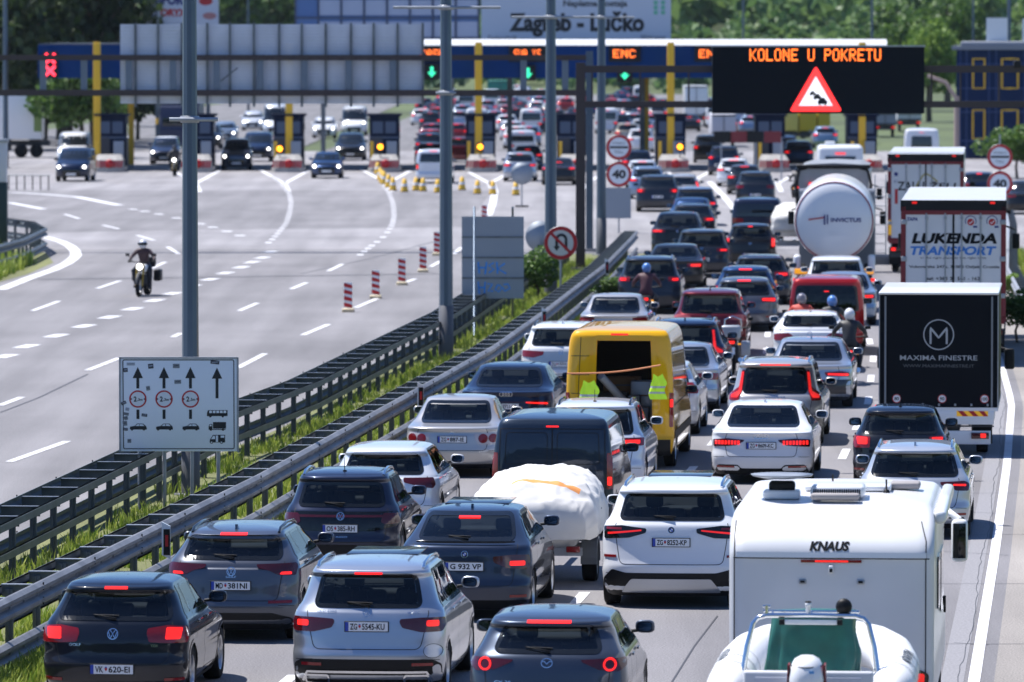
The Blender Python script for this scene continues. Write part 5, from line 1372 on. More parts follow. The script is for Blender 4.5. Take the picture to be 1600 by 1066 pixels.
# ------------------------------------------------------------------ grass
def blades(name, pts, h0, h1, m, seed=0, w=.012, mults=3):
    rn = np.random.default_rng(seed); P = np.repeat(np.array(pts), mults, 0); n = len(P)
    P = P + rn.normal(0, .05, P.shape); a = rn.uniform(0, 2 * math.pi, n); h = rn.uniform(h0, h1, n); ln = rn.uniform(.1, .6, n); b = rn.uniform(0, 2 * math.pi, n); ww = rn.uniform(.6, 1.5, n) * w
    dx, dy = np.cos(a) * ww, np.sin(a) * ww; ex, ey = np.cos(b) * h * ln, np.sin(b) * h * ln
    z = np.zeros(n)
    V = np.stack([np.stack([P[:, 0] - dx, P[:, 1] - dy, z], 1), np.stack([P[:, 0] + dx, P[:, 1] + dy, z], 1), np.stack([P[:, 0] + dx * .7 + ex * .4, P[:, 1] + dy * .7 + ey * .4, h * .6], 1), np.stack([P[:, 0] - dx * .7 + ex * .4, P[:, 1] - dy * .7 + ey * .4, h * .6], 1), np.stack([P[:, 0] + ex, P[:, 1] + ey, h], 1)], 1).reshape(-1, 3)
    me = bpy.data.meshes.new(name); i = np.arange(n) * 5
    F = [(k, k + 1, k + 2, k + 3) for k in i] + [(k + 3, k + 2, k + 4) for k in i]
    me.from_pydata(V.tolist(), [], F); o = link(name, me, None, [m]); return tag(o, kind='stuff')
def leafmat(name, c1, c2, sc=1.5):
    if name in MATS: return MATS[name]
    m = mat(name, c1, .55); t = m.node_tree; b = t.nodes['Principled BSDF']
    ge = t.nodes.new('ShaderNodeNewGeometry'); tc = t.nodes.new('ShaderNodeTexCoord'); nz = t.nodes.new('ShaderNodeTexNoise'); nz.inputs['Scale'].default_value = sc; nz.inputs['Detail'].default_value = 3
    t.links.new(tc.outputs['Object'], nz.inputs['Vector'])
    ad = t.nodes.new('ShaderNodeMath'); ad.operation = 'ADD'; t.links.new(ge.outputs['Random Per Island'], ad.inputs[0]); t.links.new(nz.outputs['Fac'], ad.inputs[1])
    rp = t.nodes.new('ShaderNodeMapRange'); rp.inputs['From Min'].default_value = .5; rp.inputs['From Max'].default_value = 1.4; t.links.new(ad.outputs[0], rp.inputs['Value'])
    mx = t.nodes.new('ShaderNodeMix'); mx.data_type = 'RGBA'; mx.inputs['A'].default_value = (*c1, 1); mx.inputs['B'].default_value = (*c2, 1)
    t.links.new(rp.outputs[0], mx.inputs['Factor']); t.links.new(mx.outputs['Result'], b.inputs['Base Color'])
    tl = t.nodes.new('ShaderNodeBsdfTranslucent'); t.links.new(mx.outputs['Result'], tl.inputs[0])
    ms = t.nodes.new('ShaderNodeMixShader'); ms.inputs[0].default_value = .35; o = t.nodes['Material Output']
    t.links.new(b.outputs[0], ms.inputs[1]); t.links.new(tl.outputs[0], ms.inputs[2]); t.links.new(ms.outputs[0], o.inputs[0])
    return m
GRM = leafmat('grass_blades', (.13, .24, .02), (.46, .52, .10), .6)
rn = np.random.default_rng(1); pts = []
for _ in range(15000):
    z = 76 + (rn.random() ** 1.0) * 150; a, b = railB(z) - .35, railA(z) + .35
    u = rn.random(); x = a + (b - a) * u
    if math.sin(x * 2.1 + z * .9) + math.sin(z * 2.3) + math.sin(x * 5.1 - z * .7) > -.6 + rn.random() * .8: pts.append((x, z))
blades('median_grass', pts, .04, .27, GRM, 2, .013, 6)
pts = [(railA(z) + .1 + rn.random() * .42, z) for z in 76 + rn.random(2600) * 22] + [(railA(z) + .1 + rn.random() * .5, z) for z in 100 + rn.random(2500) * 115]
blades('roadside_grass', pts, .08, .3, GRM, 3, .014, 4)
pts = [(edge(z) + 2.3 + rn.random() ** 1.5 * 7, z) for z in 130 + rn.random(6000) * 105]
blades('verge_grass', pts, .12, .45, GRM, 4, .02, 4)
pts = []
for _ in range(2500):
    z = 200 + rn.random() * 42; x = -17.3 - rn.random() * 3 + (.5 if z < 225 else -.5) - max(0, (z - 228)) * .15; pts.append((x, z))
blades('island_grass', pts, .15, .6, GRM, 5, .03, 4)
sheet('island_soil', [[(-30, 195), (-17.2, 200), (-16.3, 215), (-16.2, 226), (-17.2, 236), (-19.5, 243), (-30, 246)]], .006, SOIL)

# ------------------------------------------------------------------ guard rails
WPR = [(.0, .31), (.02, .305), (.075, .26), (.075, .215), (.0, .165), (.0, .145), (.075, .095), (.075, .05), (.02, .005), (.0, .0)]
def path_off(P, d):
    A = np.array(P, float); out = []
    for i in range(len(A)):
        t = A[min(i + 1, len(A) - 1)] - A[max(i - 1, 0)]; t /= np.linalg.norm(t); out.append(tuple(A[i] + np.array((t[1], -t[0])) * d))
    return out
def wbeam(g, P, z, sg, m, prof=WPR):
    vs = []; A = np.array(P, float); k = len(prof)
    for i in range(len(A)):
        t = A[min(i + 1, len(A) - 1)] - A[max(i - 1, 0)]; t /= np.linalg.norm(t); nrm = np.array((t[1], -t[0])) * sg
        for (o, h) in prof: vs.append((*(A[i] + nrm * o), z + h))
        for (o, h) in prof[::-1]: vs.append((*(A[i] + nrm * (o - .006)), z + h))
    K = 2 * k
    fs = [(i * K + j, i * K + (j + 1) % K, (i + 1) * K + (j + 1) % K, (i + 1) * K + j) for i in range(len(A) - 1) for j in range(K)]
    g.add(vs, fs, m, False)
def resample(fx, z0, z1, step): return [(fx(z), z) for z in np.arange(z0, z1, step)]
def guardrail(name, label, fx, z0, z1, front, m, mb_, back, heights, thin=None, step=2.0):
    root = thing(name, (fx(z0), z0, 0), 0, label, 'guardrail', 'steel guardrails')
    M = Matrix.Translation((-fx(z0), -z0, 0))
    P = resample(fx, z0, z1, 1.0)
    def b(nm, f): 
        g = MB(); f(g); g.v = [tuple(M @ Vector(v)) for v in g.v]; return g.build(nm, root)
    for h in heights: b('steel_beam', lambda g: wbeam(g, path_off(P, .0), h, front, m))
    def bolts(g):
        for i_, z in enumerate(np.arange(z0 + .5, min(z1, 150), 1.0)):
            x = fx(z)
            for h in heights:
                g.box((x + front * .01, z, h + .155), (.03, .03, .03), GALV)
                if i_ % 4 == 0:
                    for dz in (.06, .25): g.box((x + front * .085, z, h + dz), (.02, .025, .02), GALV); g.box((x + front * .078, z + .12, h + dz), (.02, .012, .10), SEAM)
    b('bolts', bolts)
    for h in (thin or []):
        pr = [(0, .11), (.05, .11), (.05, 0), (0, 0)]
        b('rear_rail', lambda g: wbeam(g, path_off(P, -front * back), h, -front, mb_, pr))
    post = MB(); post.box((0, 0, .46), (.10, .055, .92), mb_); post.box((0, .0, .46), (.012, .14, .92), mb_)
    pm = post.build('post', root); spc = MB()
    h = heights[0]
    spc.box((0, 0, h + .28), (back, .11, .012), GALV if m is RAIL else mat('spacer_steel', (.2, .22, .25), .45, .4)); spc.box((0, .03, h + .20), (back, .01, .15), mb_)
    sm = spc.build('spacer', root); first = True
    for z in np.arange(z0 + .5, z1, step):
        x = fx(z); t = math.atan2(fx(z + .5) - fx(z - .5), 1.0); c = path_off([(fx(z - .5), z - .5), (x, z), (fx(z + .5), z + .5)], -front * back / 2)[1]
        if first: p_, s_ = pm, sm; first = False
        else:
            p_, s_ = pm.copy(), sm.copy(); COL.objects.link(p_); COL.objects.link(s_)
        cc = path_off([(fx(z - .5), z - .5), (x, z), (fx(z + .5), z + .5)], -front * (back - .1))[1]
        for o, q in ((p_, cc), (s_, c)):
            o.parent = root; o.location = (q[0] - fx(z0), q[1] - z0, 0); o.rotation_euler = (0, 0, -t)
    return root
guardrail('guardrail', 'bright double-beam steel guardrail running beside the queue of cars', railA, 62, 231, 1, RAIL, GALVD, .46, (.70, .12), (.84, .40))
guardrail('guardrail', 'dark ladder-like steel guardrail along the empty carriageway', lambda z: railB(z) - .6, 62, 224, -1, mat('dark_galvanised', (.11, .13, .145), .5, .3, noise=.25, nscale=2), mat('dark_galvanised'), .60, (.68, .12), (.86, .42))
rc = lambda z: float(np.interp(z, [150, 172, 201, 247, 300], [12.9, 13.9, 15.6, 19.2, 23]))
guardrail('guardrail', 'steel guardrail on the right verge beside the trailer trucks', rc, 152, 262, -1, GALV, GALVD, .3, (.45,), None)
lc = lambda z: float(np.interp(z, [196, 212, 224, 236, 244, 250], [-18.6, -17.6, -17.1, -17.2, -18.2, -20]))
guardrail('guardrail', 'curved rusty guardrail on the grass island at the left edge', lc, 198, 250, 1, mat('dark_galvanised'), GALVD, .3, (.62, .1), None)

def delineator(px, py, h):
    s = (py - 52) / (8.1 - h)
    r_ = thing('reflector_post', PS(px, s, 0) , 0, None, None)
    tag(r_, DL.pop(0), 'reflector', 'reflectors mounted on the guardrail')
    sub(r_, 'housing', lambda g: g.prism([(-.06, .86), (.06, .80), (.06, 1.26), (-.06, 1.32)], -.04, .03, WHITEM))
    sub(r_, 'black_face', lambda g: g.box((.01, -.046, 1.04), (.09, .01, .36), BLACK)); sub(r_, 'red_reflector', lambda g: g.box((.01, -.054, 1.06), (.04, .008, .16), REDM))
DL = ['white reflector with a red strip on the guardrail, left of the grey estate', 'reflector on the guardrail left of the pale silver sedan', 'small reflector on the guardrail beside the white SUV with tailgate shade painted grey', 'farthest small reflector on the guardrail, below the far lamp posts']
for px, py, h in ((260, 850, 1.0), (657, 622, 1.0), (850, 500, 1.0), (948, 420, 1.0)): delineator(px, py, h)

# ------------------------------------------------------------------ lamp posts
POLE = mat('pole_steel', (.10, .135, .18), .38, .55, noise=.08, nscale=1.5); POLEB = mat('pole_base_paint', (.10, .105, .12), .6)
def lamp(px, s, label, r0=.16, clamps=(), base=1.35, H_=15):
    r_ = thing('lamp_post', PS(px, s), 0, label, 'lamp post', 'tall galvanised lamp posts')
    sub(r_, 'shaft', lambda g: g.lathe([(r0, 0), (r0 * .98, base), (r0 * .9, 4), (r0 * .78, 9), (r0 * .6, H_)], POLE, 10, smooth=False))
    sub(r_, 'base_sleeve', lambda g: (g.lathe([(r0 * 1.06, 0), (r0 * 1.05, base), (r0 * .9, base + .01)], POLEB, 16), g.lathe([(r0 * 1.9, 0), (r0 * 1.9, .03), (r0, .04)], POLEB, 16)))
    sub(r_, 'lamp_arm', lambda g: g.tube([(0, 0, H_ - .1), (-.8, 0, H_ + .5), (-2, 0, H_ + .7)], .05, POLE, 8)); sub(r_, 'lamp_head', lambda g: g.box((-2.3, 0, H_ + .7), (.8, .3, .12), GALV, bev=.04))
    for (z, a, b) in clamps: sub(r_, 'bracket', lambda g: (g.tube([(a, -r0 * 1.1, z), (b, -r0 * 1.1, z)], .035, GALV, 8), g.lathe([(r0 * 1.02, z - .06), (r0 * 1.08, z - .05), (r0 * 1.08, z + .05), (r0 * 1.02, z + .06)], GALV, 16)))
    return r_
lamp(298, 89, 'thick grey lamp post behind the white lane sign', .155, ((8.1 - (186 - 52) / 89, -.35, .5),), 1.3)
lamp(697, 63, 'grey lamp post with a long crossbar, left of the graffiti board', .175, ((8.1 + 40 / 63, -1.3, 1.35), (8.1 - 93 / 63, -.25, .25)))
lamp(860.5, 51, 'grey lamp post directly behind the no U-turn sign', .19, ((8.1 + 25 / 51, -1.2, 1.2),))
lamp(939.5, 42.8, 'farther grey lamp post between the gantry leg and the speed signs', .18, ((8.1 + 25 / 43, -1.2, 1.2),))
for px, s, lb in ((1362, 20, 'thin distant lamp post above the message board'), (1161, 17, 'thin distant lamp post above the toll roof, left of the message board'), (1520, 17, 'thin distant lamp post left of the blue glass building roof box'), (1576, 23, 'lamp post in front of the blue glass building'), (9, 26, 'thin lamp post at the far left against the dark trees'), (388, 15, 'faint distant lamp post above the back of the sign gantry')):
    lamp(px, s, lb, .17 if s > 20 else .13)

# ------------------------------------------------------------------ lane sign board
def round_sign(root, cx, y, cz, r, face, txt=None):
    d = MB(); d.lathe([(.001, 0), (r, 0), (r, .02), (.001, .02)], GALV, 32, Matrix.Translation((cx, y + .02, cz)) @ Matrix.Rotation(math.pi / 2, 4, 'X')); o = d.build('sign_disc', root)
    f = planefn(y - .001)
    def q(g):
        patch(g, circ(cx, cz, r * .98, 32), f, face, .001, .0005); ribbon(g, circ(cx, cz, r * .875, 36), r * .22, f, REDM, .003, True, h=.3)
    sub(None, 'sign_face', q, o); return o, f
SIGNW = mat('sign_white', (.78, .83, .88), .5); SGB = mat('sign_black', (.012, .014, .018), .5)
sb = thing('lane_sign', PS(280, 92), 0, 'large white sign with lane arrows and width limits, before the left lamp post', 'road sign')
W2, ZB, ZT = 1.0, 1.01, 2.60
sub(sb, 'sign_panel', lambda g: (g.box((0, 0, (ZB + ZT) / 2), (2.0, .05, ZT - ZB), SIGNW, bev=.008), [g.box((sg * 1.0, -.005, (ZB + ZT) / 2), (.03, .07, ZT - ZB + .02), GALV) for sg in (-1, 1)], g.box((0, -.005, ZT), (2.0, .07, .025), GALV)))
def sx(cx): return (180 + cx / 6.66 - 280) / 92
def sz(cy): return 8.1 - (550 + cy / 6.66 - 52) / 92
def _bord(g): ribbon(g, rpoly([(sx(85), sz(75)), (sx(1238), sz(75)), (sx(1240), sz(1000)), (sx(90), sz(1000))], .03), .016, planefn(-.027), SGB, .001, True, h=.3)
sub(sb, 'border_line', _bord)
for i, cx in enumerate((240, 512, 787)):
    def f(g):
        p = planefn(-.027); X = sx(cx); patch(g, [(X - .088, sz(265)), (X + .088, sz(265)), (X, sz(148))], p, SGB, .001, .0005, h=.3)
        patch(g, [(X - .025, sz(372)), (X + .025, sz(372)), (X + .025, sz(262)), (X - .025, sz(262))], p, SGB, .001, .0005, h=.3); patch(g, [(X - .025, sz(690)), (X + .025, sz(690)), (X + .025, sz(592)), (X - .025, sz(592))], p, SGB, .001, .0005, h=.3)
    sub(sb, 'lane_arrow', f)
    def f2(g):
        p = planefn(-.027); X = sx(cx); Z = sz(482); patch(g, circ(X, Z, .15, 28), p, mat('sign_pale', (.72, .76, .8), .5), .0015, .0005, h=.3); ribbon(g, circ(X, Z, .135, 32), .026, p, REDM, .003, True, h=.3)
        text_on(g, '2', X - .045, Z, .1, p, SGB, height=.09, width=.05, off=.004, bold=.04); text_on(g, ',3m', X + .035, Z - .012, .1, p, SGB, height=.055, width=.09, off=.004, bold=.03)
        for sg in (-1, 1): patch(g, [(X + sg * .122, Z + .02), (X + sg * .122, Z - .02), (X + sg * .092, Z)], p, SGB, .004, .0005, h=.3)
    sub(sb, 'width_limit_symbol', f2)
    def f3(g):
        p = planefn(-.027); X0 = cx - 240; q = lambda a, b: (sx(a + X0), sz(b))
        patch(g, [q(155, 795), q(158, 770), q(205, 762), q(232, 738), q(295, 738), q(325, 765), q(333, 790), q(330, 800), q(165, 800)], p, SGB, .001, .0005, h=.3)
        patch(g, [q(214, 763), q(236, 744), q(252, 744), q(252, 763)], p, SIGNW, .002, .0005, h=.3); patch(g, [q(258, 763), q(258, 744), q(288, 744), q(308, 763)], p, SIGNW, .002, .0005, h=.3)
        for w_ in (178, 302): patch(g, circ(*q(w_, 797), .022, 12), p, SGB, .0025, .0005, h=.3)
    sub(sb, 'car_symbol', f3)
def f4(g):
    p = planefn(-.027); X = sx(1063); patch(g, [(X - .088, sz(270)), (X + .088, sz(270)), (X, sz(155))], p, SGB, .001, .0005, h=.3); patch(g, [(X - .025, sz(475)), (X + .025, sz(475)), (X + .025, sz(268)), (X - .025, sz(268))], p, SGB, .001, .0005, h=.3)
sub(sb, 'lane_arrow', f4)
def bus(g):
    p = planefn(-.027); q = lambda a, b: (sx(a), sz(b)); patch(g, [q(957, 660), q(957, 632), q(968, 598), q(1172, 598), q(1172, 660)], p, SGB, .001, .0005, h=.3)
    for k in range(5): patch(g, [q(982 + k * 37, 628), q(1010 + k * 37, 628), q(1010 + k * 37, 604), q(982 + k * 37, 604)], p, SIGNW, .002, .0005, h=.3)
    for w_ in (993, 1122): patch(g, circ(*q(w_, 660), .022, 12), p, SGB, .0025, .0005, h=.3)
def lorry(g):
    p = planefn(-.027); q = lambda a, b: (sx(a), sz(b)); patch(g, [q(1020, 790), q(1156, 790), q(1156, 722), q(1020, 722)], p, SGB, .001, .0005, h=.3); patch(g, [q(975, 800), q(975, 768), q(985, 742), q(1014, 742), q(1014, 795), q(1150, 795), q(1150, 803), q(980, 803)], p, SGB, .0012, .0005, h=.3)
    patch(g, [q(984, 765), q(990, 748), q(1006, 748), q(1006, 765)], p, SIGNW, .002, .0005, h=.3)
    for w_ in (998, 1124): patch(g, circ(*q(w_, 801), .02, 12), p, SGB, .0025, .0005, h=.3)
def camper(g):
    p = planefn(-.027); q = lambda a, b: (sx(a), sz(b)); patch(g, [q(985, 935), q(988, 905), q(1020, 855), q(1146, 855), q(1146, 935)], p, SGB, .001, .0005, h=.3)
    patch(g, [q(1000, 900), q(1022, 866), q(1042, 866), q(1042, 900)], p, SIGNW, .002, .0005, h=.3); patch(g, [q(1050, 930), q(1072, 930), q(1072, 862), q(1050, 862)], p, SIGNW, .002, .0005, h=.3); patch(g, [q(1100, 885), q(1138, 885), q(1138, 862), q(1100, 862)], p, SIGNW, .002, .0005, h=.3)
    for w_ in (1006, 1108): patch(g, circ(*q(w_, 933), .025, 12), p, SGB, .0025, .0005, h=.3); patch(g, circ(*q(w_, 933), .013, 10), p, SIGNW, .0035, .0005, h=.3)
sub(sb, 'bus_symbol', bus); sub(sb, 'lorry_symbol', lorry); sub(sb, 'camper_symbol', camper)
rnd = random.Random(3); STK = [mat('grey_sticker', (.2, .22, .24), .5), mat('dark_sticker', (.05, .055, .07), .5), mat('faded_sticker', (.36, .40, .46), .5)]
for (cx, cy, w_, h_, a, k) in [(168, 118, 85, 30, 0, 2), (375, 140, 55, 50, 5, 1), (640, 138, 70, 45, 0, 0), (655, 303, 70, 40, 3, 0), (347, 370, 40, 45, 8, 0), (308, 650, 58, 30, -8, 1), (1042, 100, 92, 36, -6, 1), (113, 180, 44, 42, 4, 1), (92, 523, 55, 32, 25, 1), (130, 588, 40, 34, -12, 2), (118, 637, 55, 30, -8, 0), (115, 680, 40, 40, 12, 0), (105, 735, 46, 50, 6, 0), (112, 797, 45, 28, -3, 1), (150, 918, 40, 40, 0, 0)]:
    def st(g):
        t = R(a); hw, hh = w_ / 6.66 / 92 / 2, h_ / 6.66 / 92 / 2; c = (sx(cx), sz(cy))
        patch(g, [(c[0] + math.cos(t) * i * hw - math.sin(t) * j * hh, c[1] + math.sin(t) * i * hw + math.cos(t) * j * hh) for i, j in ((-1, -1), (1, -1), (1, 1), (-1, 1))], planefn(-.027), STK[k], .002, .0005, h=.3)
        ribbon(g, [(c[0] - hw * .7, c[1]), (c[0] + hw * .7, c[1] + hh * .2)], hh * .4, planefn(-.027), STK[(k + 1) % 3], .004, h=.3)
    sub(sb, 'sticker', st)
for px, s in ((218, 93.0), (257, 91.4), (300, 90.0), (341, 88)):
    X = (px - 280) / 92; sub(sb, 'post', lambda g: g.tube([(X, .06, 0), (X, .06, ZT - .05)], .033, GALV, 10))

def signpost(name, label, px, s, ph, discs, cat='road sign', group=None):
    r_ = thing(name, PS(px, s), 0, label, cat, group)
    sub(r_, 'post', lambda g: g.tube([(0, .06, 0), (0, .06, ph)], .035, GALV, 10))
    return r_
def customs(g, f, cx, cz, r):
    text_on(g, 'STANICA', cx, cz + r * .33, .1, f, SGB, height=r * .2, width=r * 1.05, off=.003); text_on(g, 'TOLL', cx, cz - r * .38, .1, f, SGB, height=r * .22, width=r * .75, off=.003)
    patch(g, [(cx - r * .74, cz - r * .09), (cx + r * .74, cz - r * .09), (cx + r * .74, cz + r * .09), (cx - r * .74, cz + r * .09)], f, SGB, .004, .0005, h=.3)
for px, s, lb in ((967, 38.5, 'pair of round signs, toll stop above a 40 limit, beside the queue'), (1562, 38.5, 'pair of round signs, toll stop above a 40 limit, behind the trailer trucks')):
    r_ = signpost('speed_sign', lb, px, s, 4.0, None, group='round toll and speed limit signs')
    ztop, zlow = 8.1 - (230 - 52) / s if px < 1000 else 8.1 - (245 - 52) / s, 8.1 - (272 - 52) / s if px < 1000 else 8.1 - (287 - 52) / s
    o, f = round_sign(r_, 0, 0, ztop, .52, SIGNW); sub(None, 'toll_text', lambda g: customs(g, f, 0, ztop, .50), o)
    o, f = round_sign(r_, 0, 0, zlow, .52, SIGNW); sub(None, 'number', lambda g: text_on(g, '40', 0, zlow, .1, f, SGB, height=.36, width=.56, bold=.05, off=.004), o)
    if px < 1000: sub(r_, 'lower_panel', lambda g: g.box((-.06, .03, 8.1 - (317 - 52) / s), (1.1, .03, 1.25), mat('sign_back_grey', (.30, .34, .39), .5, .2)))
ut = signpost('no_uturn_sign', 'round red no U-turn sign in front of a lamp post in the median', 876, 52.5, 2.2, None)
zc = 8.1 - (379 - 52) / 52.5; o, f = round_sign(ut, 0, -.1, zc, .50, mat('sign_cream', (.62, .6, .56), .5))
def _u(g):
    ribbon(g, [(-.12, zc - .2), (-.12, zc + .08)] + [(.02 + -.14 * math.cos(t), zc + .1 + .14 * math.sin(t)) for t in np.linspace(.1, math.pi - .1, 9)] + [(.16, zc + .08), (.16, zc - .22)], .085, f, SGB, .004, h=.3)
    patch(g, [(-.22, zc - .1), (-.02, zc - .1), (-.12, zc - .24)], f, SGB, .0045, .0005, h=.3); ribbon(g, [(-.31, zc + .31), (.31, zc - .31)], .085, f, REDM, .007, h=.3)
sub(None, 'uturn_symbol', _u, o)
BACKG = mat('sign_back_grey', (.2, .235, .27), .5, .3)
for px, s, py, r, lb in ((845, 46.5, 369, .52, 'grey back of a round sign half hidden behind the median lamp post'), (815.5, 33.5, 271, .52, 'grey back of a round sign standing alone on the plaza')):
    r_ = signpost('round_sign', lb, px, s, 8.1 - (py - 52) / s, None)
    z_ = 8.1 - (py - 52) / s; sub(r_, 'sign_disc', lambda g: g.lathe([(.001, 0), (r, 0), (r, .03), (.001, .03)], BACKG, 28, Matrix.Translation((0, 0, z_)) @ Matrix.Rotation(math.pi / 2, 4, 'X'))); sub(r_, 'base_plate', lambda g: g.box((0, .06, .04), (.6, .4, .08), BLACK, bev=.02))
gb = thing('graffiti_sign', PS(770, 57), 0, 'grey back of a rectangular sign with blue graffiti on two posts in the median', 'road sign')
zt_, zb_ = 8.1 - (338 - 52) / 57, 8.1 - (466 - 52) / 57
sub(gb, 'sign_panel', lambda g: (g.box((0, .05, (zt_ + zb_) / 2), (1.70, .03, zt_ - zb_), BACKG), [g.box((0, .03, zb_ + k * (zt_ - zb_) / 4), (1.70, .03, .05), GALVD) for k in (1, 2, 3)]))
BLG = mat('blue_graffiti', (.03, .30, .85), .5); f = planefn(.034)
def gr(strs, w): return lambda g: [ribbon(g, [(a / 100 - .85, zb_ + b / 100) for a, b in q], w, f, BLG, .003, h=.3) for q in strs]
sub(gb, 'graffiti', gr([[(45, 100), (48, 68)], [(45, 85), (66, 84)], [(68, 100), (64, 66)], [(88, 98), (74, 90), (88, 80), (74, 70)], [(96, 100), (98, 68)], [(118, 96), (98, 82), (122, 68)]], .045))
sub(gb, 'graffiti', gr([[(45, 46), (48, 12)], [(45, 30), (62, 30)], [(64, 46), (62, 14)], [(70, 40), (84, 40), (72, 20), (86, 20)], [(98, 38), (92, 24), (102, 18), (110, 30), (100, 38)], [(114, 38), (126, 40), (132, 28), (118, 20), (112, 30)]], .04))
for px, s in ((741, 58.6), (801, 55.2)):
    p = PS(px, s); q = gb.location; sub(gb, 'post', lambda g: g.tube([(p.x - q.x, p.y - q.y, 0), ((px - 770) / 57, 0.0, zt_ + .25)], .032, POLE, 10))

# ------------------------------------------------------------------ gantries
BRN = mat('brown_steel', (.055, .04, .04), .5, .2); CORR = mat('panel_back', (.62, .65, .72), .6, .0, noise=.08, nscale=1)
def zpx(py, s): return 8.1 - (py - 52) / s
gl = thing('sign_gantry', PS(460, 42), 0, 'long gantry carrying the corrugated grey backs of wide signs', 'gantry')
xg = lambda px: (px - 460) / 42
sub(gl, 'beam', lambda g: g.box(((xg(-30) + xg(918)) / 2, 0, zpx(90, 42)), (xg(918) - xg(-30), .22, .2), BRN)); sub(gl, 'beam', lambda g: g.box(((xg(-30) + xg(918)) / 2, 0, zpx(145, 42)), (xg(918) - xg(-30), .22, .22), BRN))
for px in [68, 132, 202, 271, 339, 407, 476, 545, 614, 818, 883]: sub(gl, 'truss_upright', lambda g: g.box((xg(px), .02, zpx(117, 42)), (.24, .12, 1.3), mat('pale_steel', (.16, .2, .25), .5, .3)))
sub(gl, 'truss_upright', lambda g: g.tube([(xg(345), -.02, zpx(127, 42)), (xg(372), -.02, zpx(106, 42))], .03, GALVD, 6))
for px in (-30, 921):
    sub(gl, 'leg', lambda g: (g.box((xg(px), 0, zpx(80, 42) / 2), (.26, .26, zpx(80, 42)), POLE), g.box((xg(px), 0, .05), (.6, .6, .1), CONCR)))
def _pan(g):
    x0, x1, z0, z1 = xg(188), xg(662), zpx(162, 42), zpx(38, 42); n = int((z1 - z0) / .12)
    for k in range(n): 
        a = z0 + (z1 - z0) * k / n; g.box(((x0 + x1) / 2, .32, a + (z1 - z0) / n / 2), (x1 - x0, .04 if k % 2 else .06, (z1 - z0) / n * .96), CORR)
sub(gl, 'sign_panel', _pan)
for k in range(13): sub(gl, 'panel_strut', lambda g: g.box((xg(212 + k * 37.4 - (2 if k % 3 else 0)), .22, (zpx(38, 42) + zpx(165, 42)) / 2), (.09, .1, zpx(34, 42) - zpx(165, 42)), GALVD))
gr_ = thing('message_gantry', PS(907, 45.7), 0, 'brown steel gantry with the electronic message board over the queue', 'gantry')
xr = lambda px: (px - 907) / 45.7
zr = lambda py: zpx(py, 45.7)
sub(gr_, 'beam', lambda g: g.box(((xr(907) + xr(1660)) / 2, .1, zr(108)), (xr(1660) - xr(907), .25, .24), BRN)); sub(gr_, 'beam', lambda g: g.box(((xr(907) + xr(1660)) / 2, .1, zr(163)), (xr(1660) - xr(907), .25, .22), BRN))
for px in (907, 1660): sub(gr_, 'leg', lambda g: (g.box((xr(px), .1, zr(98) / 2), (.32, .3, zr(98)), BRN), g.box((xr(px), .1, .05), (.7, .7, .1), CONCR)))
for px in (925, 1000, 1076, 1455, 1500, 1560): sub(gr_, 'hanger', lambda g: g.box((xr(px), .1, zr(135)), (.06, .06, 1.1), BRN))
sub(gr_, 'rail_lamp', lambda g: g.box((xr(1588), 0, zr(100)), (.25, .3, .25), BLACK, bev=.05))
x0, x1, z0, z1 = xr(1112), xr(1442), zr(177), zr(73); cxv, czv = (x0 + x1) / 2, (z0 + z1) / 2
vm = sub(gr_, 'message_board', lambda g: (g.box((cxv, -.25, czv), (x1 - x0, .5, z1 - z0), mat('board_black', (.001, .004, .009), .5, spec=.15)), g.box((cxv, -.25, z1 + .02), (x1 - x0 + .05, .55, .05), GALV)))
F57 = {'K': '10001 10010 10100 11000 10100 10010 10001', 'O': '01110 10001 10001 10001 10001 10001 01110', 'L': '10000 10000 10000 10000 10000 10000 11111', 'N': '10001 11001 10101 10101 10011 10001 10001', 'E': '11111 10000 10000 11110 10000 10000 11111',
       'U': '10001 10001 10001 10001 10001 10001 01110', 'P': '11110 10001 10001 11110 10000 10000 10000', 'R': '11110 10001 10001 11110 10100 10010 10001', 'T': '11111 00100 00100 00100 00100 00100 00100', ' ': '00000 ' * 7, 'X': '10001 01010 00100 00100 00100 01010 10001', 'V': '10001 10001 10001 10001 10001 01010 00100', 'C': '01110 10001 10000 10000 10000 10001 01110', 'S': '01111 10000 10000 01110 00001 00001 11110', 'H': '10001 10001 10001 11111 10001 10001 10001', 'A': '01110 10001 10001 11111 10001 10001 10001'}
LED = mat('led_orange', (.5, .15, .02), .3, emit=(1.0, .16, .02), es=2.6); LEDR = mat('led_red', (.5, .02, .02), .3, emit=(1.0, .03, .03), es=1.5); LEDW = mat('led_white', (.6, .6, .6), .3, emit=(.9, .9, 1.0), es=.75)
def dotmatrix(g, s_, x, z, cw, ch, y, m, dot=.8):
    px_, pz = cw / 6.2, ch / 7
    for i, c in enumerate(s_):
        for r0, row in enumerate(F57[c].split()):
            for c0, b in enumerate(row):
                if b == '1':
                    a, b_ = x + i * cw + c0 * px_, z - r0 * pz; h1, h2 = px_ * dot, pz * dot
                    g.add([(a, y, b_), (a, y, b_ - h2), (a + h1, y, b_ - h2), (a + h1, y, b_)], [(0, 1, 2, 3)], m)
g = MB(); dotmatrix(g, 'KOLONE U POKRETU', xr(1170), zr(76.5), 207 / 16 / 45.7, 19 / 45.7, -.506, LED, .82); o = g.build('led_message', vm, normals=False)
TR = lambda k: [(xr(1273) + a * k, zr(149) + b * k) for a, b in ((0, 1.02), (-.90, -.54), (.90, -.54))]
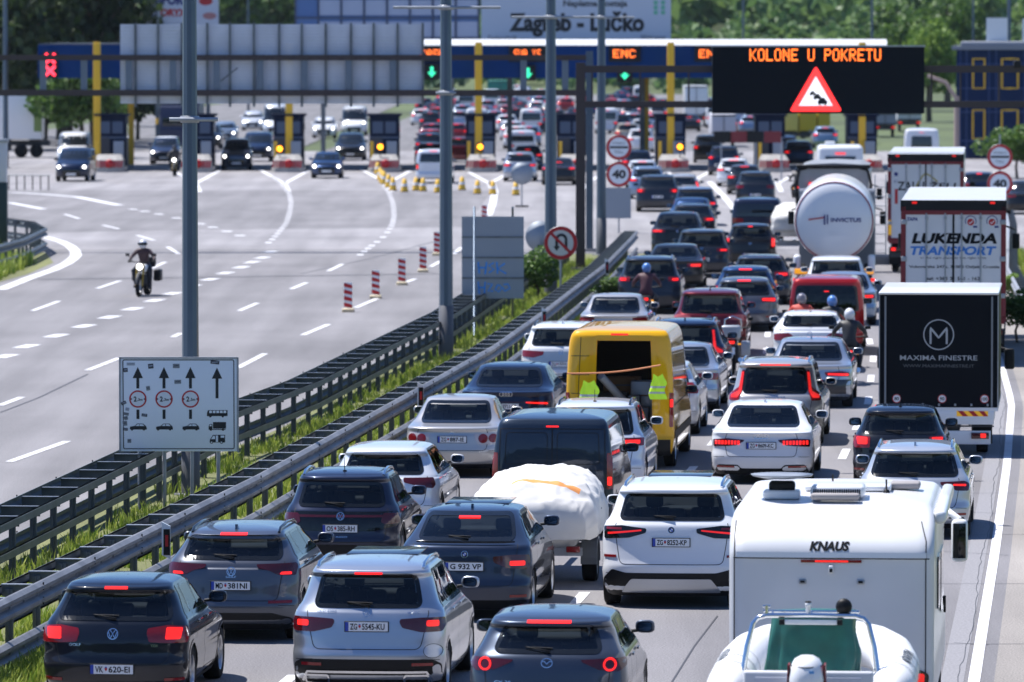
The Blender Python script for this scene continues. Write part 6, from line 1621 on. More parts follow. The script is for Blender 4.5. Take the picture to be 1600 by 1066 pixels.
def _tri(g):
    f = planefn(-.506)
    def ring(P, Q): 
        for i in range(len(P)): g.add([(P[i][0], -.506, P[i][1]), (P[(i + 1) % len(P)][0], -.506, P[(i + 1) % len(P)][1]), (Q[(i + 1) % len(P)][0], -.506, Q[(i + 1) % len(P)][1]), (Q[i][0], -.506, Q[i][1])], [(0, 1, 2, 3)], LEDR)
    ring(rpoly(TR(1.0), .12), rpoly(TR(.66), .02))
sub(None, 'warning_triangle', _tri, vm)
sub(None, 'triangle_field', lambda g: patch(g, TR(.645), planefn(-.503), LEDW, .001, .0005, h=.5), vm)
def _qcars(g):
    f = planefn(-.508); cx, cz = xr(1278), zr(156)
    for k, (a, b) in enumerate(((0.12, -.06), (-.06, .10), (-.22, .22))):
        P = [(-.16, -.08), (-.16, .04), (-.10, .06), (-.07, .14), (.07, .14), (.10, .06), (.16, .04), (.16, -.08), (.12, -.08), (.12, -.13), (.07, -.13), (.07, -.08), (-.07, -.08), (-.07, -.13), (-.12, -.13), (-.12, -.08)]
        s_ = (1, .78, .6)[k]
        patch(g, [(cx + a + x * s_, cz + b + z * s_) for x, z in P], f, SGB, .001 + k * .0005, .0003, h=.5)
sub(None, 'queue_symbol', _qcars, vm)
# ------------------------------------------------------------------ toll plaza
TS = 26.4
BLU = mat('canopy_blue', (.0008, .035, .16), .6, spec=.1); YEL = mat('column_yellow', (.78, .46, .02), .45); DBL = mat('booth_blue', (.002, .007, .03), .5, spec=.15)
BLG2 = mat('booth_grey', (.08, .11, .17), .5, spec=.2)
tc_ = thing('toll_canopy', PS(620, TS), 0, 'long toll plaza canopy with blue fascia and yellow columns across the motorway', 'toll canopy')
xt = lambda px: (px - 620) / TS
zt2 = lambda py: zpx(py, TS)
sub(tc_, 'roof', lambda g: g.box(((xt(60) + xt(1385)) / 2, 9, zt2(80)), (xt(1385) - xt(60), 17.4, .9), mat('roof_soffit', (.10, .11, .13), .6)))
sub(tc_, 'blue_fascia', lambda g: g.box(((xt(60) + xt(1385)) / 2, 0, (zt2(71) + zt2(122)) / 2), (xt(1385) - xt(60), .3, zt2(71) - zt2(122)), BLU))
sub(tc_, 'white_parapet', lambda g: g.prism([(-.25, zt2(71)), (-.2, zt2(69.5)), (.25, zt2(61.5)), (.6, zt2(61.5)), (.6, zt2(71))], xt(662), xt(1385), WHITEM, axis='x'))
for px in (154, 453, 748, 1047, 1345):
    sub(tc_, 'column', lambda g: (g.box((xt(px), -1.2, zt2(66) / 2), (.42, .42, zt2(66)), YEL, bev=.03), g.box((xt(px), -.6, zt2(96)), (.3, 1.0, .3), YEL)))
for px in (172, 1010): sub(tc_, 'column', lambda g: g.box((xt(px + 8), 16, 3.0), (.34, .34, 6.0), YEL, bev=.03))
def display(px, s_, label, m, w_=1.9):
    r_ = thing('lane_display', Vector((PS(px, TS).x, tc_.location.y - .28, zt2(84))), 0, label, 'display', 'displays on the toll canopy')
    sub(r_, 'display_case', lambda g: g.box((0, 0, 0), (w_, .2, .95), BLACK, bev=.02)); g = MB(); n = len(s_); dotmatrix(g, s_, -w_ * .36, .24, w_ * .74 / n, .48, -.105, m, .85); g.build('led_text', r_, normals=False)
display(976, 'ENC', 'orange-lettered display on the blue canopy left of the message board', LED); display(1110, 'ENC', 'orange-lettered display on the blue canopy half hidden by the message board', LED)
display(824, 'SVA XS', 'faint orange display on the blue canopy left of the thick lamp post', LED, 2.2); display(676, 'CASH', 'orange display on the blue canopy beside the long-crossbar lamp post', LED)
def signal(px, py, m, kind, label):
    r_ = thing('lane_signal', Vector((PS(px, TS).x, tc_.location.y - .42, zt2(py))), 0, label, 'signal', 'lane signals on the toll canopy')
    sub(r_, 'signal_case', lambda g: g.box((0, .1, 0), (.9, .25, .95 if kind != 'xx' else 1.5), BLACK, bev=.03))
    def f(g):
        p = planefn(-.03)
        if kind in ('x', 'xx'):
            for dz in ((0,) if kind == 'x' else (.36, -.36)):
                for a in (-1, 1): ribbon(g, [(-.28, dz - .28 * a), (.28, dz + .28 * a)], .16, p, m, .002, h=.5)
        else: patch(g, [(-.09, .3), (.09, .3), (.09, -.02), (.26, -.02), (0, -.33), (-.26, -.02), (-.09, -.02)], p, m, .002, .001, h=.5)
    sub(r_, 'lit_symbol', f)
signal(80, 101, REDX, 'xx', 'red cross lane signals at the left end of the blue canopy'); signal(675, 112, GREENL, 'a', 'green arrow lane signal beside the long-crossbar lamp post'); signal(825, 114, GREENL, 'a', 'green arrow lane signal left of the thick lamp post'); signal(976, 116, GREENL, 'a', 'green arrow lane signal right of the far lamp post')
BX_ = [(176, 0), (312, 0), (452, 0), (601, 0), (751, 0), (893, 0), (1047, 0), (1202, 0), (1345, 0)]
BL_ = ['behind the leftmost yellow column', 'behind the tall lamp post on the left', 'with a yellow column in front, left of the middle', 'with no column, between the blue hatchback and the white van', 'behind the yellow column right of the white van', 'behind the thick lamp post in the middle', 'behind the round speed signs', 'hidden under the message board', 'rightmost, behind the white caravan']
BI_ = ['at the leftmost yellow column', 'behind the tall left lamp post', 'left of the small blue hatchback', 'right of the small blue hatchback', 'right of the white-silver minivan', 'behind the thick middle lamp post', 'right of the round speed signs', 'under the red and black barrier', 'at the far right by the caravan']
for i, (px, _) in enumerate(BX_):
    b = thing('toll_booth', PS(px, TS) + Vector((0, 0, 0)), 0, 'dark blue toll booth ' + BL_[i], 'toll booth', 'toll booths in a row under the canopy')
    sub(b, 'cabin', lambda g: (g.box((0, 0, 1.75), (1.75, 2.6, 3.0), DBL, bev=.03), g.box((0, 0, 3.28), (2.0, 3.0, .14), DBL, bev=.02), g.box((0, -1.32, 1.95), (1.7, .04, .12), BLG2)))
    sub(b, 'front_window', lambda g: g.box((-.38, -1.315, 2.55), (.62, .03, .7), BLG2)); sub(b, 'front_window', lambda g: g.box((.38, -1.315, 2.55), (.62, .03, .7), BLG2))
    sub(b, 'grey_cabinet', lambda g: g.box((.45, -1.5, 1.0), (.6, .35, 1.5), mat('cabinet_grey', (.3, .33, .38), .4), bev=.03)); sub(b, 'side_window', lambda g: g.box((.89, 0, 2.3), (.03, 1.5, .9), GLASSO)); sub(b, 'door', lambda g: g.box((-.45, -1.33, 1.1), (.7, .04, 1.7), mat('booth_door', (.03, .035, .05), .4)))
    il = thing('toll_island', PS(px + 2, TS) + Vector((0, -4, 0)), 0, 'striped concrete toll island ' + BI_[i], 'traffic island', 'toll islands')
    def noses(g):
        P = [(-.95, 7), (-.95, -1.2), (-.7, -1.9), (0, -2.2), (.7, -1.9), (.95, -1.2), (.95, 7)]
        g.prism(P, 0, .24, CONCR, axis='z')
    sub(il, 'kerb_slab', noses)
    sub(il, 'bull_nose', lambda g: g.add([(x * k, y * k2 + (-.6 if z < .9 else .3), z) for (z, k, k2) in ((.24, 1.05, 1), (.7, 1.0, .95), (1.0, .8, .7)) for (x, y) in [(-.85, .8), (-.85, -.6), (-.5, -1.1), (.5, -1.1), (.85, -.6), (.85, .8)]], [(j * 6 + i_, j * 6 + (i_ + 1) % 6, (j + 1) * 6 + (i_ + 1) % 6, (j + 1) * 6 + i_) for j in range(2) for i_ in range(6)] + [(12, 13, 14, 15, 16, 17)], CONCR))
    def stripes(g):
        for k in range(10):
            a = -.88 + k * .176
            g.add([(a, -1.72, .28), (a + .10, -1.72, .28), (a + .16, -1.70, .68), (a + .06, -1.70, .68)], [(0, 1, 2, 3)], REDM)
    sub(il, 'red_stripes', stripes); sub(il, 'red_disc', lambda g: g.lathe([(.001, 0), (.26, 0), (.26, .03), (.001, .03)], REDM, 18, Matrix.Translation((.1, -1.73, .5)) @ Matrix.Rotation(math.pi / 2, 4, 'X')))
    sub(il, 'barrier_post', lambda g: g.box((-.75, .6, .9), (.18, .18, 1.7), YEL, bev=.02))
    if px in (452, 601, 751, 1047):
        lm = thing('warning_lamp', PS(px + (-10 if px == 452 else (-4 if px == 601 else (0 if px == 751 else 12))), TS, zt2(230 if px < 500 else 227)) + Vector((0, -5.2, 0)), 0, 'lit amber lamp on the toll island ' + BI_[i], 'warning lamp', 'amber lamps on the toll islands')
        sub(lm, 'lens', lambda g: g.lathe([(.001, -.04), (.12, -.03), (.16, 0), (.001, .02)], AMBER, 20, Matrix.Rotation(-math.pi / 2, 4, 'X'))); sub(lm, 'housing', lambda g: (g.box((0, .1, 0), (.42, .16, .5), BLACK, bev=.05), g.tube([(0, .1, -.2), (0, .1, -1.3)], .03, BLACK, 6)))
# boards above the canopy
def board(name, label, px0, px1, py0, py1, s, m, legs=2):
    r_ = thing(name, PS((px0 + px1) / 2, s, 0), 0, label, 'sign board')
    w_, z0, z1 = (px1 - px0) / s, zpx(py1, s), zpx(py0, s)
    sub(r_, 'panel', lambda g: g.box((0, .1, (z0 + z1) / 2), (w_, .2, z1 - z0), m))
    for k in range(legs): sub(r_, 'leg', lambda g: g.box((-w_ * .35 + w_ * .7 * k / max(1, legs - 1), .3, (z0 + .2) / 2), (.3, .2, z0 + .2), GALVD))
    return r_, w_, z0, z1
r_, w_, z0, z1 = board('place_sign', 'big white sign with the toll station name above the canopy', 752, 1048, -22, 61, 25.9, mat('sign_pale_blue', (.58, .62, .70), .5))
g = MB(); f = planefn(-.003); sc = lambda px: (px - 900) / 25.9
zq = lambda py: zpx(py, 25.9)
text_on(g, 'Zagreb - Lu\u010dko', sc(901), zq(38), 1, f, SGB, width=211 / 25.9, height=40 / 25.9, bold=.045); text_on(g, 'Naplatna postaja', sc(930), zq(7), 1, f, SGB, width=100 / 25.9, height=.5, bold=.03)
text_on(g, 'Dobrodo\u0161li', sc(785), zq(59), 1, f, SGB, width=45 / 25.9, height=.25); text_on(g, 'Welcome', sc(1020), zq(58), 1, f, SGB, width=38 / 25.9, height=.26, shear=.2); g.build('lettering', r_, normals=False)
sub(r_, 'green_logo', lambda g: [patch(g, circ(sc(1030) + a * .2, zq(12) + b * .2, .14, 10), f, mat('logo_green', (.15, .5, .32), .5), .002, .001, h=.5) for a in (-1.1, 1.1) for b in (-1.5, 0, 1.5)])
r_, w_, z0, z1 = board('glass_panel_frame', 'blue and white glazed panel wall behind the sign gantry backs', 462, 748, -25, 60, 24, mat('pane_blue', (.10, .19, .42), .2))
sub(r_, 'white_panels', lambda g: [g.box((-w_ / 2 + w_ * (i + .5) / 8, -.01, zpx(12 if j else 46, 24)), (w_ / 8 * .9, .02, 1.0), mat('pane_white', (.42, .48, .62), .3)) for i in range(1, 8) for j in range(2)])
sub(r_, 'mullions', lambda g: ([g.box((-w_ / 2 + w_ * i / 8, -.04, (z0 + z1) / 2), (.12, .08, z1 - z0), mat('frame_blue_grey', (.06, .08, .14), .5)) for i in range(9)], [g.box((0, -.04, zpx(py, 24)), (w_, .09, .12), mat('frame_blue_grey')) for py in (-5, 28, 60)]))
r_, w_, z0, z1 = board('billboard', 'white roadside billboard with blue and red capital letters, top left', 229, 342, -20, 40, 22, mat('sign_pale_blue'))
g = MB(); f = planefn(-.003); bx = lambda px: (px - 285.5) / 22
zb3 = lambda py: zpx(py, 22)
text_on(g, 'USPORI', bx(262), zb3(0), 1, f, NAVY, width=56 / 22, height=.75, bold=.06); text_on(g, 'ILI', bx(240), zb3(20), 1, f, NAVY, width=.55, height=.5, bold=.05); text_on(g, 'ORYX', bx(272), zb3(20), 1, f, REDM, width=42 / 22, height=.55, bold=.06)
g.build('lettering', r_, normals=False); sub(r_, 'red_picture', lambda g: (patch(g, circ(bx(328), zb3(25), .5, 12, .25), f, mat('faded_red', (.45, .2, .2), .5), .002, .001, h=.5), patch(g, circ(bx(322), zb3(2), .5, 12, .3), f, REDM, .002, .001, h=.5)))
# blue glass building
GLB = mat('curtain_glass', (.0015, .018, .075), .25, spec=.15)
bd = thing('glass_building', PS(1570, 24.2), -.09, 'dark blue glass building with yellow window frames at the right edge', 'building')
xb = lambda px: (px - 1570) / 24.2
zb4 = lambda py: zpx(py, 24.2)
sub(bd, 'glass_wall', lambda g: g.box((xb(1494) + 7, 6, zb4(78) / 2), (14, 12, zb4(78)), GLB))
sub(bd, 'mullions', lambda g: ([g.box((xb(px), -.02, zb4(78) / 2), (.06, .05, zb4(78)), mat('mullion_blue', (.02, .06, .2), .4)) for px in (1500, 1510, 1545, 1556, 1600, 1615)], [g.box((xb(1494) + 7, -.02, zb4(py)), (14, .05, .06), mat('mullion_blue')) for py in (138, 100, 175, 220)]))
sub(bd, 'roof_edge', lambda g: (g.box((xb(1494) + 7, 5.9, zb4(75)), (14.6, 12.6, .25), mat('roof_grey', (.22, .24, .28), .6)), g.box((xb(1494) + 7, 5.9, zb4(69)), (13.5, 11, .35), mat('roof_grey'), bev=.1)))
sub(bd, 'roof_box', lambda g: g.box((xb(1556), 3, zb4(46)), (1.35, 2, 1.5), WHITEM)); sub(bd, 'roof_box', lambda g: g.box((xb(1602), 4, zb4(50)), (.5, 2, 1.7), WHITEM))
for px0, px1, py0, py1 in ((1520, 1538, 92, 138), (1520, 1538, 172, 217), (1565, 1590, 92, 138), (1565, 1590, 172, 217)):
    sub(bd, 'yellow_window', lambda g: ribbon(g, [(xb(px0), zb4(py0)), (xb(px1), zb4(py0)), (xb(px1), zb4(py1)), (xb(px0), zb4(py1))], .13, planefn(-.06), YEL, .01, True, h=1))
sub(bd, 'entrance_pillar', lambda g: (g.tube([(xb(1496), -2, 0), (xb(1496), -2, zb4(150))], .18, mat('pinkish_concrete', (.4, .3, .27), .7), 12), g.tube([(xb(1496), -2, zb4(155)), (xb(1478), -2, zb4(128)), (xb(1450), -2, zb4(118))], .12, mat('pinkish_concrete'), 8)))
# vehicles height bar, red and white boards, yellow box, fences
bb = thing('barrier_board', PS(1181, 28.5, 0), 0, 'wide red and black barrier board blocking a toll lane under the message board', 'barrier')
sub(bb, 'boards', lambda g: [g.box(((px - 1181) / 28.5, 0, zpx(214, 28.5)), (.93, .06, .62), m) for px, m in ((1129, BLACK), (1154, RBOX), (1180, BLACK), (1207, RBOX))]); 
for q in (-1.9, 0, 1.4): sub(bb, 'post', lambda g: g.box((q, .06, 1.2), (.08, .08, 2.4), GALV))
for i, (px0, px1, m) in enumerate(((1216, 1247, 'pale_yellow_box'), (1249, 1276, 'yellow_box'), (1278, 1297, 'yellow_box'))):
    yb_ = thing('yellow_container', PS((px0 + px1) / 2, 21, 0), 0, ['pale yellow container left of its pair, seen under the message board', 'mustard yellow container between two others, under the message board', 'narrow yellow container rightmost of three, under the message board'][i], 'container', 'yellow containers beyond the toll')
    sub(yb_, 'container_body', lambda g: g.box((0, 2, zpx(191, 21)), ((px1 - px0) / 21, 4, 1.5), mat(m, (.62, .5, .12) if 'pale' in m else (.5, .36, .02), .5), bev=.03)); sub(yb_, 'chassis', lambda g: g.box((0, 2, .6), ((px1 - px0) / 21 * .9, 4, .5), DKG))
def rtruck(name, label, px0, px1, py0, py1, s, m, cat='truck', front=False):
    r_ = thing(name, PS((px0 + px1) / 2, s, 0), 0, label, cat, 'trucks around the toll plaza')
    w_ = (px1 - px0) / s; z1 = zpx(py0, s)
    sub(r_, 'cargo_box', lambda g: g.box((0, 3.5, (z1 + .9) / 2), (w_, 7, z1 - .9), m, bev=.05)); sub(r_, 'chassis', lambda g: g.box((0, 3.5, .7), (w_ * .8, 7, .3), DKG)); sub(r_, 'door_frame', lambda g: (g.box((0, -.03, 1.0), (w_, .05, .12), DKG), g.box((0, -.03, z1 - .1), (w_, .05, .1), DKG), g.box((0, -.03, (z1 + .9) / 2), (.04, .05, z1 - .9), DKG)))
    for sg in (-1, 1):
        wheel(r_, sg * w_ * .38, 1.2, .45, sg, True, 1); sub(r_, 'tail_light', lambda g: g.box((sg * w_ * .38, -.04, .75), (.3, .05, .14), LITO))
    return r_
rtruck('distant_truck', 'white box truck beyond the toll, just left of the message board', 1070, 1106, 134, 196, 18, WHITEM); rtruck('distant_truck', 'grey-white truck beyond the toll, right side under the message board', 1366, 1400, 176, 250, 20, mat('truck_lilac', (.3, .3, .38), .5)); rtruck('distant_truck', 'pale trailer beyond the toll behind the white camper van', 1402, 1440, 176, 250, 19, mat('truck_pale', (.55, .55, .6), .5))
rtruck('distant_truck', 'green-sided truck beyond the toll, right of the long-crossbar lamp post', 762, 802, 126, 170, 14, mat('truck_green', (.02, .22, .16), .5)); rtruck('distant_truck', 'grey lorry back beyond the toll left of the red barrier boards', 1112, 1150, 178, 200, 22, mat('truck_pale'))
def ftruck(label, px0, px1, py0, yv_, m, cm, yaw=0):
    s = (yv_ - 52) / 8.1; r_ = thing('facing_truck', PS((px0 + px1) / 2, s, 0), yaw, label, 'truck', 'trucks around the toll plaza'); w_ = (px1 - px0) / s; z1 = zpx(py0, s)
    sub(r_, 'cargo_box', lambda g: g.box((0, 5, (z1 + 1) / 2), (w_, 7, z1 - 1), m, bev=.04)); sub(r_, 'cab', lambda g: g.prism(rpoly([(-.2, .4), (1.6, .4), (1.6, z1 - .25), (.3, z1 - .25), (-.2, 1.6)], .1), -w_ / 2, w_ / 2, cm, axis='x'))
    sub(r_, 'windscreen', lambda g: g.box((0, -.02, z1 * .58), (w_ * .86, .25, z1 * .24), GLASSO, bev=.02))
    for sg in (-1, 1): wheel(r_, sg * w_ * .4, .9, .45, sg, True, 1); wheel(r_, sg * w_ * .4, 6, .45, sg, True, 1); sub(r_, 'headlight', lambda g: g.box((sg * w_ * .36, -.22, .75), (.3, .06, .16), HEADL)); sub(r_, 'side_mirror', lambda g: g.box((sg * (w_ / 2 + .2), 0, z1 * .62), (.18, .1, .4), YEL if 'blue' in label else BLACK, bev=.03))
    return r_
ftruck('dark blue truck with yellow mirrors coming through a left toll lane', 250, 310, 160, 238, mat('truck_navy', (.012, .02, .06), .4), mat('truck_navy'))
w = thing('side_truck', PS(28, 24, 0), 0, 'white truck seen from the side at the far left behind a guardrail', 'truck', 'trucks around the toll plaza')
sub(w, 'cargo_box', lambda g: (g.box((.1, 1.2, 2.75), (2.9, 2.5, 3.1), WHITEM, bev=.04), g.box((1.3, -.07, 2.8), (.5, .03, 2.2), mat('picture_green', (.2, .28, .08), .5)))); sub(w, 'cab', lambda g: g.box((-2.4, 1.2, 1.9), (1.7, 2.3, 2.6), mat('truck_navy'), bev=.15))
for q in (-2.4, .2, 1.2): sub(w, 'wheel', lambda g: g.lathe([(.001, -.12), (.42, -.12), (.45, 0), (.42, .12), (.001, .12)], RUBBER, 18, Matrix.Translation((q, .1, .45)) @ Matrix.Rotation(math.pi / 2, 4, 'X')))
sub(w, 'chassis', lambda g: g.box((0, 1.2, .95), (4, 1.2, .3), DKG))
# low railing at far left
rl = thing('low_railing', PS(50, 30.2, 0), 0, 'low metal railing on the concrete at the far left', 'railing')
sub(rl, 'rail', lambda g: g.tube([(-1.3, 0, .75), (1.0, -.6, .75)], .03, GALVD, 6)); 
for k in range(6): sub(rl, 'post', lambda g: g.box((-1.2 + k * .42, -.03 - k * .11, .38), (.06, .06, .75), BLACK))
pb_ = thing('gantry_cabinet', PS(-1, 41.5, 0), 0, 'dark green gantry pillar with a pale panel, cut by the left edge', 'pillar')
sub(pb_, 'pillar', lambda g: g.box((0, 0, 1.25), (.62, .5, 2.5), mat('dark_green_paint', (.015, .04, .04), .5), bev=.03)); sub(pb_, 'pale_panel', lambda g: g.box((0, 0, 3.25), (.6, .45, 1.5), mat('pale_panel', (.6, .61, .65), .4), bev=.02)); sub(pb_, 'cap', lambda g: g.box((0, 0, 4.06), (.7, .55, .14), GALV, bev=.02))
# striped beacons, cones
BEL = ['nearest', 'second nearest', 'third', 'fourth', 'fifth', 'farthest']
for i, (px, py) in enumerate(((544, 487), (587, 466), (628, 445), (661, 425), (683, 399), (757, 352))):
    s = (py - 52) / 8.1; b = thing('striped_beacon', PS(px, s), 0, BEL[i] + ' red and white striped lane beacon in the diagonal row', 'beacon', 'striped beacons closing the lane')
    def pan(g):
        P = [(-.12, .12), (.12, .12), (.12, .86), (-.12, .86)]; g.prism(P, -.02, .02, PLATEW)
        for k in range(4): z = .16 + k * .19; g.prism([(-.12, z), (.12, z - .07 + .02), (.12, z + .05), (-.12, z + .12)], -.024, .024, REDM)
    sub(b, 'striped_panel', pan); sub(b, 'base', lambda g: g.box((0, 0, .05), (.36, .5, .1), mat('cream_base', (.6, .5, .32), .6), bev=.03))
CON = mat('yellow_beacon', (.75, .45, .04), .5)
cl = [(588, 262), (590, 272), (594, 281), (600, 288), (607, 293), (614, 298), (632, 300), (650, 298), (661, 299), (684, 301), (722, 297), (746, 303), (770, 304), (806, 305), (590, 267), (597, 285)]
CL2 = ['at the top of the curved line', 'second in the curved line', 'in the curved line, level with the blue hatchback', 'in the bend of the line', 'just after the bend', 'at the foot of the curve', 'alone right of the curve', 'left one of a close pair', 'right one of a close pair', 'left of the tall crossbar lamp post', 'right of the crossbar lamp post', 'below the yellow column lamp', 'on the white stem marking', 'by the round sign back', 'wedged between the first two of the line', 'half hidden at the bend']
for i, (px, py) in enumerate(cl):
    s = (py - 52) / 8.1; b = thing('yellow_cone', PS(px, s), 0, 'small yellow plaza cone ' + CL2[i], 'cone', 'yellow cones on the plaza')
    sub(b, 'cone_body', lambda g: g.lathe([(.20, .04), (.16, .3), (.09, .68), (.001, .70)], CON, 12)); sub(b, 'reflective_band', lambda g: g.lathe([(.166, .3), (.14, .42)], PLATEW, 12)); sub(b, 'base', lambda g: g.box((0, 0, .02), (.4, .4, .04), BLACK))

# ------------------------------------------------------------------ trees and woods
LG1 = leafmat('leaves_dark', (.018, .038, .012), (.06, .10, .025), .25); LG2 = leafmat('leaves_mid', (.04, .10, .02), (.14, .24, .045), .25); LG3 = leafmat('leaves_light', (.08, .17, .025), (.26, .38, .07), .3); BARK = mat('bark', (.09, .07, .05), .9)
def crown_mesh(name, H_, Wd, n, leaf, m, seed, base=.18):
    rn = np.random.default_rng(seed); K = 26
    c = rn.normal(0, 1, (K, 3)); c /= np.linalg.norm(c, axis=1)[:, None]; c *= rn.uniform(.25, .95, (K, 1)) ; r = rn.uniform(.22, .48, K)
    k = rn.integers(0, K, n); d = rn.normal(0, 1, (n, 3)); d /= np.linalg.norm(d, axis=1)[:, None]
    P = c[k] + d * (r[k] * rn.uniform(.55, 1.05, n) ** .6)[:, None]
    P[:, 0] *= Wd / 2; P[:, 1] *= Wd / 2; P[:, 2] = H_ * (base + (1 - base) / 2) + P[:, 2] * H_ * (1 - base) / 2.3
    P = P[P[:, 2] > H_ * base * .6]; n = len(P)
    u = rn.normal(0, 1, (n, 3)); u /= np.linalg.norm(u, axis=1)[:, None]; v = rn.normal(0, 1, (n, 3)); v -= (u * v).sum(1)[:, None] * u; v /= np.linalg.norm(v, axis=1)[:, None]
    sz_ = rn.uniform(.6, 1.4, (n, 1)) * leaf
    V = np.stack([P - u * sz_ - v * sz_ * .3, P - v * sz_ * .8, P + u * sz_, P + v * sz_ * .8 + u * sz_ * .2], 1).reshape(-1, 3)
    me = bpy.data.meshes.new(name); i = np.arange(n) * 4; me.from_pydata(V.tolist(), [], np.stack([i, i + 1, i + 2, i + 3], 1).tolist()); me.materials.append(m); return me
_CR = {}
def tree(name, loc, H_, Wd, m, label, n=5000, leaf=.25, group='trees around the plaza', seed=0, cat='tree'):
    key = (m.name, seed, n)
    if key not in _CR: _CR[key] = crown_mesh('crown', 10, 8, n, leaf * 10 / max(H_, 1) if False else leaf, m, seed + 1)
    r_ = thing(name, loc, seed * 1.3, label, cat, group)
    c = bpy.data.objects.new('crown', _CR[key]); COL.objects.link(c); c.parent = r_; c.scale = (Wd / 8, Wd / 8, H_ / 10)
    def tr(g):
        rn = random.Random(seed); g.tube([(0, 0, -.3), (.1, 0, H_ * .2), (-.1, .1, H_ * .5), (0, 0, H_ * .8)], [H_ * .03, H_ * .024, H_ * .015, H_ * .005], BARK, 8)
        for k in range(6):
            a = rn.uniform(0, 6.28); z = H_ * rn.uniform(.25, .6); g.tube([(0, 0, z), (math.cos(a) * Wd * .15, math.sin(a) * Wd * .15, z + H_ * .1), (math.cos(a) * Wd * .33, math.sin(a) * Wd * .33, z + H_ * .18)], [H_ * .01, H_ * .007, H_ * .002], BARK, 6)
    sub(r_, 'trunk', tr); return r_
TL = [((8, 22.5), 15, 11, LG1, 'tall dark tree at the far left edge behind the toll canopy'), ((55, 21.5), 17, 11, LG1, 'tall dark tree second from the left, above the blue canopy end'), ((105, 21), 17, 11, LG1, 'tall dark tree above the red cross signals'), ((150, 22), 16, 9, LG1, 'dark tree behind the leftmost yellow column'),
      ((70, 21), 6.5, 9, LG1, 'low dark hedge tree behind the dark blue high-sided van'), ((215, 20.5), 6, 8, LG1, 'low dark tree left of the dark blue truck beyond the booths'), ((180, 21), 6, 7, LG1, 'low dark tree just right of the leftmost toll booth'), ((34, 20), 9, 8, LG1, 'low dark tree behind the white side-on truck'), ((92, 20.5), 9, 8, LG1, 'low dark tree behind the dark van at left'), ((128, 24), 7, 6, LG2, 'bushy green tree left of the leftmost yellow column'), ((205, 18), 10, 8, LG2, 'green tree behind the left end of the grey sign panels'),
      ((352, 12), 17, 15, LG2, 'mid green tree above the grey sign panels, right of the billboard'), ((400, 11.5), 18, 17, LG3, 'light green tree above the grey sign panels, centre left'), ((442, 12), 17, 14, LG2, 'green tree left of the glazed panel wall'),
      ((1452, 17), 10, 5.5, LG3, 'bright green tree between the message board and the blue building'), ((1425, 15), 11, 8, LG2, 'green tree just above the right end of the message board'), ((1480, 14), 14, 9, LG2, 'green tree left of the blue building roof'), ((1395, 13), 12, 9, LG2, 'green tree above the right half of the message board'),
      ((1590, 28), 3.2, 4, LG2, 'green bush at the foot of the blue building, right edge')]
for i, ((px, s), H_, Wd, m, lb) in enumerate(TL): tree('broadleaf_tree' if H_ > 4 else 'bush', PS(px, s), H_, Wd, m, lb, seed=i % 4, cat='tree' if H_ > 4 else 'bush')
for i, (px, py, H_, Wd, lb) in enumerate(((836, 470, 1.7, 1.5, 'leafy bush in the median left of the no U-turn sign'), (962, 478, .9, 1.3, 'low bush between the guardrail and the dark SUV'), (1592, 535, 1.5, 1.6, 'dark shrub on the right verge beside the box truck'), (1585, 470, .9, 1.4, 'pale green shrub below the right verge guardrail'))):
    tree('bush', PS(px, (py - 52) / 8.1), H_, Wd, LG2 if i != 3 else LG3, lb, n=5000, leaf=.25, seed=i, group='bushes beside the guardrails', cat='bush')
def woods(name, N, seed, xr_, yr_, hr, m):
    rn = np.random.default_rng(seed); V = []; F = []

    b = 0
    for k in range(N):
        y = yr_[0] + (yr_[1] - yr_[0]) * rn.random() ** 1.2; x = rn.uniform(*xr_) * abs(y) / 1000; h = rn.uniform(*hr); w_ = h * rn.uniform(.45, .8)
        q = 16 if N > 1000 else 26; d = rn.normal(0, 1, (q, 3)); d[:, 2] = np.abs(d[:, 2]) - .3; d[:, 1] = -np.abs(d[:, 1]) if y > 0 else d[:, 1]; d /= np.linalg.norm(d, axis=1)[:, None]; d *= rn.uniform(.75, 1.08, (q, 1))
        c = d * np.array([w_, w_, h * .6]) + np.array([x, y, terr(x, y) + h * .45]); u = rn.normal(0, 1, (q, 3)); u /= np.linalg.norm(u, axis=1)[:, None]; s_ = h * .26 * rn.uniform(.6, 1.3, (q, 1)); r2 = rn.normal(0, 1, (q, 3)); w2 = np.cross(u, r2); w2 /= np.linalg.norm(w2, axis=1)[:, None]
        V.append(np.stack([c - u * s_, c - w2 * s_ * .8, c + u * s_, c + w2 * s_ * .8], 1).reshape(-1, 3)); F.append(np.arange(q * 4).reshape(q, 4) + b); b += q * 4
    V = np.concatenate(V); F = np.concatenate(F); me = bpy.data.meshes.new(name); me.from_pydata(V.tolist(), [], F.tolist()); return tag(link(name, me, None, [m]), kind='stuff')
WD1 = leafmat('wood_green', (.03, .085, .035), (.10, .19, .055), .05); WD2 = leafmat('wood_light', (.06, .14, .04), (.18, .28, .08), .05)
woods('hill_wood', 12000, 1, (-105, 110), (1130, 2200), (3, 9), WD1); woods('hill_wood', 4500, 2, (-105, 110), (1030, 1600), (2.5, 7), WD2); woods('hedgerow', 900, 3, (-110, 110), (900, 975), (1.2, 3.2), WD2)
woods('low_scrub', 220, 4, (-110, 100), (860, 900), (1.5, 3.5), WD1)
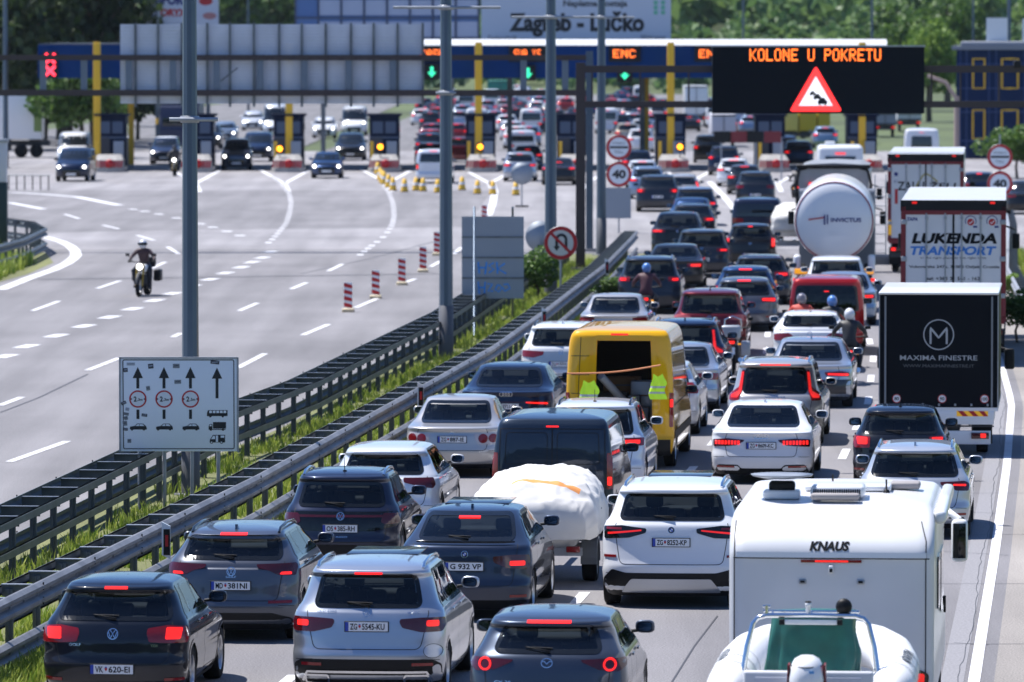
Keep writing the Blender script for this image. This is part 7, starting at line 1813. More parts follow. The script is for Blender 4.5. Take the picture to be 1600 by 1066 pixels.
# the bridge the picture was taken from, and unseen trees added behind to darken reflections
ov = MB(); ov.box((0, -4.5, 5.6), (110, 7, 1.0), CONCR); ov.box((0, -1.1, 6.4), (110, .3, .7), CONCR); ov.box((0, -7.9, 6.4), (110, .3, .7), CONCR)
for x in (-32, -9, 22): ov.box((x, -4.5, 2.6), (1.2, 5, 5.2), CONCR)
tag(ov.build('overpass_bridge'), kind='structure')
woods('added_reflection_wood', 300, 7, (-900, 900), (-190, -70), (16, 24), WD1)  # unseen tree belt, added to darken what the car tails reflect
# ------------------------------------------------------------------ the rest of the queue
QG = 'cars queuing in the lanes'
def mid(x, s, kind, pm, label, name=None, yaw=.06, L=4.4, W=1.8, H=1.47, **k):
    k.setdefault('zw0', None)
    return car(name or {'hatch': 'hatchback', 'suv': 'suv', 'wagon': 'estate_car', 'sedan': 'sedan', 'van': 'van', 'coupe': 'coupe'}[kind], label, 'car' if kind != 'van' else 'van', QG, kind, L, W, H, pm, x=x, s=s, yaw=yaw, **k)
def lampset(w, z, h=.12, i=.5, on=True): 
    t = [(w * i, z), (w * .97, z - .02), (w * .97, z + h), (w * i, z + h)]; l = [(w * (i + .12), z + .02), (w * .9, z + .02), (w * .9, z + h * .7), (w * (i + .12), z + h * .7)]
    return dict(tail=t, lit=l if on else None)
# second ranks, still sharp
mid(925, 89.3, 'suv', PWP, 'white SUV squeezed between the grey panel van and the yellow van', yaw=.089, L=4.4, W=1.82, H=1.65, rails=1, lod=2, antenna='rod', **lampset(.91, .9))
mid(1022, 77.6, 'hatch', PWP, 'white hatchback at the right flank of the yellow van', yaw=.089, L=4.1, W=1.78, H=1.48, lod=2, **lampset(.89, .86, .2, .7))
mid(1056, 73.2, 'sedan', PSI, 'silver sedan right of the yellow van, ahead of the white hatchback', yaw=.089, L=4.6, W=1.82, H=1.44, lod=2, win=(.66, .55, 1.0, 1.33), **lampset(.91, .72, .13, .5, False))
mid(1264, 72.3, 'sedan', PSI, 'silver sedan with dark lower tail, left of the black box truck', yaw=.08, L=4.9, W=1.87, H=1.46, lod=2, zw0=.98, deck=.93, win=(.68, .57, 1.02, 1.35), antenna='fin', tail=[(.33, .78), (.36, .70), (.86, .68), (.86, .77), (.7, .80)], lit=[(.4, .72), (.84, .70), (.84, .745), (.4, .755)], low=[([(-.9, .17), (.9, .17), (.9, .62), (-.9, .62)], PAN)], plate='ZG*5102-HD', plate_z=.50)
mid(1265, 65.5, 'hatch', PW, 'white hatchback with angular dark red lamps, behind the red van', yaw=.07, L=4.2, W=1.78, H=1.455, lod=2, zw0=1.08, win=(.64, .55, 1.12, 1.36), antenna='rod', tail=[(.39, .88), (.55, .76), (.85, .78), (.86, .92), (.5, .95)], badge='dot', badge_z=.93, rails=0)
mid(1068, 69.6, 'suv', PNB, 'navy SUV with an L-shaped glowing right lamp, ahead of the yellow van', yaw=.08, L=4.42, W=1.87, H=1.66, lod=2, rails=2, antenna='fin', zw0=1.10, win=(.64, .58, 1.14, 1.5), tail=[(.62, 1.42), (.68, 1.42), (.72, 1.08), (.92, 1.02), (.92, .84), (.66, .92)], inner_lit=volvo_tail)
mid(1108, 62.4, 'suv', PRD, 'burgundy SUV with pale red lamps and a dark rear window, middle of the queue', yaw=.07, L=4.64, W=1.84, H=1.68, lod=2, zw0=1.08, badge='ring_vw', badge_z=.98, antenna='fin', plate='ZG*4471-IF', plate_z=.86, low=[([(-.9, .17), (.9, .17), (.9, .5), (-.9, .5)], BLACK)], tail=[(.46, 1.02), (.50, .94), (.90, .90), (.92, 1.0), (.8, 1.06)], tailm=mat('pale_red_lens', (.42, .10, .11), .2))
mid(958, 61.5, 'sedan', PSC, 'white-beige sedan with a wide rear window, above the yellow van roof', yaw=.07, L=4.5, W=1.76, H=1.44, lod=2, win=(.62, .54, 1.0, 1.33), glass=GLASS_C, **lampset(.88, .74, .14, .55, False))
mid(1014, 54.2, 'suv', PAN, 'dark SUV with bright roof rails behind the motorcyclist at the guardrail', L=4.5, W=1.84, H=1.66, lod=2, rails=2, **lampset(.92, .95, .12, .6))
mid(1306, 53.9, 'suv', PW, 'white SUV in front of the tanker wheels, above the red van', L=4.5, W=1.85, H=1.62, lod=2, **lampset(.92, .9))
mid(1318, 56.4, 'sedan', PLB, 'pale blue-grey sedan roof just above the red van', L=4.5, W=1.82, H=1.45, lod=2, **lampset(.9, .76))
mid(1291, 62, 'van', PRED, 'red passenger van with a wide dark rear window, right of the burgundy SUV', name='red_van', yaw=.07, L=4.9, W=1.90, H=1.96, lod=2, zw0=1.1, win=(.80, .74, 1.12, 1.72), glass=GLASS_D, noseseats=True, brake=(.06, 1.60), tail=[(.84, 1.15), (.93, 1.15), (.94, .72), (.84, .72)])
mid(1162, 57.6, 'hatch', PGR, 'grey hatchback with a lit strip over its window, upper of the rear-lit pair', L=4.3, W=1.80, H=1.46, lod=2, brake=(.18, 1.38), tail=[(.45, .92), (.5, .82), (.87, .80), (.87, .94)], lit=[(.5, .85), (.84, .83), (.84, .91), (.5, .91)], refl=(.6, .8, .42))
mid(1164, 54.9, 'hatch', PBL, 'blue hatchback roof with a red brake light, directly ahead of the grey hatchback', L=4.2, W=1.79, H=1.46, lod=1, brake=(.18, 1.37), **lampset(.9, .8))
mid(1187, 52.4, 'wagon', PAN, 'dark estate with a slim lit right lamp, ahead of the blue hatchback roof', L=4.6, W=1.81, H=1.47, lod=2, **lampset(.9, .86))
mid(1053, 49.6, 'sedan', PBK, 'black sedan with a wide red right lamp, right of the motorcyclist', L=4.7, W=1.85, H=1.43, lod=2, **lampset(.92, .74, .13, .45))
mid(1096, 47.2, 'suv', PAN, 'dark grey SUV with slanted lamps and an emblem, ahead of the black sedan', L=4.5, W=1.83, H=1.60, lod=2, badge='oval', badge_z=.98, plate='ZG*2', plate_z=.62, **lampset(.92, .88, .1, .55))
mid(1172, 45.1, 'hatch', PBK, 'black hatchback with two upright glowing red lamps, facing away mid-queue', L=4.0, W=1.75, H=1.50, lod=2, brake=(.08, 1.40), badge='oval', badge_z=.82, plate='ZG*1', plate_z=.42, tail=[(.72, 1.05), (.84, 1.05), (.87, .66), (.72, .66)], lit=[(.74, .98), (.83, .98), (.84, .72), (.74, .72)])
mid(1058, 43.2, 'coupe', PBK, 'black coupe-backed SUV with thin lamps, upper left part of the queue', L=4.7, W=1.92, H=1.62, lod=2, badge='roundel', badge_z=.95, **lampset(.96, .9, .1, .45))
mid(1182, 41.0, 'van', PSL, 'dark grey people carrier ahead of the black hatchback with upright lamps', name='people_carrier', L=4.8, W=1.93, H=1.82, lod=1, zw0=1.1, win=(.8, .74, 1.14, 1.6))
mid(1081, 40.4, 'hatch', PAN, 'dark hatchback half hidden behind the black coupe-backed SUV', L=4.2, W=1.8, H=1.5, lod=1, **lampset(.9, .85))
mid(1079, 38.8, 'sedan', PBL, 'blue sedan roof third above the black coupe-backed SUV', L=4.3, W=1.8, H=1.46, lod=1, **lampset(.9, .8))
mid(1086, 37.2, 'suv', PNB, 'dark blue SUV with silver roof and door mirror, upper left queue', L=4.3, W=1.84, H=1.64, lod=1, yaw=.04, roofm=PLB, **lampset(.92, .9))
mid(1064, 33.4, 'wagon', PSC, 'pale silver estate with tall red side lamps near the 40 limit sign', L=4.6, W=1.85, H=1.5, lod=1, yaw=.03, tail=[(.68, 1.2), (.74, 1.2), (.9, .8), (.75, .8)], lit=[(.69, 1.15), (.73, 1.15), (.88, .84), (.78, .84)])
mid(1027, 34.5, 'suv', PAN, 'dark grey SUV with brown-tinted lamps just right of the 40 limit sign', L=4.7, W=1.95, H=1.68, lod=1, yaw=.03, plate='ZG*3', plate_z=.7, **lampset(.95, .9, .16, .6))
mid(1011, 32.0, 'suv', PLB, 'light blue SUV directly above the dark grey SUV near the 40 limit sign', L=4.4, W=1.82, H=1.6, lod=1, yaw=.02, **lampset(.9, .88))
mid(1004, 30.0, 'hatch', PWP, 'pale hatchback with a red brake strip right of the toll stop sign', L=4.1, W=1.78, H=1.5, lod=1, yaw=.01, brake=(.2, 1.4), **lampset(.9, .85))
mid(996, 27.9, 'suv', PNB, 'dark car with one glowing lamp between the toll stop sign and a striped island', L=4.2, W=1.78, H=1.55, lod=1, yaw=0, **lampset(.9, .85))
mid(1180, 33.2, 'suv', PAN, 'slate SUV with dim red lamps alone at the head of the right-hand queue', L=4.4, W=1.84, H=1.6, lod=1, yaw=.05, plate='ZG*4', plate_z=.5, **lampset(.92, .82, .12, .6, False))
mid(1163, 31.1, 'wagon', PAN, 'dark blue estate left of the slate SUV with dim lamps', L=4.5, W=1.8, H=1.5, lod=1, yaw=.05, brake=(.2, 1.4), **lampset(.9, .82))
mid(1146, 29.6, 'hatch', PW, 'white hatchback with a red brake strip in the right-hand queue near the islands', L=4.2, W=1.8, H=1.5, lod=1, yaw=.05, brake=(.25, 1.4), **lampset(.9, .84))
mid(1131, 27.4, 'suv', PNB, 'dark blue SUV with two round glowing lamps beside the striped island', L=4.4, W=1.84, H=1.66, lod=1, yaw=.05, **lampset(.92, .95, .14, .6))
mid(1106, 25.0, 'suv', PBK, 'black tall car leaving the booth left of the red and black barrier', L=4.4, W=1.84, H=1.75, lod=1, yaw=.03, **lampset(.92, .9, .16, .6))
mid(1530, 32.7, 'hatch', PNB, 'dark blue hatchback roof with a lit brake light, left of the right-hand speed signs', L=4.2, W=1.8, H=1.47, lod=1, brake=(.12, 1.38), yaw=.05)
mid(1604, 35, 'sedan', PBK, 'dark car cut by the right edge behind the right-hand speed signs', L=4.4, W=1.8, H=1.5, lod=1, yaw=.05)
mid(1248, 25.8, 'suv', PNB, 'dark blue car with a glowing lamp left of the white caravan', L=4.4, W=1.84, H=1.6, lod=1, yaw=.03, **lampset(.92, .85))
mid(1226, 24.6, 'suv', PBL, 'blue car behind the dark blue one, right of the barrier board', L=4.4, W=1.84, H=1.6, lod=1, yaw=.03, **lampset(.92, .85))
# caravan and camper van
cv = thing('caravan', PS(1313, 31.8), -.04, 'small white caravan with a dark window above the grey tipper', 'caravan')
sub(cv, 'body', lambda g: g.box((0, 2.5, 1.5), (2.25, 5, 2.15), WHITEM, bev=.22)); sub(cv, 'rear_window', lambda g: g.box((0, -.02, 1.75), (1.5, .06, .62), GLASSO, bev=.02)); sub(cv, 'roof_hatch', lambda g: g.box((-.5, 2.0, 2.66), (.5, .5, .2), WHITEM, bev=.05)); sub(cv, 'brake_light', lambda g: g.box((0, -.03, 2.2), (.5, .04, .06), LIT))
for sg in (-1, 1): sub(cv, 'tail_light', lambda g: g.box((sg * .9, -.02, .7), (.25, .05, .2), REDP)); wheel(cv, sg * .95, 2.4, .32, sg, True, 1)
mid(1440, 27, 'van', PW, 'white camper van with a dark rear window above the trailer with red frame', name='camper_van', L=5.5, W=2.1, H=2.6, lod=1, yaw=.05, zw0=1.3, win=(.62, .58, 1.35, 2.15), brake=(.12, 2.35))
# left of the median: leaving the plaza in the far lanes, seen from behind
mid(677, 29, 'van', PWP, 'white-silver minivan half hidden by the lamp post with the long crossbar', name='minivan', L=4.6, W=1.9, H=1.85, lod=1, yaw=.04, zw0=1.1, win=(.74, .68, 1.15, 1.62), tail=[(.8, 1.1), (.92, 1.1), (.93, .72), (.8, .72)], lit=[(.82, 1.0), (.9, 1.0), (.9, .8), (.82, .8)], brake=(.2, 1.75))
for x, s, k_, pm, lb in [(671, 25.8, 'hatch', PRED, 'red hatchback directly ahead of the white-silver minivan'), (670, 24.0, 'suv', PNB, 'dark car with a blue-grey roof ahead of the red hatchback'), (672, 22.6, 'hatch', PRED, 'farther red car in the file ahead of the minivan'), (674, 21.2, 'hatch', PRD, 'maroon car farthest in the file ahead of the minivan'),
                       (812, 28.6, 'suv', PSI, 'silver car with glowing lamps above the lone round sign back'), (873, 29.3, 'sedan', PBK, 'black sedan with bright lamps between the thick lamp post and the gantry leg'), (824, 26.4, 'sedan', PBL, 'blue sedan roof above the silver car in the middle lane'),
                       (815, 24.4, 'van', PWP, 'silver van with split rear doors in the middle toll lane'), (806, 22.3, 'suv', PW, 'white car next ahead of the silver split-door van'), (800, 20.7, 'hatch', PWP, 'pale car two ahead of the silver split-door van'), (716, 25.0, 'suv', PRD, 'dark red car right of the long-crossbar lamp post'),
                       (1001, 23.0, 'suv', PW, 'white SUV beyond the booth above the toll stop sign'), (980, 21.6, 'suv', PBE, 'beige car with a red lamp beyond the booth'), (1003, 20.2, 'hatch', PSC, 'silver car beyond the beige one, left of a yellow column'), (968, 19.4, 'suv', PNB, 'dark blue car beyond the booth right of the far lamp post')]:
    mid(x, s, k_, pm, lb, L=4.4, W=1.85, H={'hatch': 1.48, 'suv': 1.62, 'sedan': 1.45, 'van': 1.9}[k_], lod=1, yaw=.02, brake=(.15, {'hatch': 1.38, 'suv': 1.5, 'sedan': 1.2, 'van': 1.75}[k_]) if s > 20.5 else None, **lampset(.92, .84))
# oncoming cars
def onc(x, yv_, kind, pm, label, **k):
    s = (yv_ - 52) / 8.1
    k.setdefault('L', 4.4); k.setdefault('W', 1.82); k.setdefault('H', 1.5); k.setdefault('yaw', 0)
    return car({'hatch': 'hatchback', 'suv': 'suv', 'wagon': 'estate_car', 'sedan': 'sedan', 'van': 'van'}[kind], label, 'car' if kind != 'van' else 'van', 'oncoming cars on the plaza', kind, paintm=pm, x=x, s=s, lod=1, front=True, **k)
onc(510, 279, 'hatch', PBL, 'small blue hatchback with lit headlamps driving toward the camera', L=4.0, W=1.75, H=1.47)
onc(369, 266, 'suv', PGR, 'boxy grey off-roader with round lamps driving toward the camera', W=1.8, H=1.85, head=[(.45, .85), (.8, .85), (.8, 1.05), (.45, 1.05)], yaw=-.02)
onc(402, 253, 'van', PNB, 'blue van just right of the boxy grey off-roader', W=1.85, H=1.85, L=4.6)
onc(111, 284, 'van', PNB, 'dark blue high-sided van approaching near the left edge', W=1.83, H=1.82, L=4.5, yaw=.05)
onc(112, 259, 'van', PW, 'white van right behind the dark blue high-sided van', W=1.9, H=2.05, L=4.8)
onc(256, 257, 'suv', PSL, 'dark SUV with a white roof beside the left toll island', H=1.7, roofm=WHITEM)
onc(547, 251, 'suv', PBK, 'large black SUV passing the booth behind the blue hatchback', W=1.95, H=1.75, L=4.8)
onc(506, 216, 'suv', PW, 'white SUV with a blue windscreen beyond the booths', H=1.62); onc(553, 212, 'van', PW, 'big white van beyond the booths behind the black SUV', W=2.0, H=2.3, L=5.4)
onc(430, 213, 'van', PWP, 'white delivery van hidden behind the booth with the yellow column', W=2.0, H=2.5, L=5.5); onc(394, 204, 'suv', PWP, 'silver car beyond the booths left of the white delivery van', H=1.6); onc(350, 222, 'hatch', PLB, 'light blue car emerging beyond the boxy grey off-roader'); onc(325, 232, 'suv', PBK, 'black car in the shade right of the tall left lamp post', H=1.7)
# the jam beyond the toll: protos copied many times
rn = random.Random(11)
protos = []
for kd, pm in (('hatch', PW), ('suv', PSI), ('sedan', PBK), ('suv', PNB), ('hatch', PRED), ('wagon', PSC), ('van', PW), ('suv', PAN), ('hatch', PLB), ('sedan', PBL)):
    protos.append((kd, pm))
CW = ['white', 'silver', 'black', 'navy', 'red', 'pale silver', 'white van', 'anthracite', 'light blue', 'blue']
JB = {}
used = {}
rows = [(792, 19.2), (806, 17.9), (795, 16.9), (812, 15.9), (800, 15.0), (816, 14.2), (804, 13.5), (820, 12.9), (826, 21.8), (830, 19.6), (836, 17.6), (838, 16.0), (842, 14.8), (786, 15.6), (783, 14.4), (778, 13.4),
        (672, 18.9), (684, 17.4), (676, 16.2), (690, 15.2), (700, 14.4), (712, 21.2), (718, 18.6), (722, 16.8), (728, 15.4),
        (950, 17.8), (962, 16.6), (975, 15.6), (985, 17.2), (998, 18.0), (1010, 16.4), (992, 14.9), (1012, 14.4), (955, 14.3), (972, 13.4), (1120, 18.3), (1135, 19.6), (1150, 18.0), (1172, 19.4), (1196, 18.0), (1240, 20.3), (1262, 19.0), (1290, 22), (1350, 21.3), (1078, 19.0), (860, 16.5), (868, 18.4), (884, 15.2), (900, 17.5), (920, 16.0),
        (745, 19.5), (752, 17.2), (762, 16.0), (772, 18.2), (768, 14.6), (790, 12.6), (808, 12.2), (832, 13.6), (846, 13.2), (852, 19.6), (658, 17.8), (662, 15.6), (694, 13.8), (708, 15.8), (735, 13.8), (948, 19.4), (958, 15.4), (990, 19.2), (1016, 19.0), (1002, 13.6), (980, 13.0), (1090, 16.2), (1104, 15.2), (1028, 17.2), (1036, 15.4), (876, 13.8), (892, 19.6), (912, 13.6), (1160, 16.2), (1210, 16.8)]
PLN = ['left of the thick lamp post', 'just left of the gantry leg', 'right of the long-crossbar lamp post', 'above the round speed signs', 'under the message board']
cnt = {}
for i, (x, s) in enumerate(rows):
    k = (i * 7 + i // 3) % len(protos); kd, pm = protos[k]
    zone = 2 if x < 735 else (0 if x < 850 else (1 if x < 945 else (3 if x < 1060 else 4)))
    cnt[(k, zone)] = cnt.get((k, zone), 0) + 1; nth = ['nearest ', 'second nearest ', 'third nearest ', 'fourth nearest ', 'fifth nearest ', 'sixth nearest ', 'seventh nearest '][cnt[(k, zone)] - 1]
    nm = CW[k].replace(' van', ''); ty = {'hatch': 'hatchback', 'suv': 'SUV', 'sedan': 'sedan', 'wagon': 'estate', 'van': 'van'}[kd]
    lb = '%s%s %s in the far jam, %s' % (nth, nm, ty, PLN[zone])
    if k not in JB:
        r_ = car({'hatch': 'hatchback', 'suv': 'suv', 'wagon': 'estate_car', 'sedan': 'sedan', 'van': 'van'}[kd], lb, 'van' if kd == 'van' else 'car', 'cars in the far jam beyond the toll', kd, 4.4, 1.82, {'hatch': 1.48, 'suv': 1.64, 'sedan': 1.45, 'wagon': 1.5, 'van': 2.1}[kd], pm, x=x, s=s, yaw=0, lod=0, brake=(.2, {'hatch': 1.38, 'suv': 1.5, 'sedan': 1.2, 'wagon': 1.4, 'van': 1.9}[kd]), **lampset(.91, .82, .16, .55)); JB[k] = r_
    else:
        r_ = copy_tree(JB[k]); p = PS(x, s); r_.location = (p.x, p.y + 2.2, 0); r_['label'] = lb

# ------------------------------------------------------------------ motorcycles and riders
LEA = mat('black_leather', (.018, .018, .021), .5, bump=.1, bscale=12); LEAR = mat('maroon_jacket', (.07, .02, .03), .6); DEN = mat('dark_trousers', (.02, .022, .03), .8); HELW = mat('helmet_white', (.7, .7, .72), .2, 0, .6); HELB = mat('helmet_black', (.015, .015, .02), .15, 0, .6); HELG = mat('helmet_grey', (.16, .15, .18), .2, 0, .6); HELBL = mat('helmet_blue', (.08, .2, .5), .2, 0, .6); GLOVE = mat('glove_black', (.012, .012, .013), .7)
def skin(name, V, E, Rd, m, parent, sub_=1):
    me = bpy.data.meshes.new('sk'); me.from_pydata(V, E, []); o = bpy.data.objects.new('sk', me); COL.objects.link(o)
    md = o.modifiers.new('s', 'SKIN'); md.use_smooth_shade = True
    if not me.skin_vertices: me.skin_vertices.new() if hasattr(me.skin_vertices, 'new') else None
    for i, r in enumerate(Rd):
        d = me.skin_vertices[0].data[i]; d.radius = r if isinstance(r, tuple) else (r, r); d.use_root = (i == 0)
    ss = o.modifiers.new('u', 'SUBSURF'); ss.levels = sub_; ss.render_levels = sub_
    bpy.context.view_layer.update()
    out = bpy.data.meshes.new_from_object(o.evaluated_get(bpy.context.evaluated_depsgraph_get())); bpy.data.objects.remove(o)
    out.name = name; out.materials.clear(); out.materials.append(m)
    for p in out.polygons: p.material_index = 0; p.use_smooth = True
    r = bpy.data.objects.new(name, out); COL.objects.link(r); r.parent = parent; return r
def motorbike(px, s, yaw, label, front=False, lit=True, box=False, screen=False):
    """local y forwards, origin under the middle"""
    r_ = thing('motorcycle', PS(px, s), -yaw + (math.pi if front else 0), label, 'motorcycle', 'motorcycles')
    for yy, w_ in ((-.72, .085), (.76, .06)):
        def wh(g): g.lathe([(.25, -w_), (.30, -w_ * 1.05), (.325, -w_ * .5), (.33, 0), (.325, w_ * .5), (.30, w_ * 1.05), (.25, w_)], RUBBER, 26, Matrix.Translation((0, yy, .33)) @ Matrix.Rotation(math.pi / 2, 4, 'Y'))
        t = sub(r_, 'wheel', wh)
        sub(None, 'rim', lambda g: (g.lathe([(.25, -.03), (.25, .03)], ALLOY, 22, Matrix.Translation((0, yy, .33)) @ Matrix.Rotation(math.pi / 2, 4, 'Y')), [g.tube([(0, yy, .33), (0, yy + .25 * math.cos(a), .33 + .25 * math.sin(a))], .012, ALLOY, 5) for a in np.linspace(0, 6.28, 7)[:-1]]), t)
    sub(r_, 'engine', lambda g: (g.box((0, .02, .48), (.36, .5, .38), DKG, bev=.08), g.box((0, .1, .3), (.3, .4, .12), BLACK, bev=.03), g.tube([(.13, .3, .5), (.16, .2, .25), (.2, -.3, .27), (.22, -.8, .36)], [.03, .03, .04, .055], CHROME, 10)))
    sub(r_, 'fuel_tank', lambda g: g.box((0, .18, .86), (.36, .52, .26), paint('bike_tank', (.05, .055, .06), .4) if not front else WHITEM, bev=.12)); sub(r_, 'seat', lambda g: (g.box((0, -.38, .80), (.28, .78, .11), BLACK, bev=.05), g.box((0, -.75, .72), (.2, .4, .12), DKG, bev=.05)))
    sub(r_, 'fork', lambda g: [g.tube([(q, .50, .98), (q, .76, .33)], [.032, .025], mat('gold_fork', (.6, .35, .05), .3, .8) if front else ALLOY, 8) for q in (-.10, .10)]); sub(r_, 'front_mudguard', lambda g: g.tube([(0, .76 + .36 * math.cos(t), .33 + .36 * math.sin(t)) for t in np.linspace(.2, 2.4, 9)], .06, DKG, 8))
    sub(r_, 'handlebar', lambda g: (g.tube([(-.40, .30, 1.08), (-.2, .42, 1.06), (.2, .42, 1.06), (.40, .30, 1.08)], .016, BLACK, 8), g.tube([(-.40, .30, 1.08), (-.30, .36, 1.07)], .022, BLACK, 8), g.tube([(.40, .30, 1.08), (.30, .36, 1.07)], .022, BLACK, 8)))
    for sg in (-1, 1): sub(r_, 'mirror', lambda g: (g.tube([(sg * .26, .40, 1.08), (sg * .40, .42, 1.26)], .009, BLACK, 5), g.box((sg * .42, .41, 1.28), (.13, .03, .08), BLACK, bev=.02))); sub(r_, 'indicator', lambda g: g.box((sg * .2, -.9, .74), (.07, .05, .04), mat('amber_lens', (.7, .3, .02), .3), bev=.01))
    hd = sub(r_, 'headlight', lambda g: g.lathe([(.001, -.1), (.08, -.08), (.11, 0), (.10, .03), (.001, .035)], DKG, 20, Matrix.Translation((0, .60, .92)) @ Matrix.Rotation(-math.pi / 2, 4, 'X')))
    if front: sub(None, 'lit_lens', lambda g: g.lathe([(.001, .042), (.092, .036)], HEADL, 20, Matrix.Translation((0, .60, .92)) @ Matrix.Rotation(-math.pi / 2, 4, 'X')), hd)
    sub(r_, 'tail_light', lambda g: g.box((0, -.97, .78), (.18, .05, .07), LIT if lit else REDP, bev=.015)); sub(r_, 'license_plate', lambda g: g.box((0, -1.02, .58), (.2, .015, .17), PLATEW, rot=Euler((-.2, 0, 0)).to_matrix()))
    if box:
        sub(r_, 'top_case', lambda g: g.box((0, -.85, 1.02), (.46, .36, .32), BLACK if box == 1 else GALV, bev=.06))
        for sg in (-1, 1): sub(r_, 'pannier', lambda g: g.box((sg * .34, -.68, .62), (.22, .46, .36), BLACK if box == 1 else GALV, bev=.05))
    if screen: sub(r_, 'windscreen', lambda g: g.tube([(-.2, .56, .98), (-.19, .48, 1.26), (0, .46, 1.34), (.19, .48, 1.26), (.2, .56, .98)], .018, CHROME, 8))
    return r_
def rider(px, s, yaw, label, front=False, jacket=LEA, helmet=HELB, lean=.18):
    r_ = thing('person', PS(px, s), -yaw + (math.pi if front else 0), label, 'person', 'motorcycle riders')
    hz, hy = .90, -.20
    V = [(0, hy, hz), (0, hy + .03, hz + .16), (0, hy + .10, hz + .34), (0, hy + lean, hz + .50), (0, hy + lean + .03, hz + .58)]; Rr = [(.17, .13), (.155, .115), (.19, .125), (.15, .10), (.065, .065)]
    E = [(0, 1), (1, 2), (2, 3), (3, 4)]
    for sg in (-1, 1):
        b = len(V); V += [(sg * .19, hy + lean - .01, hz + .49), (sg * .36, hy + .26, hz + .30), (sg * .38, hy + .46, hz + .20)]; Rr += [.075, .055, .038]; E += [(3, b), (b, b + 1), (b + 1, b + 2)]
        b = len(V); V += [(sg * .13, hy + .02, hz - .03), (sg * .25, hy + .46, hz - .12), (sg * .22, hy + .28, hz - .52), (sg * .22, hy + .42, hz - .60)]; Rr += [.10, .075, .05, .042]; E += [(0, b), (b, b + 1), (b + 1, b + 2), (b + 2, b + 3)]
    body = skin('body', V, E, Rr, jacket, r_)
    sub(None, 'trousers', lambda g: [g.tube([(sg * .12, hy - .0, hz - .03), (sg * .19, hy + .24, hz - .07), (sg * .25, hy + .46, hz - .12), (sg * .235, hy + .37, hz - .32), (sg * .22, hy + .28, hz - .50)], [.125, .105, .088, .072, .058], DEN, 12) for sg in (-1, 1)], r_)
    for sg in (-1, 1):
        sub(r_, 'boot', lambda g: g.tube([(sg * .22, hy + .29, hz - .42), (sg * .22, hy + .29, hz - .55), (sg * .22, hy + .38, hz - .60), (sg * .22, hy + .50, hz - .61)], [.062, .058, .052, .035], GLOVE, 10))
        hand = sub(r_, 'gloved_hand', lambda g: (g.box((sg * .385, hy + .49, hz + .185), (.085, .07, .045), GLOVE, bev=.02), [g.tube([(sg * (.355 + k * .021), hy + .51, hz + .195), (sg * (.355 + k * .021), hy + .545, hz + .18 - .004 * abs(k - 1)), (sg * (.355 + k * .021), hy + .535, hz + .15), (sg * (.355 + k * .021), hy + .51, hz + .15)], .0095, GLOVE, 6) for k in range(4)], g.tube([(sg * .345, hy + .48, hz + .18), (sg * .33, hy + .50, hz + .155), (sg * .345, hy + .52, hz + .145)], .0105, GLOVE, 6)))
    c = Vector((0, hy + lean + .07, hz + .70))
    def hel(g):
        N, K = 20, 14; vs = []; fs = []
        for j in range(K + 1):
            p = math.pi * j / K
            for i in range(N):
                t = 2 * math.pi * i / N; x, y, z = math.sin(p) * math.cos(t) * .125, math.sin(p) * math.sin(t) * .155, math.cos(p) * .15
                if y > 0 and z < 0: y += .03 * min(1, -z / .1)
                vs.append(c + Vector((x, y, max(z, -.125))))
        for j in range(K):
            for i in range(N): fs.append((j * N + i, (j + 1) * N + i, (j + 1) * N + (i + 1) % N, j * N + (i + 1) % N))
        g.add(vs, fs, helmet, True)
    h = sub(r_, 'helmet', hel)
    sub(None, 'visor', lambda g: g.tube([c + Vector((.118 * math.cos(t), .03 + .135 * math.sin(t), .01)) for t in np.linspace(.25, math.pi - .25, 9)], .045, BLACKG, 10), h)
    return r_
motorbike(224, 50.6, .12, 'motorcycle with a round lit headlamp and golden forks, riding toward the camera', front=True, box=1)
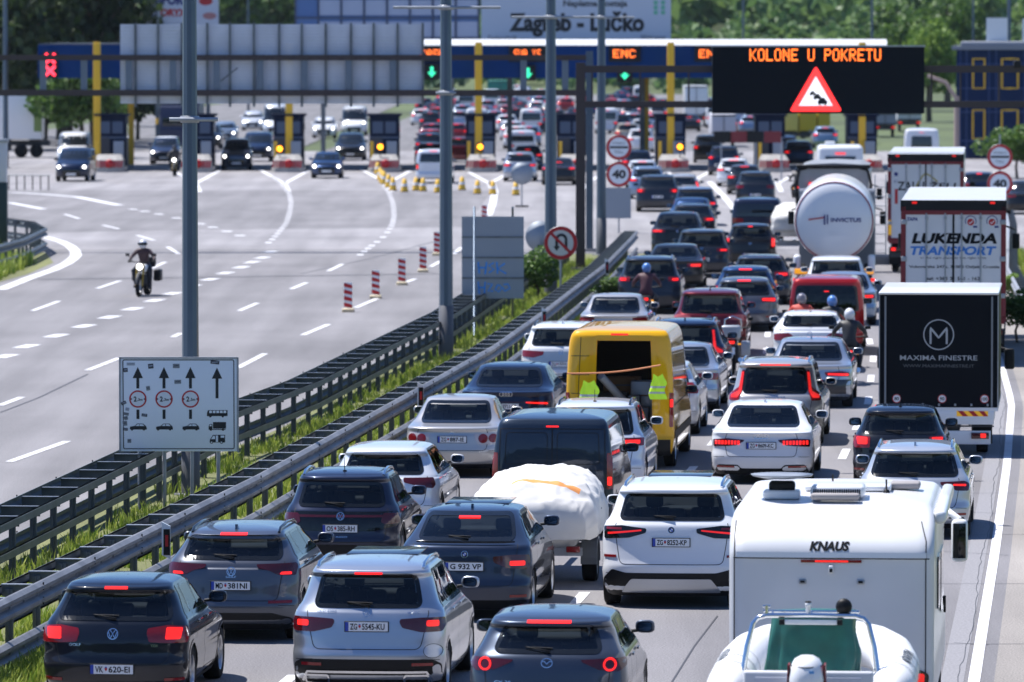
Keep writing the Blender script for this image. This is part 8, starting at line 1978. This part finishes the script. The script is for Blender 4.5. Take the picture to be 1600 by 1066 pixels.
rider(224, 50.6, .12, 'rider in dark jacket and white helmet on the motorcycle coming toward the camera', front=True, helmet=HELW, jacket=mat('dark_red_jacket', (.045, .02, .028), .6))
motorbike(1010, 56.4, .06, 'motorcycle with small plate at the tail of the dark SUV, near the guardrail'); rider(1010, 56.4, .06, 'rider in maroon jacket with blue helmet seen from behind near the guardrail', jacket=LEAR, helmet=HELBL)
motorbike(1144, 65.5, .07, 'scooter-like motorcycle with a chrome screen hoop beside the navy SUV', box=2, screen=True)
motorbike(1327, 67.5, .07, 'motorcycle with black cases right of the white hatchback'); rider(1327, 67.5, .07, 'rider in black with white-striped gear right of the white hatchback', helmet=HELW)
motorbike(1252, 63.8, .07, 'motorcycle mostly hidden between the red van and the white hatchback'); rider(1252, 63.8, .07, 'rider with grey helmet and red jacket between red van and white hatchback', jacket=mat('red_jacket', (.5, .05, .03), .6), helmet=HELG)
motorbike(1246, 32.8, .05, 'motorcycle with a red tail lamp left of the grey tipper'); rider(1246, 32.8, .05, 'distant rider in black left of the grey tipper')
motorbike(273, 27.5, 0, 'distant motorcycle with headlamp beside the tall left lamp post', front=True); rider(273, 27.5, 0, 'distant rider coming through the toll beside the tall left lamp post', front=True)
motorbike(1300, 64.3, .07, 'motorcycle at the rear of the red van, half hidden by the white hatchback', lit=False); rider(1300, 64.3, .07, 'rider with pale blue helmet at the rear of the red van', helmet=HELBL, lean=.1)
# ------------------------------------------------------------------ haze
hz_ = MB(); hz_.box((0, 1250, 64.5), (3600, 3700, 131), mat('haze_air', (1, 1, 1)))
ho = hz_.build('haze'); hm = MATS['haze_air']; t = hm.node_tree
for n_ in list(t.nodes): t.nodes.remove(n_)
out_ = t.nodes.new('ShaderNodeOutputMaterial'); pv = t.nodes.new('ShaderNodeVolumePrincipled')
pv.inputs['Color'].default_value = (.75, .87, 1.0, 1); pv.inputs['Density'].default_value = .00003; pv.inputs['Anisotropy'].default_value = .3
t.links.new(pv.outputs[0], out_.inputs['Volume']); tag(ho, kind='stuff')
